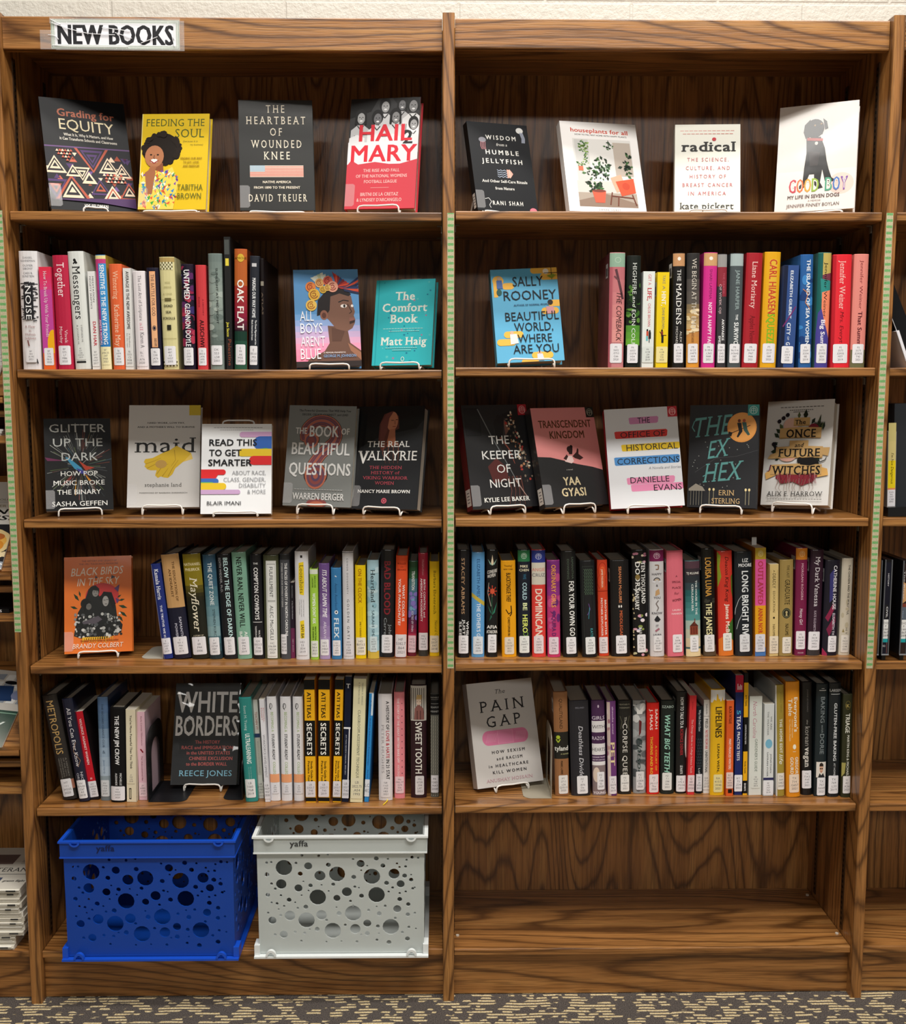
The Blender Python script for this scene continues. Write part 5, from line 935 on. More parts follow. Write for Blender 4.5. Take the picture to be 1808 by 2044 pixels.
R5R = [
 (1106.6,1138,1105.5,1131,1382,1589,'9a6a44','hj','kraft brown hardcover with wide black band','PT|2711|.L56|Q3513|2020',
  [R(0,38,100,64,'2c2c28'),V('QUALITYLAND',6,35,50,22,'3c2410'),E(28,43,14,1.8,'b8cc3a'),L([(14,45),(28,48),(42,45)],8,'b8cc3a'),C('tyland',50,56,4.4,'f0f0e8','b'),C('A NOVEL',74,60,1.3,'c8c890'),V('MARC-UWE',66,79,50,14,'4a2c14','b')],{'side':'6a4428','bar':.004,'stk':(26,92,80,98,'ecebe8')}),
 (1140.5,1179.5,1135.5,1174,1400,1589,'34343c','hj','wide charcoal hardcover with thin white script','PZ|7|.I876|De|2020',
  [C('IRELAND',54,7.5,1.5,'7a7a84','b'),V('Deathless Divide',26,80,56,22,'dcdce4','i')],{'stk':(30,86,79,98,'efeff2')}),
 (1183,1210,1180.5,1206.5,1399,1588,'4a2a52','hj','purple and white banded hardcover','PZ|7|.Y88|Gi|2020',
  [R(0,21,100,33,'eeecee'),R(0,45,100,57,'eeecee'),R(0,64,100,68,'eeecee'),R(0,68,100,100,'8a7a7c'),E(30,78,26,8,'e2cfc0'),E(50,5.5,6,1.6,'d8c8dc'),C('GIRLS',50,19.5,3.6,'f0e6f4',),C('WITH',50,29,3.6,'5a5a5c'),C('RAZOR',50,41,3.6,'f0e6f4'),C('HEARTS',50,53,3.6,'5a5a5c','r',.92),C('SUZANNE YOUNG',50,60,1.5,'e8d8ec','b',.8),C('GIRLS WITH SHARP STICKS',50,62.8,1.3,'e8d8ec','b',.6),C('YOUNG',52,98.6,2.6,'f4eef4','b')],{'stk':(34,90,75,94,'eeedf2')}),
 (1214,1231.6,1210.5,1229,1400.7,1588.6,'6e3a78','hj','narrow violet hardcover edged with pale collage','PZ|7.1|.E474|Pet|2019',
  [R(0,0,34,100,'d8c4bc')]+flecks(0,28,10,80,10,['c09a98','e8dcd8','b07a8a'],12,2)+[V('akwaeke emezi',5,34,64,18,'d8b8dc','b'),V('PET',43,68,58,44,'f0dca8','b')],{'stk':(14,96,79,98,'eee9ee')}),
 (1233.5,1260.5,1233.5,1259.5,1398.7,1585.7,'2a2a28','hj','black hardcover with narrow white capitals','PZ|7.1|.H4493|Co|2021',
  [C('HEATHER M.',50,4.5,1.5,'8a8878','b',.9),C('HERRMAN',50,8,1.5,'8a8878','b'),L([(14,16),(30,22),(20,30)],3,'6a6a54'),L([(86,16),(74,24),(84,32)],3,'6a6a54'),V('The',17,24,56,16,'d8d4c8','s'),V('CORPSE QUEE',24,80,52,34,'f4f0e8','s')],{'stk':(18,84,79,97,'eeeeea')}),
 (1264,1289.5,1263.5,1289,1398.7,1584,'9a9c9e','hj','grey marbled hardcover with a red bird','PZ|7.1|.L5836|Ela|2020',
  flecks(0,100,4,96,30,['c8cacc','6a6e72','b0b4b6','4f5458','d8d8d8'],30,3.4)+[('P','6a1f24',(46,20),(66,22),(60,34),(44,38)),('P','f0f0ee',(20,6),(50,10),(90,4),(70,14),(30,14)),V('Elatsoe',40,80,50,34,'2c4a48','i')],{'stk':(20,84,76,96,'e4e4e6')}),
 (1291.5,1315.5,1291,1316.5,1404,1585.7,'dc2a22','h','vivid red hardcover with white and yellow capitals','PZ|7|.M1117|Tho|2020',
  [V('SARAH',6,28,76,20,'fbe6dc','b'),V('J. MAAS',6,29,34,22,'fbe6dc','b'),V('A COURT OF',46,74,74,14,'f2b23c','b'),V('THORNS AND ROS',36,80,36,20,'f2c23c','b')],{'stk':(18,94,78,98,'eee4e6')}),
 (1318.5,1345,1319.5,1347.5,1398.7,1585,'22302e','hj','black-green hardcover with mint slanted capitals','PZ|7.1|.S98|Wh|2021',
  [C('SZABO',50,7.5,2.6,'b8ccc4','b'),V('WHAT BIG TEETH',15,77,46,38,'a8e0cc','bi')],{'stk':(12,82,77,96,'eaece8')}),
 (1349,1369,1350.5,1372.5,1381,1584.5,'242426','hj','black hardcover with white and red capitals','Q|175.5|.M334|2021',
  [V('HOW TO TALK TO A',5,35,50,30,'eeeeee','b'),V('SCIENCE DENIER',36,62,50,26,'b02430','b'),V('LEE McINTYR',72,80.5,50,24,'e0e0e0','b'),E(100,50,18,15,'e6e4e0')],{'bar':.01,'stk':(4,96,82,98,'f0eff2')}),
 (1372,1386.5,1375,1389.5,1388.5,1586.5,'d8383c','p','slim red paperback with small pale title','Q|181|.M93|2020',
  [V('Jamison',6,14,50,18,'8a1c20'),V('The Chicago Guide to College Science Teach',24,78,50,24,'f6d0cc','s')],{'stk':(4,98,80,97,'eed8dc')}),
 (1388.5,1401,1390,1403.5,1410.7,1584.5,'222a34','h','small dark book with fish-scale pattern','QL|31|.J6|M55|2021',
  [V("Why Fish Don't Exist",3,28,50,30,'dfe6ea','s')]+[('O',20+30*(j%3)+(10 if (j//3)%2 else 0),36+j//3*3.4,14,2,3,'5a6a74',0,180) for j in range(30)]+[V('Lulu',70,79,50,26,'dfe6ea','s')],{'stk':(2,98,77,97,'e4e4ea')}),
 (1402.5,1415.4,1404.5,1416.5,1397.4,1583.7,'e0dedc','p','white paperback with black and red capitals','QA|75.5|.Z37|2015',
  [V('ZARAKIN',4,15,50,26,'3a3a3c'),R(0,17,100,17.5,'888'),V('FIELD',20,30,50,40,'2a2a2c','b'),V('NOTES FROM AN',32,52,50,40,'c8545a','b'),V('UNINTENTIONAL',54,78,50,40,'5a5a5c','b')],{'stk':(0,100,80,96,'e0dedc')}),
 (1417,1446,1420,1448,1376.6,1588,'eab81c','hj','mustard yellow hardcover with white skyline top','RA|410.5|.W46|2021',
  [('P','e8e8e6',(0,0),(100,0),(100,10),(84,10),(80,6),(74,10),(66,11),(60,8),(54,9),(46,4),(40,4),(36,10),(20,9),(10,12),(0,12)),V('LIFELINES',16,45,54,44,'2c2410','b'),V('LEANA WEN,',51,78,54,16,'3a300f','b')],{'stk':(22,86,80,97,'ecdf9e')}),
 (1447.5,1463.5,1450.5,1465,1398.7,1589,'e2622c','p','orange paperback with a black block near foot','RC|451.5|.N4|W55|2020',
  [V('BLACK FATIGUE',6,24,50,34,'3a1a14','b'),V('MARY-FRANCES WINTERS',40,72,50,30,'f8e2d4','b'),R(30,93,84,97,'2a1c18')],{'stk':(4,96,75,92,'ecd2ca')}),
 (1464.5,1481,1468.5,1483.5,1348,1587,'222e6a','p','tall navy paperback with crimson top','RT|73|.Z34|2021',
  [R(0,0,100,14,'b01f3a'),R(26,7,34,12,'f4e4e8'),R(42,9,50,12,'f4e4e8'),R(58,7.6,66,12,'f4e4e8'),R(74,8.4,82,12,'f4e4e8'),V('5',29,32.5,46,46,'4ab0d8','b'),V('TEAS',33.5,45,46,46,'f4f4fa','b'),V('PRACTICE TESTS',47,71,46,34,'f4f4fa','b')],{'stk':(0,100,83,97,'f0f0f4')}),
 (1482,1490.5,1485.3,1494,1343,1587.5,'1c1c1c','p','very thin black paperback with yellow blocks','',
  [R(0,8,100,36,'f2b41e'),R(0,64,100,88,'f2b41e'),R(0,98.5,100,100,'f2b41e'),V('ATI TEAS',18,27,50,40,'2a2414','b'),V('COMPLETE PRACTICE TESTS',42,58,50,30,'e8e8e8','b'),V('Study Guide',72,82,50,34,'2a2414','b'),V('SECRETS',90,96.5,50,40,'f0f0f0','b')],{'stk':False}),
 (1493,1519.5,1496,1521.5,1390,1587.5,'dfe3dc','p','white-green paperback with pink script','SB|453.2|.N8|N67|2013',
  [V('North Carolina',5,42,44,30,'c890a0','i'),V("GARDENER'S GUIDE",43,76,56,20,'6a7a6c')],{'stk':(20,90,79,93,'dfe3dc')}),
 (1522,1543.4,1525.5,1545.5,1405.6,1589,'dde1e0','p','white paperback with light blue blot','BF|145|.P37|F64|2019',
  [V('WE ARE',13,28,70,14,'4a4e50','s'),V('THE WEATHER',8,34,40,14,'4a4e50','s'),E(50,43,34,5,'7ab8d4'),V('JONATHAN',54,75,72,14,'4a4e50','s'),V('SAFRAN FOER',52,79,40,14,'4a4e50','s'),R(0,80,100,82.6,'2c2c5a')],{'stk':(0,100,83,99,'eceef2')}),
 (1548,1567.5,1549,1563.5,1367.7,1589.5,'a5903c','hj','tall olive gold hardcover with white lettering','TX|309|.S4423|2020',
  [R(0,0,12,100,'e6e6e4'),V('JOANNA TEPLIN',6,24,62,12,'7a6a24'),V('THE HOME EDIT',30,61,60,30,'f2f0e4','sb'),V('life',62,71,60,44,'f2f0e4','i')],{'side':'c9cdce','stk':(14,98,79,94,'e9e4da')}),
 (1570.5,1597.5,1568.5,1596.5,1361.8,1591.6,'e2901c','hj','tall amber hardcover with large white lettering','TX|714|.G657|2021',
  [V("Everyone's",13,43,70,26,'f6f0dc','b'),V('Table',14,29,30,26,'f6f0dc','b'),V('Global Recipes',32,48,44,10,'f2dca8'),V('for Modern Health',32,51,26,10,'f2dca8'),E(58,56,12,2.2,'f6f0dc'),R(46,60,68,60.4,'f6f0dc'),V('GREGORY',65,82,74,22,'f6f0dc','b'),V('GOURDE',65,82,38,22,'f6f0dc','b')],{'stk':(18,92,80,96,'f0dcc8')}),
 (1600,1621.5,1600.5,1622,1361.8,1587.5,'1f1f20','hj','tall black hardcover with grey lower-case title','TX|724.5|.K65|L45|2021',
  [V('JOANNE LEE MOLINARO',6,26,52,12,'6a6662'),V('the',33,37,50,14,'a8a49e','i'),V('korean',39,56,52,44,'a8a49e'),V('vegan',57,75,52,48,'dcd8d0','sb')],{'stk':(4,90,78,94,'ecebf0')}),
 (1624,1649.5,1631.5,1653,1365.6,1590,'26343a','hj','dark slate hardcover with portrait near the foot','TX|763|.G65439|2021',
  [R(22,5,80,5.6,'d8dcdc'),L([(40,3.6),(64,3.6)],4,'d8dcdc'),V('BAKING',11,34,54,34,'8a9498'),V('with',36,43,54,16,'8a9498','i'),V('DORIE',44,62,54,34,'8a9498'),R(12,69,96,83,'e6e0d8'),E(54,75,16,4,'d8ac90'),('P','3a2c26',(36,73),(40,70.4),(56,69.6),(70,71),(74,75),(70,73)),R(42,74.4,52,75.6,'2a2626'),R(56,74.4,66,75.6,'2a2626'),('L',[(46,77.4),(54,78),(62,77.4)],3,'a04a44'),('P','34343c',(26,83),(40,79),(54,81),(70,79),(86,83))],{'stk':(20,94,83,99,'eeeef2')}),
 (1651,1675,1656.5,1679.5,1364,1591,'222a30','hj','blue-black hardcover with ruled top','TX|769|.L33|2019',
  [C('LARSEN',52,7,2.2,'c8ccd0','b'),R(14,9,90,9.5,'c8ccd0'),V('GLUTEN-FREE BAKING',17,68,54,24,'dfe2e4','b'),V('AT HOME',70,81,54,15,'dfe2e4')],{'stk':(8,92,81,97,'eeeef2')}),
 (1679,1697.4,1683.5,1702.6,1386.5,1592,'44452e','h','dark olive hardcover with round emblem','U|42|.K56|2021',
  [('O',50,10,26,4,3,'8a7a3c'),C('K',50,12,3,'b8a45c','sb'),V('TRIAGE',18,37,50,44,'e8e8dc','b'),V('MARTIN KING & MICHAEL',39,79,60,24,'e0e0d4','b'),('P','a8a05c',(0,66),(40,66),(30,76),(0,80))],{'stk':(14,96,79,96,'eceaea')}),
]
spine_row(2, 'L', R2L, .024, 'books standing on the second shelf, left bay')
spine_row(2, 'R', R2R, .024, 'books standing on the second shelf, right bay')
spine_row(4, 'L', R4L, None, 'books standing on the fourth shelf, left bay')
spine_row(4, 'R', R4R, None, 'books standing on the fourth shelf, right bay')
spine_row(5, 'L', R5L, None, 'books standing on the fifth shelf, left bay')
spine_row(5, 'R', R5R, None, 'books standing on the fifth shelf, right bay')
# ---------------------------------------------------------------- cover drawings (x and y 0..100 from the top left)
def tri_pattern(c, y0, y1):
    rnd = random.Random(5); cols = ['f0d6ba', 'c9634b', '4e3168', '2a2230', 'f0d6ba', 'a8492f', '6a4a8a']
    c.R(0, y0-1.2, 100, y0, '6a4a7c'); c.R(0, y0, 100, y1, '1d1924')
    for i in range(60):
        x, y, s = rnd.uniform(0, 100), rnd.uniform(y0+2, y1-2), rnd.uniform(2, 5); up = rnd.choice((1, -1)); col = rnd.choice(cols)
        c.poly([(x-s, max(y0, min(y1, y+up*s*.5))), (x+s, max(y0, min(y1, y+up*s*.5))), (x, max(y0, min(y1, y-up*s*.6)))], col)
    c.k += 1
    def nest(x, y, s, up, seq):
        for i, col in enumerate(seq):
            q = s*(1-i/len(seq))
            c.P(col, *[(px, max(y0, min(y1, py))) for px, py in ((x-q, y+up*q*.56), (x+q, y+up*q*.56), (x, y-up*q*.64))])
    W, Kk, Or, Pu = 'f0d6ba', '1d1924', 'b8553c', '4e3168'
    nest(54, y0+9, 20, -1, (Or, Kk, Pu, Kk, Pu, Kk)); nest(10, y0+16, 13, 1, (W, Kk, W, Kk)); nest(27, y1-9, 21, 1, (Or, Kk, W, Kk, W))
    nest(72, y0+15, 12, 1, (W, Kk, W, Kk)); nest(88, y0+19, 11, 1, (W, Kk, W, Kk)); nest(60, y1-12, 12, 1, (Pu, Kk, Or, Kk)); nest(74, y1-6, 13, 1, (W, 'b8553c', W, Kk))
    nest(40, y0+23, 10, -1, (W, Kk, W, Kk)); nest(30, y0+21, 9, 1, (W, Kk, W)); nest(94, y1-9, 13, 1, (Or, Kk, W, Kk)); nest(8, y1-10, 14, -1, (Pu, Kk, 'b8553c', Kk)); nest(48, y1-20, 9, 1, (W, Kk))
    for i in range(6):
        for j in range(4-abs(i-2)): nest(14+i*3.2+j*1.5, y0+3+j*2.8, 1.8, 1, ('c9634b' if (i+j) % 2 else 'f0d6ba',))
        for j in range(3): nest(66+i*4+j*2, y1-24+j*3, 2, 1, ('c9634b' if (i+j) % 2 else 'f0d6ba',))
def G1(c):
    c.R(0, 0, 100, 100, '17181c'); c.T('Grading for', 19, 86, 15.5, 6.5, 'b86a50', 'b', 1.5); c.T('EQUITY', 20, 84, 27.5, 9.5, 'f1e2bc', 'r', 2)
    c.T('What It Is, Why It Matters, and How', 24, 82, 33.3, 2.4, 'e6e0d4', 'b', 1); c.T('it Can Transform Schools and Classrooms', 19, 86, 37, 2.4, 'e6e0d4', 'b', 1.6)
    tri_pattern(c, 44, 91); c.P('4a2a5c', (0, 91), (100, 88), (100, 97), (60, 93)); c.T('JOE FELDMAN', 38, 66, 97.8, 3, 'f0ece4', 'b')
def face(c, x, y, s, skin, hair, smile=True):
    c.E(x, y, s, s*.82, skin); c.E(x-s*.36, y-s*.12, s*.12, s*.06, '2a1a14'); c.E(x+s*.36, y-s*.12, s*.12, s*.06, '2a1a14')
    if smile: c.E(x, y+s*.34, s*.4, s*.16, 'f2ece6'); c.L([(x-s*.44, y+s*.3), (x, y+s*.52), (x+s*.44, y+s*.3)], s*.12, '9a3a34')
    else: c.L([(x-s*.3, y+s*.4), (x+s*.3, y+s*.4)], s*.1, '8a4038')
    c.L([(x, y-s*.1), (x-s*.06, y+s*.16), (x+s*.08, y+s*.18)], s*.07, '5a3424')
def G2(c):
    c.R(0, 0, 100, 100, 'e0bd1e'); c.R(0, 0, 1.2, 100, 'e8d88a')
    c.T('FEEDING THE', 6, 93, 13, 7.5, '4a5a22', 's'); c.T('SOUL', 50, 93, 25, 9, '4a5a22', 's'); c.T('(because it is', 62, 84, 30, 2, '5a5a22', 'i'); c.T('my business)', 73, 92, 33.5, 2, '5a5a22', 'i')
    rnd = random.Random(2)
    c.E(31, 37, 27, 17, '241a14', 28)
    for i in range(46):
        a = rnd.uniform(0, 6.28); c.E(31+25*math.cos(a), 37+15.5*math.sin(a), rnd.uniform(3, 6), rnd.uniform(2, 4), '2a1e17', 9)
    c.P('8a5238', (16, 50), (34, 52), (36, 64), (20, 64)); c.P('ecd35a', (6, 66), (16, 58), (34, 62), (48, 56), (58, 72), (52, 100), (0, 100), (0, 74))
    for i in range(150):
        x, y = rnd.uniform(2, 54), rnd.uniform(60, 99)
        c.poly([(x, y), (x+rnd.uniform(2, 6), y-rnd.uniform(0, 3)), (x+rnd.uniform(0, 5), y+rnd.uniform(1, 4))], rnd.choice(['3a8ac8', 'e05a3a', 'f4f0d8', '4aa84a', 'e8c83a', '7a4aa8', 'e05a3a', '3ab8a8']))
    c.k += 1; face(c, 21, 45, 14, 'b07552', '241a14')
    c.P('a56a48', (8, 62), (16, 58), (22, 57), (24, 62), (22, 70), (20, 84), (12, 84)); 
    for i in range(4): c.L([(14+i*2.6, 60), (17+i*2.4, 55.5)], 2.3, 'a56a48')
    c.T('FINDING OUR WAY', 60, 92, 48, 1.9, '8a6a1c', 'b'); c.T('TO JOY, LOVE,', 64, 88, 52, 1.9, '8a6a1c', 'b'); c.T('AND FREEDOM', 64, 88, 56, 1.9, '8a6a1c', 'b')
    c.T('TABITHA', 57, 95, 80, 5.6, '5a6424', 's'); c.T('BROWN', 57, 93, 89, 5.6, '5a6424', 's')
def G3(c):
    c.R(0, 0, 100, 100, '2f302f'); K = 'e6dcc8'
    for t, x0, x1, y in (('THE', 37, 62, 11.5), ('HEARTBEAT', 10, 90, 22), ('OF', 42, 58, 32.5), ('WOUNDED', 16, 84, 43.5), ('KNEE', 33, 68, 54)): c.T(t, x0, x1, y, 6.9, K, 'sw')
    c.R(14, 59.5, 86, 70, 'e0cfc0')
    for i in range(7): c.R(14, 60.2+i*1.4, 86, 60.9+i*1.4, 'cf5a48')
    c.R(14, 59.5, 34, 65, '9ab4c4')
    for j in range(8):
        for i in range(36): c.poly([(14+i*2, 59.8+j*1.3), (14.7+i*2, 60.3+j*1.3), (14+i*2, 60.8+j*1.3)], 'e9d9cc')
    c.k += 1; c.T('NATIVE AMERICA', 31, 69, 75.5, 2.1, K, 'b'); c.T('FROM 1890 TO THE PRESENT', 19, 81, 80.5, 2.1, K, 'b'); c.T('DAVID TREUER', 12, 90, 92, 6.4, K, 'sw')
def person_bw(c, x, y, s, jersey, k=0):
    c.P(jersey, (x-s*1.6, y+s*4.5), (x-s*1.5, y+s*1.3), (x-s*.5, y+s*.8), (x+s*.5, y+s*.8), (x+s*1.5, y+s*1.3), (x+s*1.6, y+s*4.5))
    c.E(x, y-s*.1, s*.92, s*.74, '2a2a2c'); c.E(x+s*.05, y+s*.12, s*.62, s*.56, ('a9a9aa', '77777a', '8f8f90')[k % 3])
    if k % 2: c.P('2a2a2c', (x-s*.9, y), (x-s*.5, y-s*.2), (x-s*.6, y+s*.8), (x-s*.95, y+s*.7)); c.P('2a2a2c', (x+s*.9, y), (x+s*.6, y-s*.2), (x+s*.65, y+s*.8), (x+s*.95, y+s*.7))
    c.E(x-s*.2, y+s*.02, s*.1, s*.05, '1c1c1e'); c.E(x+s*.3, y+s*.02, s*.1, s*.05, '1c1c1e'); c.L([(x+s*.06, y+s*.05), (x+s*.1, y+s*.22)], s*.07, '5a5a5c')
    c.E(x+s*.06, y+s*.37, s*.24, s*.09, 'f0f0f0'); c.L([(x-s*.9, y+s*1.8), (x-s*1.0, y+s*4)], s*.12, '6a6a6c'); c.L([(x-s*.5, y+s*.85), (x, y+s*1.25), (x+s*.5, y+s*.85)], s*.16, '4a4a4c')
def G4(c):
    c.R(0, 0, 100, 100, 'd04450'); c.R(0, 0, 100, 56, '4a4a4c'); c.P('1e1e20', (0, 0), (40, 0), (30, 12), (0, 18)); c.P('2a2a2c', (60, 0), (100, 0), (100, 12), (70, 8))
    kk = 0
    for x, y, s, j in ((50, 7, 9, 'd8d8da'), (74, 6, 8, 'c4c4c6'), (90, 7, 9.5, 'eeeeef'), (16, 17, 9, 'c8c8ca'), (40, 18, 9, 'e4e4e6'), (66, 17, 9, 'dcdcde'), (92, 24, 8, 'e9e9ea')):
        person_bw(c, x, y, s, j, kk); kk += 1
    for x in (12, 38, 64, 90): c.P('e6e6e8', (x-12, 62), (x-11, 36), (x, 33), (x+11, 36), (x+12, 62))
    c.R(0, 40, 100, 60, 'e6e6e8'); c.T('2', 78, 92, 42, 12, '3a3a3c', 'b'); c.R(0, 60, 100, 100, 'd04450'); c.P('d04450', (0, 61), (6, 56), (16, 60), (40, 58), (70, 61), (100, 56), (100, 64), (0, 64))
    c.T('HAIL', 15, 91, 39, 14.5, 'd92f3e', 'b'); c.T('MARY', 5, 99, 57.5, 14.5, 'd92f3e', 'b')
    K = 'f0b8b4'
    for t, x0, x1, y in (('THE RISE AND FALL', 24, 76, 67), ('OF THE NATIONAL WOMENS', 14, 87, 72), ('FOOTBALL LEAGUE', 26, 73, 77)): c.T(t, x0, x1, y, 2.7, K, 'b')
    c.R(36, 81, 62, 81.3, K); c.T('BRITNI DE LA CRETAZ', 22, 76, 88.5, 2.9, K, 'b'); c.T("& LYNDSEY D'ARCANGELO", 17, 81, 93.5, 2.9, K, 'b')
def G5(c):
    c.R(0, 0, 100, 100, '25272b'); K = 'e6e4de'
    for t, x0, x1, y, h in (('WISDOM', 28, 78, 19, 4.8), ('HUMBLE', 25, 80, 36, 5), ('JELLYFISH', 17, 84, 46, 5)): c.T(t, x0, x1, y, h, K, 'bw')
    c.T('from a', 44, 62, 26, 3.2, K, 'si'); c.T('And Other Self-Care Rituals', 13, 88, 68, 3, K, 'sb'); c.T('from Nature', 33, 65, 76, 3, K, 'sb'); c.T('RANI SHAH', 26, 76, 93.5, 4.6, K, 'bw')
    for i in range(4): c.L([(40+x*3, 54+i*2.4+(.7 if x % 2 else -.7)) for x in range(7)], .8, 'b8c4d8')
    c.P('e8a898', (56, 52.5), (62, 53.5), (66, 57.5), (62, 61.5), (56, 62.5)); c.R(60, 52.5, 61, 62.5, 'f0c8b8')
    c.E(22, 20, 6, 3, '8a8a92'); [c.L([(19+i*2.4, 22), (18+i*2.4, 27), (20+i*2, 31)], .8, 'c88a90') for i in range(4)]
    c.E(86, 7, 6, 3.4, 'd9d9d6'); [c.L([(86+i*2, 9), (89+i*2, 16), (88+i*2, 21)], 1.6, '9aa0b0') for i in range(3)]
    c.E(92, 99, 6, 3.4, 'e27a88'); c.L([(14, 87), (20, 86), (24, 90), (20, 94), (22, 97)], .7, 'f0f0ee')
def G6(c):
    c.R(0, 0, 100, 100, 'f1eeec'); c.T('houseplants for all', 13, 88, 11.5, 4.6, 'c8442c', 'b', 1.2); c.T('HOW TO FILL ANY HOME WITH HAPPY PLANTS', 18, 86, 15.2, 1.7, '4a4a48', 'b', .8)
    c.R(14, 19, 90, 94.5, 'dcdad6'); c.R(16, 20, 34, 92, 'c9c8c4'); c.R(66, 22, 89, 60, 'b8aca0'); c.R(14, 78, 90, 94.5, 'a89a8c'); c.R(14, 66, 90, 79, 'cfc9c2'); c.P('8a7464', (14, 88), (50, 80), (90, 90), (90, 94.5), (14, 94.5))
    rnd = random.Random(8)
    def plant(x, y, rx, ry, n, cols, l=5):
        for i in range(n):
            a = rnd.uniform(0, 6.28); r = rnd.uniform(.1, 1); px, py = x+rx*r*math.cos(a), y+ry*r*math.sin(a)
            px = min(max(px, 16), 88); py = min(max(py, 20.5), 92); b = rnd.uniform(0, 6.28); q = l*rnd.uniform(.6, 1.3)
            ux, uy = math.cos(b)*q, math.sin(b)*q*.7
            pts = [(px, py), (px+ux*.5-uy*.35, py+uy*.5+ux*.25), (px+ux, py+uy), (px+ux*.5+uy*.35, py+uy*.5-ux*.25)]
            c.poly([(min(max(a_, 14.3), 89.7), min(max(b_, 19.3), 94)) for a_, b_ in pts], rnd.choice(cols))
        c.k += 1
    Gd, Gm, Gl = '1f3a1e', '3f6a34', '8fae5a'
    plant(27, 28, 6, 8, 40, [Gl, Gm, '6a8a3c'], 4); plant(28, 42, 4, 8, 22, [Gl, Gm], 3.4)
    c.R(60, 20, 61, 28, '2a2a28'); plant(62, 27, 5, 5, 20, [Gd, Gm], 3.4); plant(48, 52, 13, 12, 55, [Gm, Gd, '5a7a5a'], 6); plant(34, 60, 8, 8, 22, [Gd, Gm], 5)
    plant(82, 48, 7, 14, 34, [Gd, '24402a', Gm], 6); plant(20, 50, 5, 8, 14, ['9ab07a', Gm], 4); plant(38, 74, 10, 7, 24, [Gm, Gd], 8)
    c.R(18, 50, 24, 55, 'c96a4a'); c.P('d8583c', (32, 77), (50, 77), (47, 90), (35, 90)); c.E(41, 77, 9, 1.6, '7a3424')
    c.P('dba88c', (58, 62), (72, 58), (78, 74), (64, 78)); c.P('e0502c', (64, 66), (88, 62), (89, 78), (70, 82)); c.E(77, 71, 5, 4, 'c2401f')
    for a, b in (((58, 78), (54, 92)), ((84, 80), (88, 92)), ((66, 82), (64, 93)), ((56, 82), (86, 84))): c.L([a, b], 1.6, '6a3420')
    c.T('DANAE HORST', 38, 66, 98.6, 2, '8a8a88', 'w')
def G7(c):
    c.R(0, 0, 100, 100, 'e9e9de')
    for i, (a, b) in enumerate(((8, 92), (12, 90))):
        for k in range(12): c.R(a+(b-a)*k/12, 7+i*3.4, a+(b-a)*(k+.8)/12, 7.7+i*3.4, 'd8968c')
    c.T('radical', 10, 93, 30.5, 10.5, '20201e', 'sb'); c.E(60, 17, 3.2, 2, 'c2303a'); K = 'c46a78'
    for t, x0, x1, y in (('THE SCIENCE,', 19, 82, 42), ('CULTURE, AND', 17, 84, 51.5), ('HISTORY OF', 23, 78, 61), ('BREAST CANCER', 12, 88, 70.5), ('IN AMERICA', 21, 78, 80)): c.T(t, x0, x1, y, 4, K, 'w')
    c.T('kate pickert', 8, 90, 95.5, 7, '3a3a38', 's')
def G8(c):
    c.R(0, 0, 100, 100, 'e6ddd6'); rnd = random.Random(4)
    c.R(0, 0, 100, 62, 'ddd4cd'); D = '1c1817'
    c.E(82, 76, 16, 10, 'e6c8bc'); c.E(78, 78, 10, 7, 'e8bfb4')
    c.P(D, (36, 32), (54, 31), (60, 42), (63, 54), (66, 62), (70, 70), (74, 72), (72, 74), (62, 73), (58, 62), (56, 74), (60, 79), (54, 80), (49, 76), (48, 66), (42, 66), (36, 78), (30, 79), (30, 76), (34, 73), (35, 60), (37, 46))
    c.E(46, 23, 12, 9, D); c.P(D, (44, 20), (56, 18), (58, 24), (56, 29), (44, 31)); c.P('1a1514', (33, 19), (40, 14), (42, 22), (40, 31), (35, 32), (32, 26)); c.P('1a1514', (56, 14), (61, 17), (63, 24), (59, 25))
    c.E(54, 25, 3.2, 2.2, '100c0c'); c.E(46, 20, 1.2, .9, '8a6a3a'); c.E(54, 19, 1.2, .9, '8a6a3a'); c.P('3a302e', (40, 44), (54, 46), (52, 58), (42, 58)); c.P('a8403c', (37, 31), (57, 33), (57, 35.4), (37, 33.8)); c.E(49, 37, 2, 1.6, 'c8c0b8')
    for i, (ch, col) in enumerate(zip('GOODBOY', ('c2404e', 'e0703a', 'e8a03a', '8fae3a', '4a9a7a', '4a74b8', '7a4aa0'))):
        x0 = 17+i*9.6+(7 if i > 3 else 0); c.T(ch, x0, x0+9, 82, 12, col, 'b'); c.k += 1; c.T(ch, x0+2.1, x0+6.9, 80.6, 9.2, 'e9ddd4', 'r')
    c.T('MY LIFE IN SEVEN DOGS', 16, 81, 88, 3.2, '5a4a48', 'b'); c.T('A MEMOIR', 42, 58, 91.2, 1.5, '7a6a68'); c.T('JENNIFER FINNEY BOYLAN', 15, 81, 96, 3, '5a4a48')
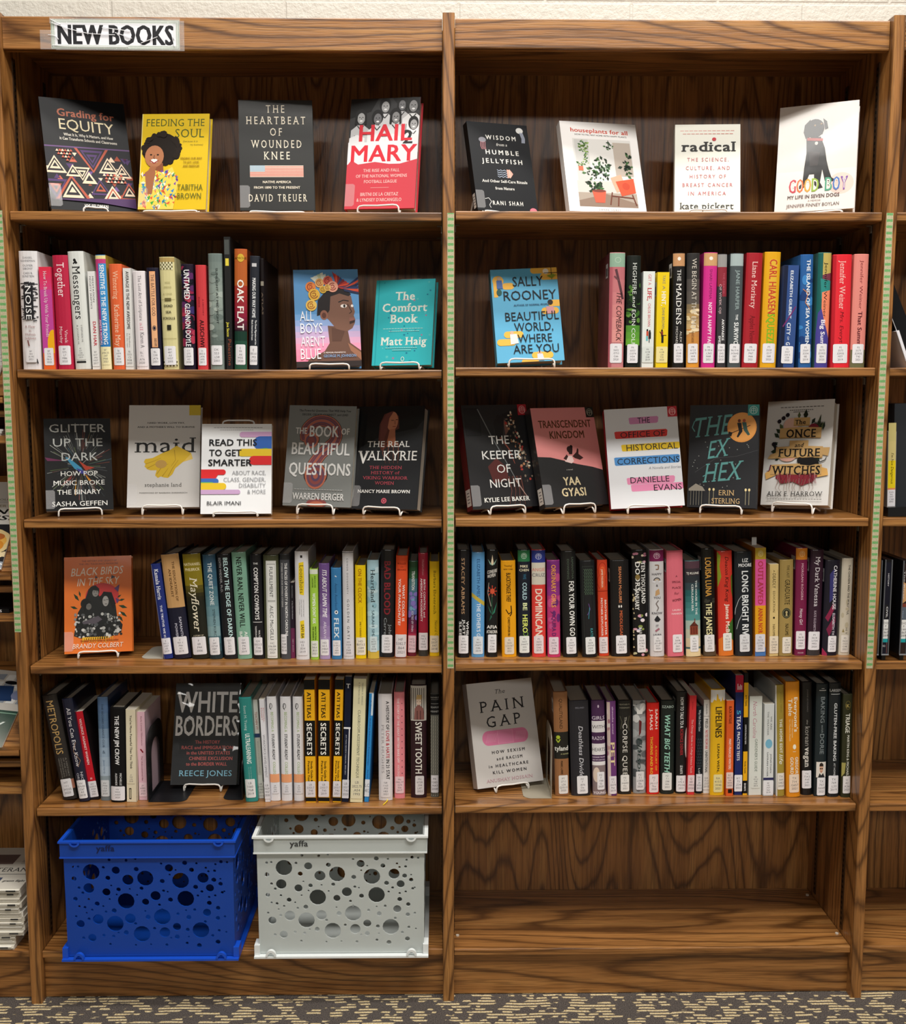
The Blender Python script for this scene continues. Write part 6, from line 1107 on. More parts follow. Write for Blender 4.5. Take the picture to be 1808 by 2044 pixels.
def A1(c):
    c.R(0, 0, 100, 100, '5a94c8')
    for i in range(9): c.R(0, 46+i*6, 100, 53+i*6, ('6f9fd0', '8aa4d2', 'a8a8d2', 'c2a8cc', 'd8a4c4', 'e89ab8', 'ee8fae', 'f08aa8', 'ee86a4')[i])
    S = '6a4a3c'; c.P(S, (50, 58), (80, 60), (84, 76), (96, 82), (100, 84), (100, 100), (10, 100), (20, 92), (44, 84), (52, 76))
    c.P('7a5646', (48, 30), (56, 24), (78, 22), (88, 28), (90, 36), (93, 44), (91, 48), (93, 52), (92, 56), (88, 61), (80, 64), (64, 62), (52, 52), (42, 46))
    c.P('241a1a', (36, 32), (52, 20), (78, 18), (88, 26), (84, 28), (70, 25), (56, 28), (54, 42), (50, 46), (44, 46), (34, 48)); c.E(45, 47, 6, 5, '8a5a48'); c.E(45, 47.5, 3.4, 3, '5a3428')
    c.E(76, 38, 5, 1.8, 'efe6e0'); c.E(77, 38, 1.8, 1.6, '1c1412'); c.L([(68, 34), (76, 32), (84, 33)], 1.6, '241a1a'); c.E(89, 38, 2, 1.4, 'efe6e0'); c.P('4a3028', (84, 54), (93, 52), (92, 55), (84, 57)); c.P('8a5a50', (84, 50), (92, 50), (93, 52.4), (84, 54)); c.L([(82, 36), (88, 44), (84, 46)], 1.2, '4a3028'); c.P('5a3c30', (56, 60), (76, 64), (70, 74), (56, 74))
    c.P('9a6a52', (80, 76), (100, 86), (100, 94), (84, 84))
    def rose(x, y, s, a, b):
        c.E(x, y, s, s*.68, a); c.O(x, y, s*.62, s*.42, s*.2, b, 20, 300, 12); c.O(x, y, s*.28, s*.2, s*.18, b, 200, 520, 9)
    for i in range(7): c.P(('e6eadc', 'dfe6d8', 'c8d8b8')[i % 3], (38+i*2.5, 16), (26+i*5, 4+abs(i-3)*1.5), (32+i*4.5, 3+abs(i-3)*1.5), (42+i*2, 15))
    for i in range(11): c.P(('b8302a', 'e0502c', '8a2430', '2a3a6a', '7a1c28')[i % 5], (66, 18), (60+i*4.2, 2+i*2.0), (64+i*4, 5+i*2.0), (72, 20))
    for i in range(6): c.P(('2a3a6a', 'd85030', '1f2a50')[i % 3], (76, 20), (100, 8+i*3.2), (100, 10+i*3.2), (78, 23))
    for x, y, s, a, b in ((26, 18, 8, 'e0823c', '9a3c1c'), (40, 14, 7, 'e6b06a', 'a8602c'), (53, 12, 7.5, 'd8604c', '8a241c'), (60, 18, 8.5, 'e2a088', '9a4838'), (45, 21, 5.5, 'd8b03c', '8a5a1c'), (31, 26, 9, 'e0b040', '9a5c1c'), (26, 37, 8.5, 'e8c05a', 'a8641c'), (52, 19, 5, 'e0b860', '9a5c1c')): rose(x, y, s, a, b)
    for t, x0, x1, y, h in (('ALL', 8, 29, 53, 10), ('BOYS', 8, 42, 65.5, 10), ("AREN'T", 8, 45, 79, 10), ('BLUE', 7, 38, 92, 10.5)): c.T(t, x0, x1, y, h, 'e6e9ee')
    c.T('A MEMOIR-MANIFESTO', 42, 76, 86.6, 1.5, 'dcd0cc', 'b'); c.T('GEORGE M. JOHNSON', 42, 92, 90.6, 2.8, '7a9ac0', 'b'); c.R(0, 94.5, 100, 100, '3a2e2c')
def A2(c):
    c.R(0, 0, 100, 100, '35b2ba'); c.R(4.6, 0, 6, 100, '289aa4'); rnd = random.Random(12)
    for i in range(34):
        x, y, s = rnd.uniform(12, 97), rnd.uniform(3, 97), rnd.uniform(1.5, 4.2); col = rnd.choice(['1f6f96', '1f6f96', '6fd2cf', 'c86a9a', '1a86a0'])
        for a in range(4):
            t = a*PI/4; c.poly([(x+s*math.cos(t), y+s*math.sin(t)*.7), (x+.3*math.sin(t), y-.3*math.cos(t)), (x-s*math.cos(t), y-s*math.sin(t)*.7), (x-.3*math.sin(t), y+.3*math.cos(t))], col)
    c.k += 1; K = 'dfe6dc'
    for t, x0, x1, y, h in (('The', 34, 67, 24, 9.5), ('Comfort', 13, 89, 37.5, 9.5), ('Book', 27, 74, 50.5, 9.5), ('Matt Haig', 13, 91, 76.5, 9)): c.T(t, x0, x1, y, h, K, 'sb')
    for y, a, b in ((57, 16, 84), (60, 26, 78), (79.5, 22, 76), (82, 34, 66)): 
        for k in range(14): c.R(a+(b-a)*k/14, y, a+(b-a)*(k+.8)/14, y+.8, '9ad6d2')
    c.O(52, 93, 2.4, 2.4, .9, K)
def A3(c):
    c.R(0, 0, 100, 100, '5eaed4'); Y = 'f0b84a'
    def pill(x0, y0, x1, y1, col=Y):
        r = (y1-y0)/2; A = c.H/c.W
        c.R(x0+r*A, y0, x1-r*A, y1, col); c.E(x0+r*A, (y0+y1)/2, r*A, r, col); c.E(x1-r*A, (y0+y1)/2, r*A, r, col)
    pill(60, -1, 104, 6); pill(74, 6, 104, 13); pill(3, 7, 18, 18); c.R(3, 12, 9, 30, Y); pill(16, 15, 34, 22); pill(82, 35, 104, 42); pill(72, 43, 98, 50); pill(13, 67, 42, 74); pill(2, 75, 30, 82); pill(52, 90, 84, 97); pill(36, 97, 62, 104)
    c.E(83, 4, 4.4, 3, 'f4ead8'); c.R(91, 0, 91.8, 13, '2a2a22'); c.R(80, 5.5, 100, 6.1, '2a2a22')
    for i in range(7): c.P('8a9a2c', (92, 12), (84+i*2.6, 6+abs(i-3)), (87+i*2.4, 8))
    c.E(12, 10, 3, 2, 'c8a888'); c.P('4a6aa8', (8, 12), (16, 12), (17, 21), (8, 21)); c.E(11, 25, 4, 3.4, '2a5a54'); c.E(86, 37.5, 4, 2.8, '2e241e'); c.P('d89aa0', (79, 42), (90, 42), (92, 49), (80, 50)); c.P('e2e2e0', (22, 70), (32, 70), (34, 80), (22, 81)); c.E(25, 68.5, 2.6, 1.8, 'e0b090'); c.P('cfd8e8', (60, 92), (68, 92), (70, 99), (60, 99)); c.E(64, 90.6, 2.6, 1.8, 'e0b090')
    K = '171c26'
    for t, x0, x1, y, h in (('SALLY', 32, 78, 19, 10), ('ROONEY', 17, 96, 34, 10), ('BEAUTIFUL', 17, 97, 56, 9), ('WORLD,', 29, 87, 67.5, 9), ('WHERE', 33, 84, 79.5, 8.6), ('ARE YOU', 25, 93, 91, 9)): c.T(t, x0, x1, y, h, K)
    c.T('AUTHOR OF NORMAL PEOPLE', 31, 84, 40.5, 1.9, '2a4a6a', 'b')
def B1(c):
    c.R(0, 0, 100, 100, '18191b'); rnd = random.Random(21); cx, cy = 52, 52
    for i in range(110):
        a = rnd.uniform(0, 6.28); r0 = rnd.uniform(4, 30); r1 = r0+rnd.uniform(8, 36)
        col = rnd.choice(['6a6e6c', '8a8d88', '4a4e50', '5a6a3c', '7a3a2a', '3a5a68', 'b8bab4', '3a4448'])
        x0, y0, x1, y1 = cx+r0*math.cos(a), cy+r0*math.sin(a)*.8, cx+r1*math.cos(a), cy+r1*math.sin(a)*.8
        if 0 < x1 < 100 and 0 < y1 < 97: c.L([(x0, y0), (x1, y1)], .25, col, .75); c.k -= 1
    c.k += 1
    c.P('3a8ab0', (30, 42), (36, 43), (54, 54), (58, 60), (44, 55)); c.P('a83a24', (50, 46), (62, 52), (74, 54), (60, 57)); c.P('3a3a8a', (46, 54), (60, 58), (62, 61), (52, 60)); c.P('c8862a', (58, 60), (68, 68), (64, 68)); c.P('b8842a', (46, 64), (44, 84), (42, 82)); c.P('7a2a24', (40, 62), (22, 74), (38, 66)); c.P('6a2a50', (0, 42), (30, 46), (4, 46))
    for t, x0, x1, y, h in (('GLITTER', 8, 92, 15, 8.6), ('UP THE', 13, 87, 30.5, 8.6), ('DARK', 25, 79, 46, 8.6)): c.T(t, x0, x1, y, h, 'b9bcb9')
    for t, x0, x1, y in (('HOW POP', 23, 78, 62.5), ('MUSIC BROKE', 12, 88, 72.5), ('THE BINARY', 17, 82, 82.5), ('SASHA GEFFEN', 9, 91, 95)): c.T(t, x0, x1, y, 5, 'ebebe6')
def B2(c):
    c.R(0, 0, 100, 100, 'cfcdca'); c.R(84, 0, 100, 10, 'cdb21e'); c.T('HARD WORK, LOW PAY,', 26, 78, 18.3, 1.6, '2a2a2a', 'b'); c.T("AND A MOTHER'S WILL TO SURVIVE", 12, 92, 22.4, 1.6, '2a2a2a', 'b')
    c.T('maid', 9, 94, 46.5, 14.5, '1c1c1e', 's'); Y = 'd2ae2a'
    c.P('e0c060', (76, 50), (88, 48), (90, 53), (76, 56)); c.P(Y, (67, 40), (88, 47.5), (78, 55), (66, 62), (62, 68), (56, 71.5), (50, 71), (46, 70), (42, 71.5), (38, 69), (40, 64), (32, 64), (27, 63), (23, 60), (25, 58), (22, 56), (24, 53), (34, 52), (48, 47), (56, 45))
    for p in (((24, 58), (36, 55), (46, 52)), ((27, 62), (38, 58), (48, 57)), ((40, 68), (48, 60), (56, 58)), ((48, 70), (56, 62)), ((56, 70), (62, 62), (70, 54)), ((64, 44), (66, 54), (60, 60))): c.L(list(p), .9, 'a8861c', .4)
    c.E(46, 58, 8, 4, 'b8924a'); c.T('stephanie land', 24, 75, 80, 3.6, '55534f', 's'); c.T('FOREWORD BY BARBARA EHRENREICH', 17, 83, 86.6, 1.2, '7a7874', 'b')
def B3(c):
    c.R(0, 0, 100, 100, 'eceef0'); 
    for k in range(16): c.R(17+k*4.4, 4, 20.6+k*4.4, 4.6, '9a9a9e'); c.R(26+k*3, 6.6, 28.4+k*3, 7.1, 'a8a8ac')
    def blob(x0, y0, x1, y1, col, l=1, r=1):
        A = c.H/c.W; q = (y1-y0)/2; c.R(x0+(q*A if l else 0), y0, x1-(q*A if r else 0), y1, col)
        if l: c.E(x0+q*A, (y0+y1)/2, q*A, q, col)
        if r: c.E(x1-q*A, (y0+y1)/2, q*A, q, col)
    blob(54, 9, 100, 15, 'd0a4cc', 1, 0); blob(74, 14, 100, 29, '3060b0', 1, 0); c.P('4a9a5a', (84, 28), (92, 27), (100, 29), (100, 31), (88, 31)); blob(52, 28, 100, 36.5, 'e2c02a', 1, 0); c.P('e2c02a', (62, 28), (74, 30), (66, 36)); blob(68, 36, 100, 46, 'd8282c', 1, 0)
    blob(0, 51, 35, 57, 'd8282c', 0, 1); c.P('d8282c', (0, 53), (28, 52), (20, 62), (0, 62)); blob(0, 61, 25, 67, '3a6ab8', 0, 1); blob(0, 65, 18, 69, '5aa86a', 0, 1); blob(0, 66, 36, 73.5, 'e6c22a', 0, 1); blob(0, 73.5, 56, 78.5, 'c8a4cc', 0, 1)
    for t, x0, x1, y in (('READ THIS', 11, 79, 24.5), ('TO GET', 11, 57, 36), ('SMARTER', 10, 72, 47)): c.T(t, x0, x1, y, 7, '1c1e24', 'b')
    for t, x0, x1, y in (('ABOUT RACE,', 44, 92, 57), ('CLASS, GENDER,', 32, 92, 64.5), ('DISABILITY', 54, 92, 71), ('& MORE', 66, 92, 78)): c.T(t, x0, x1, y, 4.4, '9a9ca0')
    c.T('BLAIR IMANI', 9, 57, 90.5, 4.2, '2a2c30')
def B4(c):
    c.R(0, 0, 100, 100, '7d807e'); c.T('The Powerful Questions That Will Help You', 15, 92, 6, 2, '2c2c2c', 'sb'); c.T('DECIDE, CREATE, CONNECT, and LEAD', 20, 88, 10, 2, '2c2c2c', 'b')
    def path(w, col):
        pts = [(33+24*0, 34)]; pts = [(50+23*math.cos(math.radians(a)), 29+14*math.sin(math.radians(a))) for a in range(-200, 62, 12)]+[(52, 48), (42, 58), (37, 66)]
        c.L(pts, w, col)
        for p in pts[1:-1]: c.E(p[0], p[1], w/2, w/2*c.W/c.H, col, 12); c.k -= 1
        c.k += 1; c.E(37, 34, w*.62, w*.62*c.W/c.H, col); c.E(46, 69, w*1.0, w*.9*c.W/c.H, col)
    for w, col in ((18, '3a3438'), (16.5, 'b86a52'), (13.5, '6a4a5c'), (10.5, '8a4a48'), (7, '5a4660'), (4, 'a86050')): path(w, col)
    for r, col in ((13, 'b86a52'), (11, '6a4a5c'), (8.5, '8a4a48'), (5.5, '5a4660'), (3, 'a86050')): c.E(46, 70, r*1.2, r, col); 
    for r, col in ((9, 'b86a52'), (7, '6a4a5c'), (4.5, '8a4a48')): c.E(36, 35, r*1.15, r*.85, col)
    c.E(50, 97, 15, 4.6, '8a4a48'); c.E(50, 98, 11, 3, 'b86a52')
    for t, x0, x1, y, h, s in (('THE', 12, 29, 28.5, 6, 'b'), ('BOOK', 33, 76, 31, 10.5, 'b'), ('OF', 80, 92, 28.5, 6, 'b'), ('BEAUTIFUL', 8, 94, 49, 11.5, 'b'), ('QUESTIONS', 6, 97, 69, 11.5, 'b')): c.T(t, x0, x1, y, h, 'dcdcda', s)
    for k in range(18): c.R(16+k*4, 83.2, 19+k*4, 83.9, 'b0b2b0')
    c.T('WARREN BERGER', 14, 90, 93.5, 6.4, 'd4d4d2', 'b')
def B5(c):
    c.R(0, 0, 100, 100, '35373a'); c.P('17181a', (0, 0), (100, 0), (100, 14), (90, 22), (60, 26), (30, 32), (8, 40), (0, 50)); B_ = '9a5a40'
    c.P('5a3028', (34, 18), (40, 8), (52, 5), (62, 10), (64, 22), (58, 24), (52, 30), (48, 40), (40, 44), (34, 36)); c.E(53, 15, 8.5, 9.5, 'b8785a'); c.P('6a3a34', (36, 16), (44, 7), (54, 5), (48, 12), (46, 24), (42, 34), (36, 34)); c.P('a8684c', (50, 23), (58, 22), (60, 34), (66, 38), (46, 40))
    c.L([(51, 14), (55, 14)], .9, '3a1c18'); c.L([(58, 13.4), (61, 13.4)], .9, '3a1c18'); c.L([(56.5, 14), (57.5, 18)], .8, '6a3a2c'); c.L([(54, 20.2), (58.6, 20)], .9, '7a2c24')
    for i in range(7): c.L([(44+i*3.4, 36), (42+i*4, 46), (48+i*3, 56)], 1.6, ('7a4a3c', '4a2e2a')[i % 2], .3)
    c.T('THE REAL', 18, 82, 40, 5.6, 'efeeea', 's'); c.T('V', 5, 22, 56, 12, 'efeeea', 'sb'); c.T('ALKYRIE', 19, 94, 53, 9, 'efeeea', 's')
    K = 'b8505c'
    for t, x0, x1, y in (('THE HIDDEN', 24, 73, 61.5), ('HISTORY of', 27, 70, 66.5), ('VIKING WARRIOR', 15, 83, 71.5), ('WOMEN', 34, 63, 76.5)): c.T(t, x0, x1, y, 3, K, 's')
    c.T('NANCY MARIE BROWN', 9, 88, 84.5, 3, 'efeeea', 'sb'); c.E(50, 92, 4, 2.7, 'c85a6a'); c.O(50, 92, 2, 1.4, .8, '35373a')
def stamp(c, x0, x1, col, k):
    c.R(x0, 0, x1, 10.6, col); m_ = (x0+x1)/2; c.O(m_, 5.3, (x1-x0)*.34, 3.6, .9, k); c.L([(m_, 2.6), (m_, 8)], .9, k); c.L([(m_-3, 7.4), (m_-3, 4), (m_, 3.4), (m_+3, 4), (m_+3, 7.4)], .9, k); c.L([(m_-4.4, 5.6), (m_+4.4, 5.6)], .7, k)
def B6(c):
    c.R(0, 0, 100, 100, '333335'); rnd = random.Random(6); c.P('27272a', (58, 10), (100, 0), (100, 100), (80, 100), (70, 60)); c.R(3, 3, 26, 30, '222224'); c.R(4, 4, 25, 29, '2a2a2d')
    c.P('4a4548', (46, 24), (50, 14), (60, 10), (66, 14), (68, 24), (64, 32), (54, 36), (48, 34)); c.P('7a5448', (62, 14), (68, 18), (68, 26), (63, 30)); c.P('2c2a2c', (46, 18), (54, 10), (64, 11), (62, 20), (58, 34), (48, 34)); c.P('5a2e2c', (30, 60), (44, 52), (60, 62), (58, 74), (36, 76)); c.P('2a2628', (52, 36), (66, 40), (84, 66), (92, 80), (70, 78), (60, 60)); c.L([(54, 32), (66, 44), (72, 58)], 2.4, '8a4a3c', .8)
    for i in range(90):
        t = rnd.random(); x, y = 70+t*22+rnd.uniform(-8, 8), 12+t*60+rnd.uniform(-5, 5); c.E(min(x, 97), y, rnd.uniform(.8, 2.2), rnd.uniform(.6, 1.6), rnd.choice(['c8b8a0', '8a7a68', '5a5048', 'a87a5a', 'e0d6c0', '3a3634', 'a83a34']), 8); c.k -= .8
    for i in range(7): c.L([(60+i*3, 70), (62+i*3, 84), (56+i*4, 98)], 1.8, ('6a4038', '4a302c')[i % 2], .5)
    c.L([(24, 4), (40, 30), (60, 58), (72, 76)], 1.6, '6e7274', 1.2); c.L([(70, 74), (84, 90)], 2, 'a88a80', 1)
    for t, x0, x1, y in (('THE', 36, 67, 38.5), ('KEEPER', 23, 83, 53), ('OF', 43, 64, 66.5), ('NIGHT', 30, 78, 80.5)): c.T(t, x0, x1, y, 8, 'e9e9e6')
    c.T('KYLIE LEE BAKER', 18, 88, 94, 4, 'e6e6e0', 'sb'); stamp(c, 86, 100, 'a8202c', 'e0a0a0')
def B7(c):
    c.R(0, 0, 100, 100, '333334'); c.P('d98a88', (0, 0), (100, 0), (100, 65), (84, 61.5), (60, 58), (40, 54), (20, 50.5), (0, 49.5))
    c.T('TRANSCENDENT', 9, 93, 20.5, 7.4, '5f3820', 'b'); c.T('KINGDOM', 24, 79, 31.5, 7.4, '5f3820', 'b')
    c.E(52, 43, 4.6, 3.4, '3a2020'); c.P('3a2020', (49, 41), (57, 42), (55, 48), (50, 48)); c.E(55, 40.4, 2.4, 1.8, '2a1616'); c.P('4a2a28', (55, 50), (62, 46), (64, 42), (66, 43), (65, 48), (72, 52), (66, 54), (58, 52)); c.P('e6c8c4', (42, 53), (44, 49.5), (54, 49.5), (56, 55), (52, 57.3), (42, 55.2)); c.P('4a2a28', (40, 52), (46, 48), (48, 50), (44, 54))
    c.T('a novel', 42, 52, 64, 1.2, 'c8c4bc', 's'); c.T('YAA', 34, 61, 79, 8, 'd8c8a0', 'b'); c.T('GYASI', 29, 67, 90, 8, 'd8c8a0', 'b'); stamp(c, 87, 100, '2c2c28', '8a8a7c')
def B8(c):
    c.R(0, 0, 100, 100, 'dcdee2')
    def brush(x0, x1, y0, y1, col, seed):
        r = random.Random(seed); c.P(col, (x0, y0+.6), (x0+2, y0), (x1-2, y0-.4), (x1, y0+.8), (x1-1, y1-1), (x1-3, y1), (x0+2, y1+.3), (x0+.6, y1-.5))
    brush(33, 74, 9.5, 16, 'd28ab8', 1); brush(12, 85, 23, 30, 'd8342c', 2); brush(20, 101, 36.5, 43, 'e0bc1e', 3); brush(9, 99, 49, 57, '4a8ac8', 4); brush(24, 90, 70, 76.5, 'e08ab0', 5); brush(29, 101, 77, 83.5, 'e08ab0', 6)
    K = '20222a'
    for t, x0, x1, y, h in (('THE', 45, 62, 15.5, 5.6), ('OFFICE OF', 20, 81, 29.6, 5.8), ('HISTORICAL', 27, 97, 43, 6.2), ('CORRECTIONS', 13, 98, 56.4, 6), ('DANIELLE', 29, 82, 75.5, 6), ('EVANS', 60, 98, 84, 6)): c.T(t, x0, x1, y, h, K)
    c.T('A Novella and Stories', 55, 99, 62.5, 2.6, '8a8c92', 'i'); stamp(c, 87, 100, 'c02430', 'f0b0b0')
def B9(c):
    c.R(0, 0, 100, 100, '35363a'); rnd = random.Random(9); c.L([(10, 66), (40, 52), (70, 50), (100, 44)], .4, '55565a'); T_ = '5f9c9a'
    for i in range(26): x, y = rnd.uniform(6, 95), rnd.uniform(36, 84); c.E(x, y, .7, .5, '9a9c98', 6); c.k -= .9
    for t, x0, x1, y, h, d in (('THE', 8, 62, 32, 19, -4), ('EX', 28, 60, 53, 17, -4), ('HEX', 22, 80, 76, 18, -4)): c.T(t, x0, x1, y, h, T_, 'si', d)
    c.L([(8, 26), (4, 22), (7, 16), (14, 14), (24, 13)], 1.6, T_, .8); c.L([(22, 70), (30, 67)], 1.4, T_, .5)
    c.E(76, 22, 21, 14.5, 'e0964a', 32); c.E(76, 22, 19, 13, 'e29e54', 32)
    c.L([(60, 28), (88, 20)], 1.2, '5a3420'); c.P('2a2624', (57, 26), (63, 27), (61, 31), (57, 30)); c.E(72, 15.6, 2.2, 1.6, '6a2c1c'); c.P('26262a', (69, 17.5), (75, 17.5), (77, 26), (71, 32), (69, 31), (72, 26)); c.E(79, 15.4, 2.2, 1.6, 'a8482c'); c.P('3a5a54', (76, 17), (82, 17), (84, 24), (88, 29), (85, 30), (79, 25))
    c.P('9a9488', (2, 82), (12, 77), (22, 80), (26, 84), (2, 84)); c.R(4, 84, 24, 98, '2a2c30'); 
    for i in range(5): c.R(5+i*4, 84, 5.6+i*4, 98, '8a8678')
    for x in (32, 38, 84, 89): c.R(x, 84, x+.6, 97, 'b0a888'); c.E(x+.3, 82.5, 1.6, 1.4, 'e2cf9a')
    c.T('ERIN', 46, 68, 88, 5, 'c8a878', 's'); c.T('STERLING', 36, 76, 96, 5, 'c8a878', 's'); stamp(c, 84, 100, '3f9a96', 'bfe0dc')
def B10(c):
    c.R(0, 0, 100, 100, 'd6d4d0'); rnd = random.Random(14)
    for y, a, b in ((6, 20, 86), (9, 34, 70), (10.8, 40, 64)):
        for k in range(12): c.R(a+(b-a)*k/12, y, a+(b-a)*(k+.75)/12, y+.7, '55524e')
    Gr = ['3a4a34', '24301f', '55603c', '2a3a30']; Rd = ['7a2434', '5a1824', '9a3a44']
    def leaf(x, y, dx, dy, w_, col): c.P(col, (x, y), (x+dx*.5-dy*w_, y+dy*.5+dx*w_*.6), (x+dx, y+dy), (x+dx*.5+dy*w_, y+dy*.5-dx*w_*.6))
    for i in range(34):
        a = rnd.uniform(0, 6.28); leaf(50+30*math.cos(a), 44+26*math.sin(a), 10*math.cos(a)+rnd.uniform(-3, 3), 8*math.sin(a)+rnd.uniform(-3, 3), .35, rnd.choice(Gr))
    for i in range(8): leaf(78, 28, 4-i, -14+i*1.6, .12, Gr[i % 4]); leaf(72+i*2, 30, 2, -9, .2, Gr[i % 4])
    for x, y in ((20, 20), (26, 17), (32, 14), (14, 42), (18, 46)): c.E(x, y, 3, 2, '2a2430')
    c.E(38, 24, 11, 7, 'd8b0a0'); c.E(72, 30, 9, 7, '7a2434'); c.P('8a2c38', (60, 66), (28, 66), (20, 74), (30, 80), (46, 78), (60, 82), (76, 78), (86, 70)); c.E(36, 54, 13, 5, 'd8a898'); c.P('c8a26a', (10, 52), (30, 48), (30, 56), (6, 56)); c.P('c8a26a', (98, 46), (80, 46), (80, 52), (96, 54)); c.P('d8a860', (96, 66), (84, 64), (82, 74), (98, 72)); c.P('d8a860', (4, 70), (18, 64), (20, 72), (6, 76))
    def ban(x0, x1, y0, y1, cv_=0): c.P('c8a26a', (x0, y0), ((x0+x1)/2, y0-cv_), (x1, y0), (x1, y1), ((x0+x1)/2, y1-cv_), (x0, y1)); c.R(x0, y1-1, x1, y1-.4, 'a07c48')
    ban(42, 66, 17, 25); ban(22, 84, 27, 37, 1); ban(38, 66, 39, 47); ban(18, 88, 45, 56, 1); ban(12, 88, 62, 72, 1)
    for t, x0, x1, y, h, s in (('The', 44, 60, 23.4, 4.2, 'sb'), ('ONCE', 32, 76, 36, 7.6, 'sb'), ('and', 46, 60, 45.4, 3.8, 'sbi'), ('FUTURE', 22, 84, 54.4, 7.4, 'sb'), ('WITCHES', 14, 86, 71.4, 8, 'sb')): c.T(t, x0, x1, y, h, '241e1a', s)
    c.P('1e1c1e', (54, 56), (74, 55), (82, 58), (84, 61), (70, 63), (56, 62)); c.E(55, 58, 4, 3, '1e1c1e'); c.L([(84, 60), (92, 58), (94, 55)], 1.6, '1e1c1e', .8); c.L([(12, 62), (10, 68), (6, 68)], 2, '6a2430', .6)
    for i in range(12): c.L([(26+i*4.4, 76), (24+i*4.6+rnd.uniform(-3, 3), 84), (26+i*4.4, 88)], .7, '8a6a5c', .2)
    for i in range(26): x = rnd.uniform(24, 80); c.L([(x, 70), (x+rnd.uniform(-6, 6), 80)], .5, rnd.choice(Rd+['b8888a']))
    c.T('ALIX E. HARROW', 9, 92, 92, 4.4, '3a3836', 's')
    for k in range(20): c.R(10+k*4.1, 94.4, 13.2+k*4.1, 95.2, '8a8884')
def C1(c):
    c.R(0, 0, 100, 100, 'e4762c'); c.T('THE HISTORY AND LEGACY OF', 26, 78, 5.5, 1.8, '8a3c14', 'b'); c.T('THE 1921 TULSA RACE MASSACRE', 22, 80, 8.6, 1.8, '8a3c14', 'b')
    c.T('BLACK BIRDS', 10, 88, 20, 8, 'f0e4d4', 'i', -1.4); c.T('IN THE SKY', 19, 82, 30.5, 7.6, 'f0e4d4', 'i', -1.4)
    c.E(56, 42, 25, 14, 'c83a3a', 30); rnd = random.Random(33); G_ = ['2a2c2a', '3c3e3a', '1c1e1e', '55585a']
    for x, y, l, a in ((22, 46, 14, -2.2), (20, 54, 12, -2.8), (24, 42, 10, -1.8), (80, 52, 14, .3), (82, 58, 14, .7), (80, 62, 12, 1.0), (78, 44, 8, -.6), (80, 47, 10, -.2)):
        dx, dy = l*math.cos(a), l*math.sin(a)*.7; c.P('2c4a2a', (x, y), (x+dx*.5-dy*.22, y+dy*.5+dx*.12), (x+dx, y+dy), (x+dx*.5+dy*.22, y+dy*.5-dx*.12))
    c.P('2a2c2b', (14, 82), (20, 58), (30, 46), (36, 34), (46, 33), (52, 42), (60, 38), (70, 40), (76, 52), (78, 64), (86, 72), (84, 80), (60, 86), (30, 86))
    c.E(44, 36.5, 8, 6, '33342f'); c.E(46, 38, 4.6, 4, '8a8884'); c.E(32, 49, 8, 5.6, '262826'); c.E(36, 52, 4, 3.4, '6a6864'); c.L([(43.5, 37), (45, 37)], .8, '2a2a28'); c.L([(47.5, 37), (49, 37)], .8, '2a2a28'); c.L([(45, 40), (48, 40)], .7, '4a3a38'); c.L([(34.4, 51.4), (35.6, 51.4)], .7, '2a2a28'); c.L([(37, 51.4), (38.2, 51.4)], .7, '2a2a28'); c.P('1c1d1c', (26, 46), (34, 44), (39, 47), (33, 50), (30, 58)); c.P('2c2e2c', (36, 34), (46, 30), (52, 34), (50, 36), (42, 35), (38, 42)); c.P('1c1d1c', (52, 44), (58, 37), (70, 38), (76, 50), (72, 56), (66, 46), (60, 52)); c.E(61, 47, 4.6, 5.4, '9a9894'); c.L([(58, 46), (61, 46)], .8, '1c1d1c'); c.L([(62, 45.6), (65, 45.6)], .8, '1c1d1c'); c.L([(60, 50), (63, 50)], .8, '3a3634')
    for i in range(120):
        x, y = rnd.uniform(16, 84), 60+rnd.random()*24; c.E(x, y, rnd.uniform(1, 3.2), rnd.uniform(.8, 2), rnd.choice(['55585a', '8a8c8a', 'b8bab6', '2a2c2a', '3c3e3a', 'd0d0cc']), 7); c.k -= .9
    c.P('5a545c', (26, 68), (50, 62), (56, 66), (46, 70), (28, 70)); c.P('5a3a6a', (74, 34), (82, 30), (80, 38)); c.P('5a3a6a', (76, 44), (82, 46), (78, 50)); c.P('3a4a5a', (46, 20), (50, 22), (46, 23)); c.P('3a4a5a', (70, 20), (76, 22), (70, 24))
    for i in range(14): c.P('e6b02c', (26+i*3.4, 84), (30+i*3.2, 83.4), (27+i*3.4, 90+rnd.uniform(-2, 2)))
    c.T("Stonewall Award-winning and beloved author", 24, 80, 88, 1.6, '7a3410', 'b'); c.T('BRANDY COLBERT', 12, 87, 95, 4.8, 'f0e0cc', 'i')
def D1(c):
    c.R(0, 0, 100, 100, '3e4042'); K = 'f2f2f2'
    c.T('WHITE', 3, 96, 29, 20, K, 'b'); c.T('BORDERS', 3, 98, 52, 19, K, 'b')
    for t, x0, x1, y in (('The HISTORY', 34, 72, 60), ('RACE and IMMIGRATION', 14, 92, 65.4), ('in the UNITED STATES', 22, 88, 70.6), ('CHINESE EXCLUSION', 26, 92, 76), ('to the BORDER WALL', 22, 84, 81.4)): c.T(t, x0, x1, y, 3.2, 'b8605c', 'b')
    c.T('REECE JONES', 12, 92, 91.5, 5.4, '8ac4dc', 's')
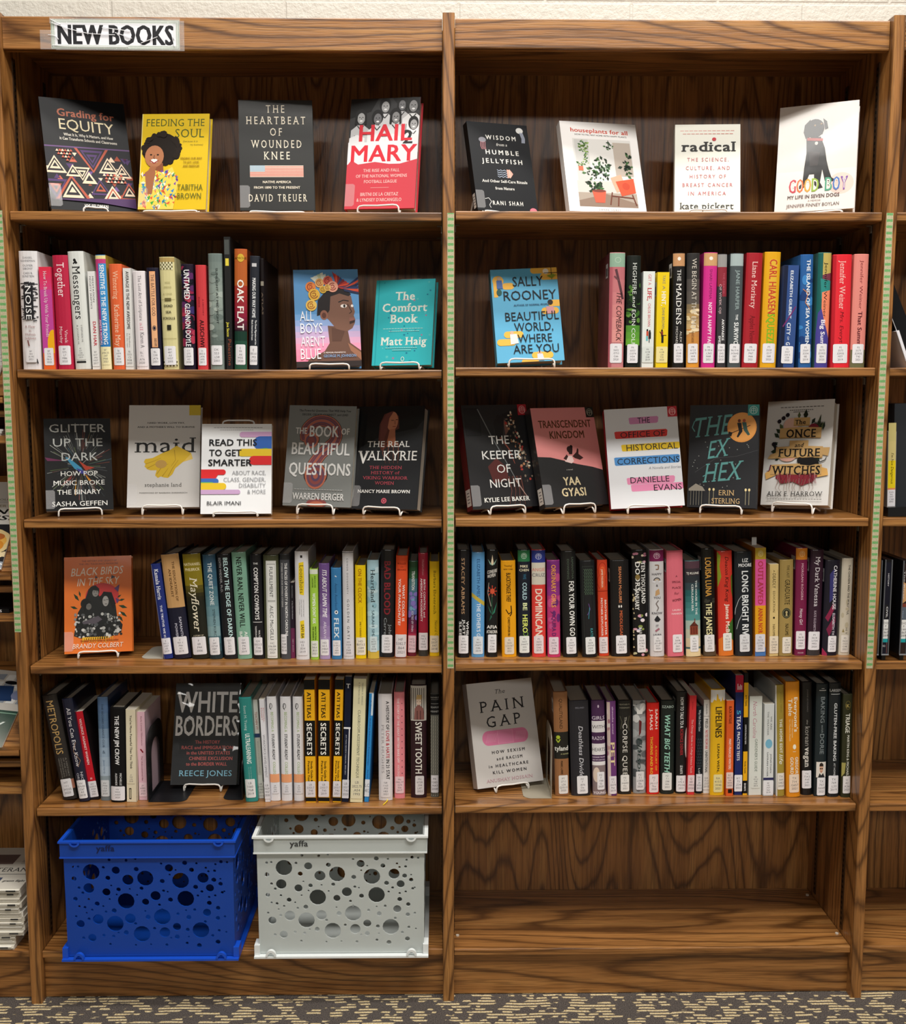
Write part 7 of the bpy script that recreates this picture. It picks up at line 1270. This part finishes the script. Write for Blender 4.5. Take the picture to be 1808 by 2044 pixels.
def D2(c):
    c.R(0, 0, 100, 100, 'd0ccc8'); K = '2f2c2e'; c.T('The', 42, 57, 12, 4, K, 'si'); c.T('PAIN', 16, 84, 29, 10.5, K, 'sw', -1.2); c.T('GAP', 24, 76, 44, 10.5, K, 'sw', -1.2)
    c.R(23, 47, 77, 61, 'dd7ea4'); c.E(24, 54, 9, 7, 'dd7ea4'); c.E(76, 54, 9, 7, 'dd7ea4'); c.R(38, 47.6, 62, 60.4, 'e692b4'); c.R(39, 48.4, 61, 59.6, 'df86aa')
    for i in range(10): c.L([(20+i*1.6, 58), (24+i*1.6, 50)], .3, 'eab0c8'); c.L([(64+i*1.6, 58), (68+i*1.6, 50)], .3, 'eab0c8')
    for t, x0, x1, y in (('HOW SEXISM', 27, 77, 69), ('and RACISM', 33, 72, 75.5), ('in HEALTHCARE', 20, 80, 82), ('KILL WOMEN', 25, 76, 88)): c.T(t, x0, x1, y, 2.7, '4a464a', 'bw')
    c.T('ANUSHAY HOSSAIN', 14, 84, 95.5, 3, 'c8a0a8', 's')
FR = [
 ('G1', [-0.7528,0.0691,1.7496,0.4694,0.2488,0.0375,0.1753,0.2484], .016, 0, 'm', '17181c', G1, 'black paperback with triangle pattern across its lower half, facing out, top shelf', {'aw': .05}),
 ('G2', [-0.5871,0.0587,1.7513,-0.0532,0.2259,-0.0031,0.1454,0.2138], .026, 1, 'g', 'e0bd1e', G2, 'yellow hardcover with smiling person in bright shirt, facing out, top shelf', {'lip': .006}),
 ('G3', [-0.3635,0.0624,1.7507,0.0719,0.2117,0.02,0.1573,0.2457], .038, 1, 'g', '2f302f', G3, 'dark grey hardcover with a beaded stripe panel, facing out, top shelf', {'lip': .006}),
 ('G4', [-0.1467,0.052,1.7524,-0.1901,0.2103,-0.0142,0.1531,0.2459], .03, 1, 'g', 'd93a48', G4, 'red hardcover with black and white team photo, facing out, top shelf', {'aw': .09}),
 ('G5', [0.1289,0.072,1.7523,0.3802,0.251,0.0287,0.1439,0.199], .02, 1, 'm', '25272b', G5, 'small black hardcover with tiny jellyfish drawings, facing out, top shelf', {'aw': .08, 'shift': -.02, 'lip': .006}),
 ('G6', [0.3448,0.076,1.7515,0.2115,0.3412,0.0071,0.1765,0.2158], .022, 1, 'm', 'f1eeec', G6, 'white hardcover with photo of indoor plants, facing out, top shelf', {'stk': False, 'lip': .006}),
 ('G7', [0.559,0.0812,1.7508,-0.1031,0.2379,-0.0135,0.1399,0.2028], .024, 0, 'm', 'e9e9de', G7, 'ivory paperback with black and pink lettering, facing out, top shelf', {'aw': .082, 'stk': False}),
 ('G8', [0.7835,0.0639,1.7536,-0.42,0.2274,0.0034,0.1629,0.2407], .03, 1, 'g', 'e6ddd6', G8, 'cream hardcover with seated black dog, facing out, top shelf', {'stk': False, 'lip': .006}),
 ('A1', [-0.2587,0.0729,1.4205,0.104,0.2099,0.0276,0.1407,0.2173], .024, 1, 'm', '5a94c8', A1, 'blue hardcover with profile portrait crowned in flowers, facing out, second shelf', {'aw': .085, 'stk': False}),
 ('A2', [-0.1027,0.0691,1.4245,-0.2584,0.2355,0.0076,0.1346,0.193], .026, 1, 'm', '35b2ba', A2, 'turquoise hardcover with little stars, facing out, second shelf', {'aw': .088, 'loop': .010, 'stk': False}),
 ('A3', [0.1802,0.0703,1.4285,0.0595,0.2646,0.052,0.148,0.213], .034, 1, 'm', '5eaed4', A3, 'sky blue hardcover with yellow rounded shapes, facing out, second shelf', {'aw': .1, 'stk': False}),
 ('B1', [-0.8121,0.0796,1.1066,0.3269,0.2485,-0.0022,0.1402,0.2075], .018, 0, 'm', '18191b', B1, 'black paperback with bursting light rays, facing out, third shelf', {'aw': .09}),
 ('B2', [-0.6346,0.0977,1.1114,0.0619,0.2501,0.0003,0.1586,0.2329], .026, 1, 'g', 'cfcdca', B2, 'pale grey hardcover with yellow rubber gloves, facing out, third shelf', {'aw': .088}),
 ('B3', [-0.4658,0.0582,1.1013,0.0597,0.254,-0.0014,0.153,0.2014], .018, 0, 'm', 'eceef0', B3, 'white paperback with bright colour blobs, facing out, third shelf', {'aw': .095, 'loop': .012, 'stk': False}),
 ('B4', [-0.295,0.1021,1.1126,-0.1773,0.2354,-0.0151,0.1567,0.2299], .026, 1, 'g', '7d807e', B4, 'mid grey hardcover with large question mark, facing out, third shelf', {'aw': .083}),
 ('B5', [-0.1445,0.0853,1.1081,-0.3427,0.2817,0.0201,0.1594,0.2366], .034, 1, 'g', '35373a', B5, 'charcoal hardcover with bronze statue head, facing out, third shelf', {'aw': .088}),
 ('B6', [0.1289,0.0895,1.1109,0.3617,0.2839,0.0123,0.1597,0.2368], .034, 1, 'g', '333335', B6, 'dark hardcover with sword and figure, facing out, third shelf', {'aw': .085, 'spine': '6a2028'}),
 ('B7', [0.2894,0.1,1.1138,0.3612,0.3366,0.0142,0.1596,0.2309], .03, 1, 'g', '333334', B7, 'pink and black hardcover divided by slanting line, facing out, third shelf', {'aw': .08}),
 ('B8', [0.4463,0.091,1.1114,-0.0304,0.2666,0.055,0.1643,0.2287], .028, 1, 'm', 'dcdee2', B8, 'white hardcover with coloured highlighter strokes, facing out, third shelf', {'aw': .092, 'spine': 'b8283a', 'stk': False}),
 ('B9', [0.6094,0.0881,1.1106,-0.3745,0.1815,0.0151,0.1512,0.2318], .03, 1, 'g', '35363a', B9, 'dark grey hardcover with orange moon and broom riders, facing out, third shelf', {'aw': .09, 'stk': False}),
 ('B10', [0.7767,0.1031,1.1147,-0.62,0.2925,0.0504,0.1500,0.2446], .042, 1, 'g', 'd6d4d0', B10, 'cream hardcover with ribbons, roses and a snake, facing out, third shelf', {'aw': .09, 'stk': False}),
 ('C1', [-0.7854,0.085,0.7848,0.1618,0.2386,0.0083,0.1463,0.2167], .026, 1, 'g', 'e4762c', C1, 'orange hardcover with group portrait over flowers, facing out, fourth shelf', {'aw': .085}),
 ('D1', [-0.5656,0.1147,0.4645,-0.039,0.3456,0.0097,0.1538,0.2329], .028, 1, 'c', '3e4042', D1, 'dark hardcover in crumpled glossy jacket, facing out, fifth shelf', {'aw': .085, 'stk': False}),
 ('D2', [0.145,0.104,0.4657,0.3117,0.3164,0.01,0.1636,0.2382], .03, 1, 'c', 'd0ccc8', D2, 'pale grey hardcover with pink bandage, facing out, fifth shelf', {'aw': .08, 'stk': False}),
]
for key, pose, T_, hard, fin, col, draw, label, ex in FR:
    front_book(key, pose, T_, hard, fin, col, draw, label, **ex)
# ---------------------------------------------------------------- bookends
def plate_end(name, label, col, cx, y, z, w, depth, h, side, rot=0, hole=True, tongue=.1):
    """folded sheet bookend: flat foot plus an upright with a rounded opening"""
    M = Matrix.Translation((cx, y, z)) @ Matrix.Rotation(rot, 4, 'Z'); r = empty(name, M, label, 'bookend')
    mt = mat(col, 'w'); m = MB(); n = 8; rc = .018
    pts = [(0, 0)]+[(side*(tongue-rc+rc*math.sin(i*PI/2/n)), rc-rc*math.cos(i*PI/2/n)) for i in range(n+1)]+[(side*(tongue-rc+rc*math.cos(i*PI/2/n)), depth-rc+rc*math.sin(i*PI/2/n)) for i in range(n+1)]+[(0, depth)]
    for zz in (.0002, .0014): m.face([(a, b, zz) for a, b in pts], mt)
    k = len(pts)
    for i in range(k): a, b = pts[i], pts[(i+1) % k]; m.face([(a[0], a[1], .0002), (b[0], b[1], .0002), (b[0], b[1], .0014), (a[0], a[1], .0014)], mt)
    m.build('foot_plate', r)
    m = MB(); rr = depth*.32; no = 14
    out = [(0, 0), (0, h-rr)]+[(rr-rr*math.cos(i*PI/2/n), h-rr+rr*math.sin(i*PI/2/n)) for i in range(1, n+1)]+[(depth-rr+rr*math.sin(i*PI/2/n), h-rr+rr*math.cos(i*PI/2/n)) for i in range(n+1)]+[(depth, 0)]
    ins = [(depth*.24, .012), (depth*.24, h*.58)]+[(depth*.5-depth*.26*math.cos(i*PI/no), h*.58+depth*.26*math.sin(i*PI/no)) for i in range(1, no)]+[(depth*.76, h*.58), (depth*.76, .012)]
    P_ = [Vector(p) for p in out+ins]; no_ = len(out); ni = len(ins)
    ed = [(i, (i+1) % no_) for i in range(no_)]+[(no_+i, no_+(i+1) % ni) for i in range(ni)]
    res = delaunay_2d_cdt(P_, ed, [], 0, 1e-6)
    def inside(p, poly):
        c = False; j = len(poly)-1
        for i in range(len(poly)):
            if (poly[i][1] > p[1]) != (poly[j][1] > p[1]) and p[0] < (poly[j][0]-poly[i][0])*(p[1]-poly[i][1])/(poly[j][1]-poly[i][1])+poly[i][0]: c = not c
            j = i
        return c
    for f in res[2]:
        q = [res[0][i] for i in f]; c = sum(q, Vector((0, 0)))/len(q)
        if inside(c, out) and not (hole and inside(c, ins)):
            for x in (0, -side*.0012): m.face([(x, p.x, p.y) for p in q], mt)
    for loop in (out, ins) if hole else (out,):
        for i in range(len(loop)): a, b = loop[i], loop[(i+1) % len(loop)]; m.face([(0, a[0], a[1]), (0, b[0], b[1]), (-side*.0012, b[0], b[1]), (-side*.0012, a[0], a[1])], mt)
    m.build('upright_plate', r)
def ex_(px, py, z): return atz(px, py, z)
z4, z5, z5r = SHZ[4, 'L'], SHZ[5, 'L'], SHZ[5, 'R']
p = ex_(327, 1316, z4); plate_end('bookend', 'light grey metal bookend under the leaning blue book, fourth shelf', 'b4b0a4', at(322, 1300, .05).x-.004, p.y+.004, z4, 0, .115, .08, -1, 0, True, .05)
p = ex_(300, 1592, z5); plate_end('bookend', 'black metal bookend right of the pale pink paperback, fifth shelf', '17171a', at(297, 1580, .05).x+.001, .045, z5, 0, .13, .165, 1, 0, True, .082)
p = ex_(489, 1596, z5); plate_end('bookend', 'black metal bookend foot left of the teal book, fifth shelf', '17171a', at(484, 1590, .03).x-.006, .055, z5, 0, .13, .10, -1, 0, True, .045)
p = ex_(1104, 1586, z5r); plate_end('bookend', 'beige metal bookend left of the kraft brown book, fifth shelf', 'a29a88', at(1104, 1585, .04).x-.0035, .05, z5r, 0, .125, .155, -1, 0, True, .062)

# ---------------------------------------------------------------- crates
HOLES = [  # x, y, radius in photo pixels on the front of the white crate
 (568,1732,16.5),(604,1708,3),(637,1709,3),(655,1706,2.5),(616,1729,8),(562,1764,10.5),(639,1748,11),(673,1745,16),(720,1725,8),(742,1750,16.5),(786,1745,11),(656,1727,5),(600,1744,5),(596,1772,8),(534,1745,5),(534,1722,3),(543,1721,2.5),(592,1723,3),(606,1759,2),(620,1767,4.5),(665,1765,4),(642,1766,2),
 (751,1715,5),(764,1729,5),(706,1751,5),(705,1716,2.5),(733,1729,2),(774,1716,2.5),(792,1725,2.5),(797,1732,2.5),(811,1718,2.5),(822,1713,3.5),(834,1714,2.5),(809,1731,3),(807,1749,5),(820,1757,4.5),(820,1747,2),(799,1765,8),(771,1763,5),(721,1738,2),
 (634,1790,16.5),(692,1780,10),(751,1786,16.5),(672,1792,7),(721,1788,5),(577,1795,5),(535,1785,4.5),(543,1763,3),(550,1773,3),(561,1786,2.5),(602,1786,2),(616,1777,2),(656,1778,2),(708,1770,3),(716,1772,2),(783,1772,3),(775,1780,2.5),(797,1783,2.5),(797,1795,5),(809,1780,2.5),(823,1774,3),(814,1805,4.5),(827,1772,2),
 (578,1826,10.5),(611,1835,16.5),(641,1825,10.5),(704,1822,16.5),(610,1809,5),(543,1835,8),(542,1800,2.5),(553,1802,3),(567,1807,2.5),(556,1813,2),(594,1811,2.5),(535,1820,2.5),(560,1825,3),(589,1800,2),(676,1822,5),(735,1816,3),(756,1823,5),(792,1814,8),(813,1825,4.5),(827,1822,2.5),(768,1808,3),(751,1809,2),(788,1832,3),(699,1798,3),(704,1807,2),(671,1810,2),
 (732,1842,8),(708,1853,10.5),(663,1856,16.5),(779,1849,16.5),(565,1863,8),(632,1853,5),(651,1835,3),(688,1845,3),(753,1848,4),(732,1862,5),(607,1860,3),(617,1853,2),(588,1858,3),(548,1863,3),(755,1862,2),(815,1850,3),(829,1853,2),(802,1860,3),(600,1876,2.5),(650,1878,2),(680,1877,2),(711,1878,3),(751,1875,3),(775,1880,5),(812,1873,5),(720,1864,2)]
def crate(name, label, bl, br, tl, tr, yback, matc, rimc, ytop_rim, tilt_label):
    """bl, br, tl, tr: photo pixels of the front wall's bottom and rim corners"""
    z0 = SHZ[6, 'L']+.001
    pb = atz((bl[0]+br[0])/2, (bl[1]+br[1])/2, z0); yf = pb.y
    xl, xr = at(bl[0], bl[1], yf).x, at(br[0], br[1], yf).x
    xl2, xr2 = at(tl[0], tl[1], yf).x, at(tr[0], tr[1], yf).x
    zt = (at(tl[0], tl[1], yf).z+at(tr[0], tr[1], yf).z)/2
    cx = (xl+xr)/2; Wb = (xr-xl); Wt = (xr2-xl2); H = zt-z0; D = min(yback, DEP-.012)-yf
    r = empty(name, Matrix.Translation(((cx+(xl2+xr2)/2)/2, yf, z0)), label, 'crate', 'perforated plastic crates on the bottom shelf')
    tk = .0028; MT = matc
    fl = .010   # foot flange
    wb, wt = (Wb-2*fl)/2, (Wt-2*.004)/2
    def wall(nm, P0, ux, n, half_b, half_t, holes, y_in):
        """a wall in the plane through P0, along ux, normal n (outwards)"""
        zlo, zhi = .008, H
        m = MB()
        pts = [Vector((-half_b, zlo)), Vector((half_b, zlo)), Vector((half_t, zhi)), Vector((-half_t, zhi))]; ed = [(0, 1), (1, 2), (2, 3), (3, 0)]; circ = []
        for (u, v, rr) in holes:
            k = 14 if rr > .006 else 8; s0 = len(pts)
            pts += [Vector((u+rr*math.cos(2*PI*i/k), v+rr*math.sin(2*PI*i/k))) for i in range(k)]
            ed += [(s0+i, s0+(i+1) % k) for i in range(k)]; circ.append((u, v, rr, k))
        g = delaunay_2d_cdt(pts, ed, [], 0, 1e-7)
        def loc(u, v, o):
            inset = (1-(v/H))*y_in
            return P0+ux*u+Vector((0, 0, v))+n*(o-inset)
        for f in g[2]:
            q = [g[0][i] for i in f]; c = sum(q, Vector((0, 0)))/len(q)
            if any((c.x-u)**2+(c.y-v)**2 < rr*rr*.98 for u, v, rr, k in circ): continue
            t_ = (c.y-zlo)/(zhi-zlo)
            if abs(c.x) > half_b+(half_t-half_b)*t_+1e-6: continue
            m.face([loc(p.x, p.y, 0) for p in q], MT); m.face([loc(p.x, p.y, -tk) for p in reversed(q)], MT)
        for u, v, rr, k in circ:
            for i in range(k):
                a, b = 2*PI*i/k, 2*PI*(i+1)/k
                A = (u+rr*math.cos(a), v+rr*math.sin(a)); B = (u+rr*math.cos(b), v+rr*math.sin(b))
                m.face([loc(*A, 0), loc(*B, 0), loc(*B, -tk), loc(*A, -tk)], MT)
        q = [(-half_b, zlo), (half_b, zlo), (half_t, zhi), (-half_t, zhi)]
        for i in range(4): A, B = q[i], q[(i+1) % 4]; m.face([loc(*A, 0), loc(*B, 0), loc(*B, -tk), loc(*A, -tk)], MT)
        return m.build(nm, r)
    # holes measured on the white crate, scaled to this wall
    fx0, fx1, fy0, fy1 = 516., 845., 1669., 1905.
    hs = []
    for (hx, hy, hr) in HOLES:
        u = ((hx-fx0)/(fx1-fx0)-.5)*2*wb; v = (1-(hy-fy0)/(fy1-fy0))*H; hs.append((u, v, hr/(fx1-fx0)*2*wb))
    wall('front_wall', Vector((0, .004, 0)), Vector((1, 0, 0)), Vector((0, -1, 0)), wb, wt, hs, .003)
    wall('back_wall', Vector((0, D, 0)), Vector((1, 0, 0)), Vector((0, 1, 0)), wb, wt, hs, .003)
    db = (D-.008)/2; mid = (D+.004)/2
    sh = [(u*db/wb, v, rr) for u, v, rr in hs if abs(u*db/wb)+rr < db-.008]
    keep = []
    for a in sh:
        if all((a[0]-b[0])**2+(a[1]-b[1])**2 > (a[2]+b[2]+.002)**2 for b in keep): keep.append(a)
    wav = (wb+wt)/2
    for sg, nm in ((-1, 'side_wall'), (1, 'side_wall')):
        wall(nm, Vector((sg*wt, mid, 0)), Vector((0, 1, 0)), Vector((sg, 0, 0)), db, db, keep, wt-wb)
    m = MB(); m.box(-wb+.001, wb-.001, .006, D-.002, .006, .009, MT); m.build('floor_plate', r)
    # foot flange
    m = MB(); F = wb+fl
    def ring(x0, x1, y0, y1, z0_, z1_, t, mt):
        m.box(x0, x1, y0, y0+t, z0_, z1_, mt); m.box(x0, x1, y1-t, y1, z0_, z1_, mt); m.box(x0, x0+t, y0+t, y1-t, z0_, z1_, mt); m.box(x1-t, x1, y0+t, y1-t, z0_, z1_, mt)
    ring(-F, F, -.006, D+.006, 0, .0045, .018, rimc)
    for sg in (-1, 1):
        for yy in (.0, D-.03): m.box(min(sg*F, sg*(F-.012)), max(sg*F, sg*(F-.012)), yy, yy+.03, .0045, .028, rimc)
    m.build('foot_flange', r)
    # raised rim band
    m = MB(); zr = H-(H*.135); g = .0055
    ring(-wt-g, wt+g, .004-g, D+g, zr, H-.001, g+.001, MT); ring(-wt-g-.003, wt+g+.003, .004-g-.003, D+g+.003, H-.004, H, g+.004, rimc); ring(-wt-g-.001, wt+g+.001, .004-g-.001, D+g+.001, zr-.002, zr+.001, g+.002, rimc)
    m.build('rim', r)
    # stacking notches on the rim and feet
    for zc, flip, nm in ((H-.001, -1, 'stacking_notch'), (.005, 1, 'stacking_foot')):
        for sg in (-1, 1):
            m = MB(); c = sg*wt*.845; R_ = .0115; n = 12; y_ = .004-g-.001
            prev = None
            for i in range(n+1):
                a = PI*i/n; o = (c+R_*math.cos(a), zc+flip*R_*math.sin(a)*(1.25 if flip > 0 else .9)); q = (c+R_*.62*math.cos(a), zc+flip*R_*.62*math.sin(a)*(1.25 if flip > 0 else .9))
                if prev: m.face([(prev[0][0], y_-.005, prev[0][1]), (o[0], y_-.005, o[1]), (q[0], y_-.005, q[1]), (prev[1][0], y_-.005, prev[1][1])], rimc); m.face([(prev[0][0], y_-.005, prev[0][1]), (o[0], y_-.005, o[1]), (o[0], y_+.003, o[1]), (prev[0][0], y_+.003, prev[0][1])], rimc)
                prev = (o, q)
            m.build(nm, r)
    m = MB(); cv = Cv(m, 1, 1, 'p', f=lambda x, y, o: (x, .004-g-.0006-o*3, y), edge=False); out, a, b = cv._txt('yaffa', 'b'); k = .040/(b-a)
    for tr, j in out: m.face([(-wt*.60+(p_[0]-a)*k, .004-g-.0008-j*.00001, H-.0225+p_[1]*k*.9) for p_ in tr], mat(tilt_label, 'p'))
    m.build('raised_lettering', r)
    return r
def blue_plastic():
    t = NT('blue_plastic'); t.b.inputs['Base Color'].default_value = lin('0a42a4'); t.b.inputs['Roughness'].default_value = .42
    t.b.inputs['Subsurface Weight'].default_value = 0; return t.m
def frosted():
    t = NT('frosted_plastic'); b = t.b; b.inputs['Base Color'].default_value = lin('e6ecea'); b.inputs['Roughness'].default_value = .4
    tr = t.n('ShaderNodeBsdfTranslucent'); tr.inputs[0].default_value = lin('dfe6e4'); tp = t.n('ShaderNodeBsdfTransparent')
    m1 = t.n('ShaderNodeMixShader'); m1.inputs[0].default_value = .35; t.l(b.outputs[0], m1.inputs[1]); t.l(tr.outputs[0], m1.inputs[2])
    m2 = t.n('ShaderNodeMixShader'); m2.inputs[0].default_value = .13; t.l(m1.outputs[0], m2.inputs[1]); t.l(tp.outputs[0], m2.inputs[2])
    out = [n for n in t.t.nodes if n.type == 'OUTPUT_MATERIAL'][0]; t.l(m2.outputs[0], out.inputs[0]); return t.m
BLUE = blue_plastic(); FROST = frosted()
crate('plastic_crate', 'royal blue perforated plastic crate at the left end of the bottom shelf', (122, 1914), (474, 1918), (123, 1676), (470, 1680), .29, BLUE, mat('1650c8', 'p'), 0, '061c50')
crate('plastic_crate', 'frosted white perforated plastic crate beside the blue crate, bottom shelf', (506, 1909), (853, 1911), (509, 1667), (852, 1670), .29, FROST, mat('e9eeee', 'p'), 0, '3a3c3e')

# ---------------------------------------------------------------- right neighbour's shelf contents
def disc_case(xc, w, h, row, y0, art, label, lab='1f9aa0'):
    z = SHZ[row, 'R']; r = empty('disc_case', Matrix.Translation((xc, y0, z+.001)), label, 'disc case', 'disc cases in the neighbouring bookcase at right edge')
    m = MB(); B_ = mat('15161a', 'g'); m.box(-w/2, w/2, 0, .14, .012, h, B_); m.box(-w/2+.004, w/2-.004, .004, .1, 0, .012, mat('101012', 'p')); m.build('case', r)
    m = MB(); cv = Cv(m, w-.005, h-.02, 'g', f=lambda x, y, o: ((x/100-.5)*(w-.005), -o, .014+(1-y/100)*(h-.02)))
    cv.k = 4; art(cv); cv.R(4, 62, 96, 84, 'e4e4e2'); cv.R(4, 83, 96, 87, lab)
    for i, s_ in enumerate(('DVD', 'F', '144', '.B67', '2009')): cv.C(s_, 50, 67+i*3.4, 2.2, '4a4a4e')
    m.build('paper_insert', r)
    m = MB()
    for sx in (-1, 1): m.box(min(sx*w/2, sx*(w/2-.0022)), max(sx*w/2, sx*(w/2-.0022)), -.0022, 0, .012, h, mat('5c5e62', 'g'))
    m.box(-w/2, w/2, -.003, 0, .012, .0145, mat('8a8c90', 'g')); m.build('edge_trim', r)
def art1(c): c.R(0, 0, 100, 100, '1c1e30'); c.V('HISTORY', 12, 26, 60, 24, 'c8c8cc', 'b'); c.R(20, 46, 80, 61, '2a2a2c'); c.V('CIVIL', 48, 60, 60, 30, 'd8d8dc', 'b'); c.T('BRAZIL', 8, 60, 92, 2, 'c8c8cc'); c.R(80, 87, 88, 99, '8a5a54')
def art2(c): c.R(0, 0, 100, 100, '3a2a28'); c.P('c89a6a', (0, 20), (100, 24), (100, 40), (0, 44)); c.R(0, 44, 100, 48, '7a3a2c'); c.R(0, 48, 100, 62, '5a6470'); c.V('The River', 8, 40, 20, 20, 'd8dce4'); c.V('One', 52, 60, 20, 20, 'aab8d0')
def art0(c): c.R(0, 0, 100, 100, '17181c')
z = .02
disc_case(at(1750, 1200, z).x, .016, at(1750, 1119, z).z-SHZ[4, 'R'], 4, z, art0, 'black disc case half hidden behind the right upright', '5a8ab8')
disc_case(at(1770, 1200, z).x, .0165, at(1770, 1118, z).z-SHZ[4, 'R'], 4, z, art1, 'navy disc case with teal striped label, right edge')
disc_case(at(1806, 1200, z).x, .0165, at(1806, 1120, z).z-SHZ[4, 'R'], 4, z, art2, 'tan and grey disc case cut off by the right edge')
# leaning boxed set with a yellow spine, third shelf
z3 = SHZ[3, 'R']; xc = at(1783, 950, .03).x
r = empty('disc_box', Matrix.Translation((xc, .03, z3+.001)) @ Matrix.Rotation(-.03, 4, 'Y'), 'clear disc box with yellow spine card at right edge, third shelf', 'disc case')
m = MB(); m.box(-.008, .055, .0, .13, .0, .02, mat('17181a', 'p')); m.box(-.008, .0105, .006, .13, .02, .185, mat('8d8a88', 'p')); m.box(.0115, .055, .02, .13, .02, .245, mat('3a3d42', 'g')); m.build('case', r)
m = MB(); hY = .182; cv = Cv(m, .0165, hY, 'm', f=lambda x, y, o: (.0012+(x/100-.5)*.0165, .006-o, .022+(1-y/100)*hY)); cv.k = 3
cv.R(0, 0, 100, 22, 'c4b878'); cv.R(0, 22, 100, 45, 'cabb7c'); cv.R(0, 45, 100, 78, 'e0c81e'); cv.R(0, 78, 100, 80, 'd88a5a'); cv.R(0, 80, 100, 100, 'dddbe0'); cv.V("I'm Not Dangerous", 36, 73, 56, 34, '4a3e10', 'i')
for i, s_ in enumerate(('DVD', 'PN', '1997', '.C385', '2002')): cv.C(s_, 50, 84+i*2.8, 1.8, '5a5a60')
m.build('spine_card', r)
# black boxed set leaning on the second shelf, with white booklets and a yellow slip
z2 = SHZ[2, 'R']
def lean_box(name, px, h, w, ang, y0, col, fin, label, cat, D=.2):
    b = at(px, 731, y0); m = MB(); m.box(-w/2, w/2, 0, D, 0, h, mat(col, fin)); m.box(-w/2-.0006, -w/2+.0006, -.0006, .002, .002, h-.002, mat('c9c9cc', fin))
    o = m.build(name, None, Matrix.Translation((b.x, y0, z2+abs(math.sin(ang))*w/2+.0005)) @ Matrix.Rotation(ang, 4, 'Y')); return tag(o, label, cat)
lean_box('boxed_set', 1831, .19, .030, -.42, .03, '1b1b1e', 'g', 'glossy black boxed set leaning at right edge, second shelf', 'box', .16)
lean_box('booklet', 1815, .082, .006, -.36, .02, 'e9e8ee', 'm', 'white booklet leaning before the black boxed set, right edge', 'booklet', .12)
m = MB(); c_ = at(1796, 564, .09); m.mesh([(0, 0, 0), (.013, 0, .002), (.016, .002, -.006), (.010, .003, -.007), (.004, .003, -.0055), (0, .0005, -.006)], [(0, 1, 2, 3, 4, 5)], mat('cdbf3a', 's')); m.mesh([(0, .0004, 0), (.013, .0004, .002), (.016, .0024, -.006), (.010, .0034, -.007), (.004, .0034, -.0055), (0, .0009, -.006)], [(5, 4, 3, 2, 1, 0)], mat('cdbf3a', 's'))
tag(m.build('paper_slip', None, Matrix.Translation((P+HU+.008, c_.y, c_.z))), 'torn yellow paper slip poking out at right edge, second shelf', 'paper')
for i in range(3):
    m = MB(); x = P+HU+.012+i*.019; m.box(0, .017, .0, .1, 0, .19, mat(('4a4744', '57534f', '45423f')[i], 's')); m.box(.003, .014, -.0003, 0, .14, .17, mat('8a8680', 's'))
    tag(m.build('binder', None, Matrix.Translation((x, .19, z2+.0005))), 'dark grey binder in shadow at right edge, '+('nearest the upright', 'middle of three', 'farthest from the upright')[i], 'binder', 'binders behind the boxed set')
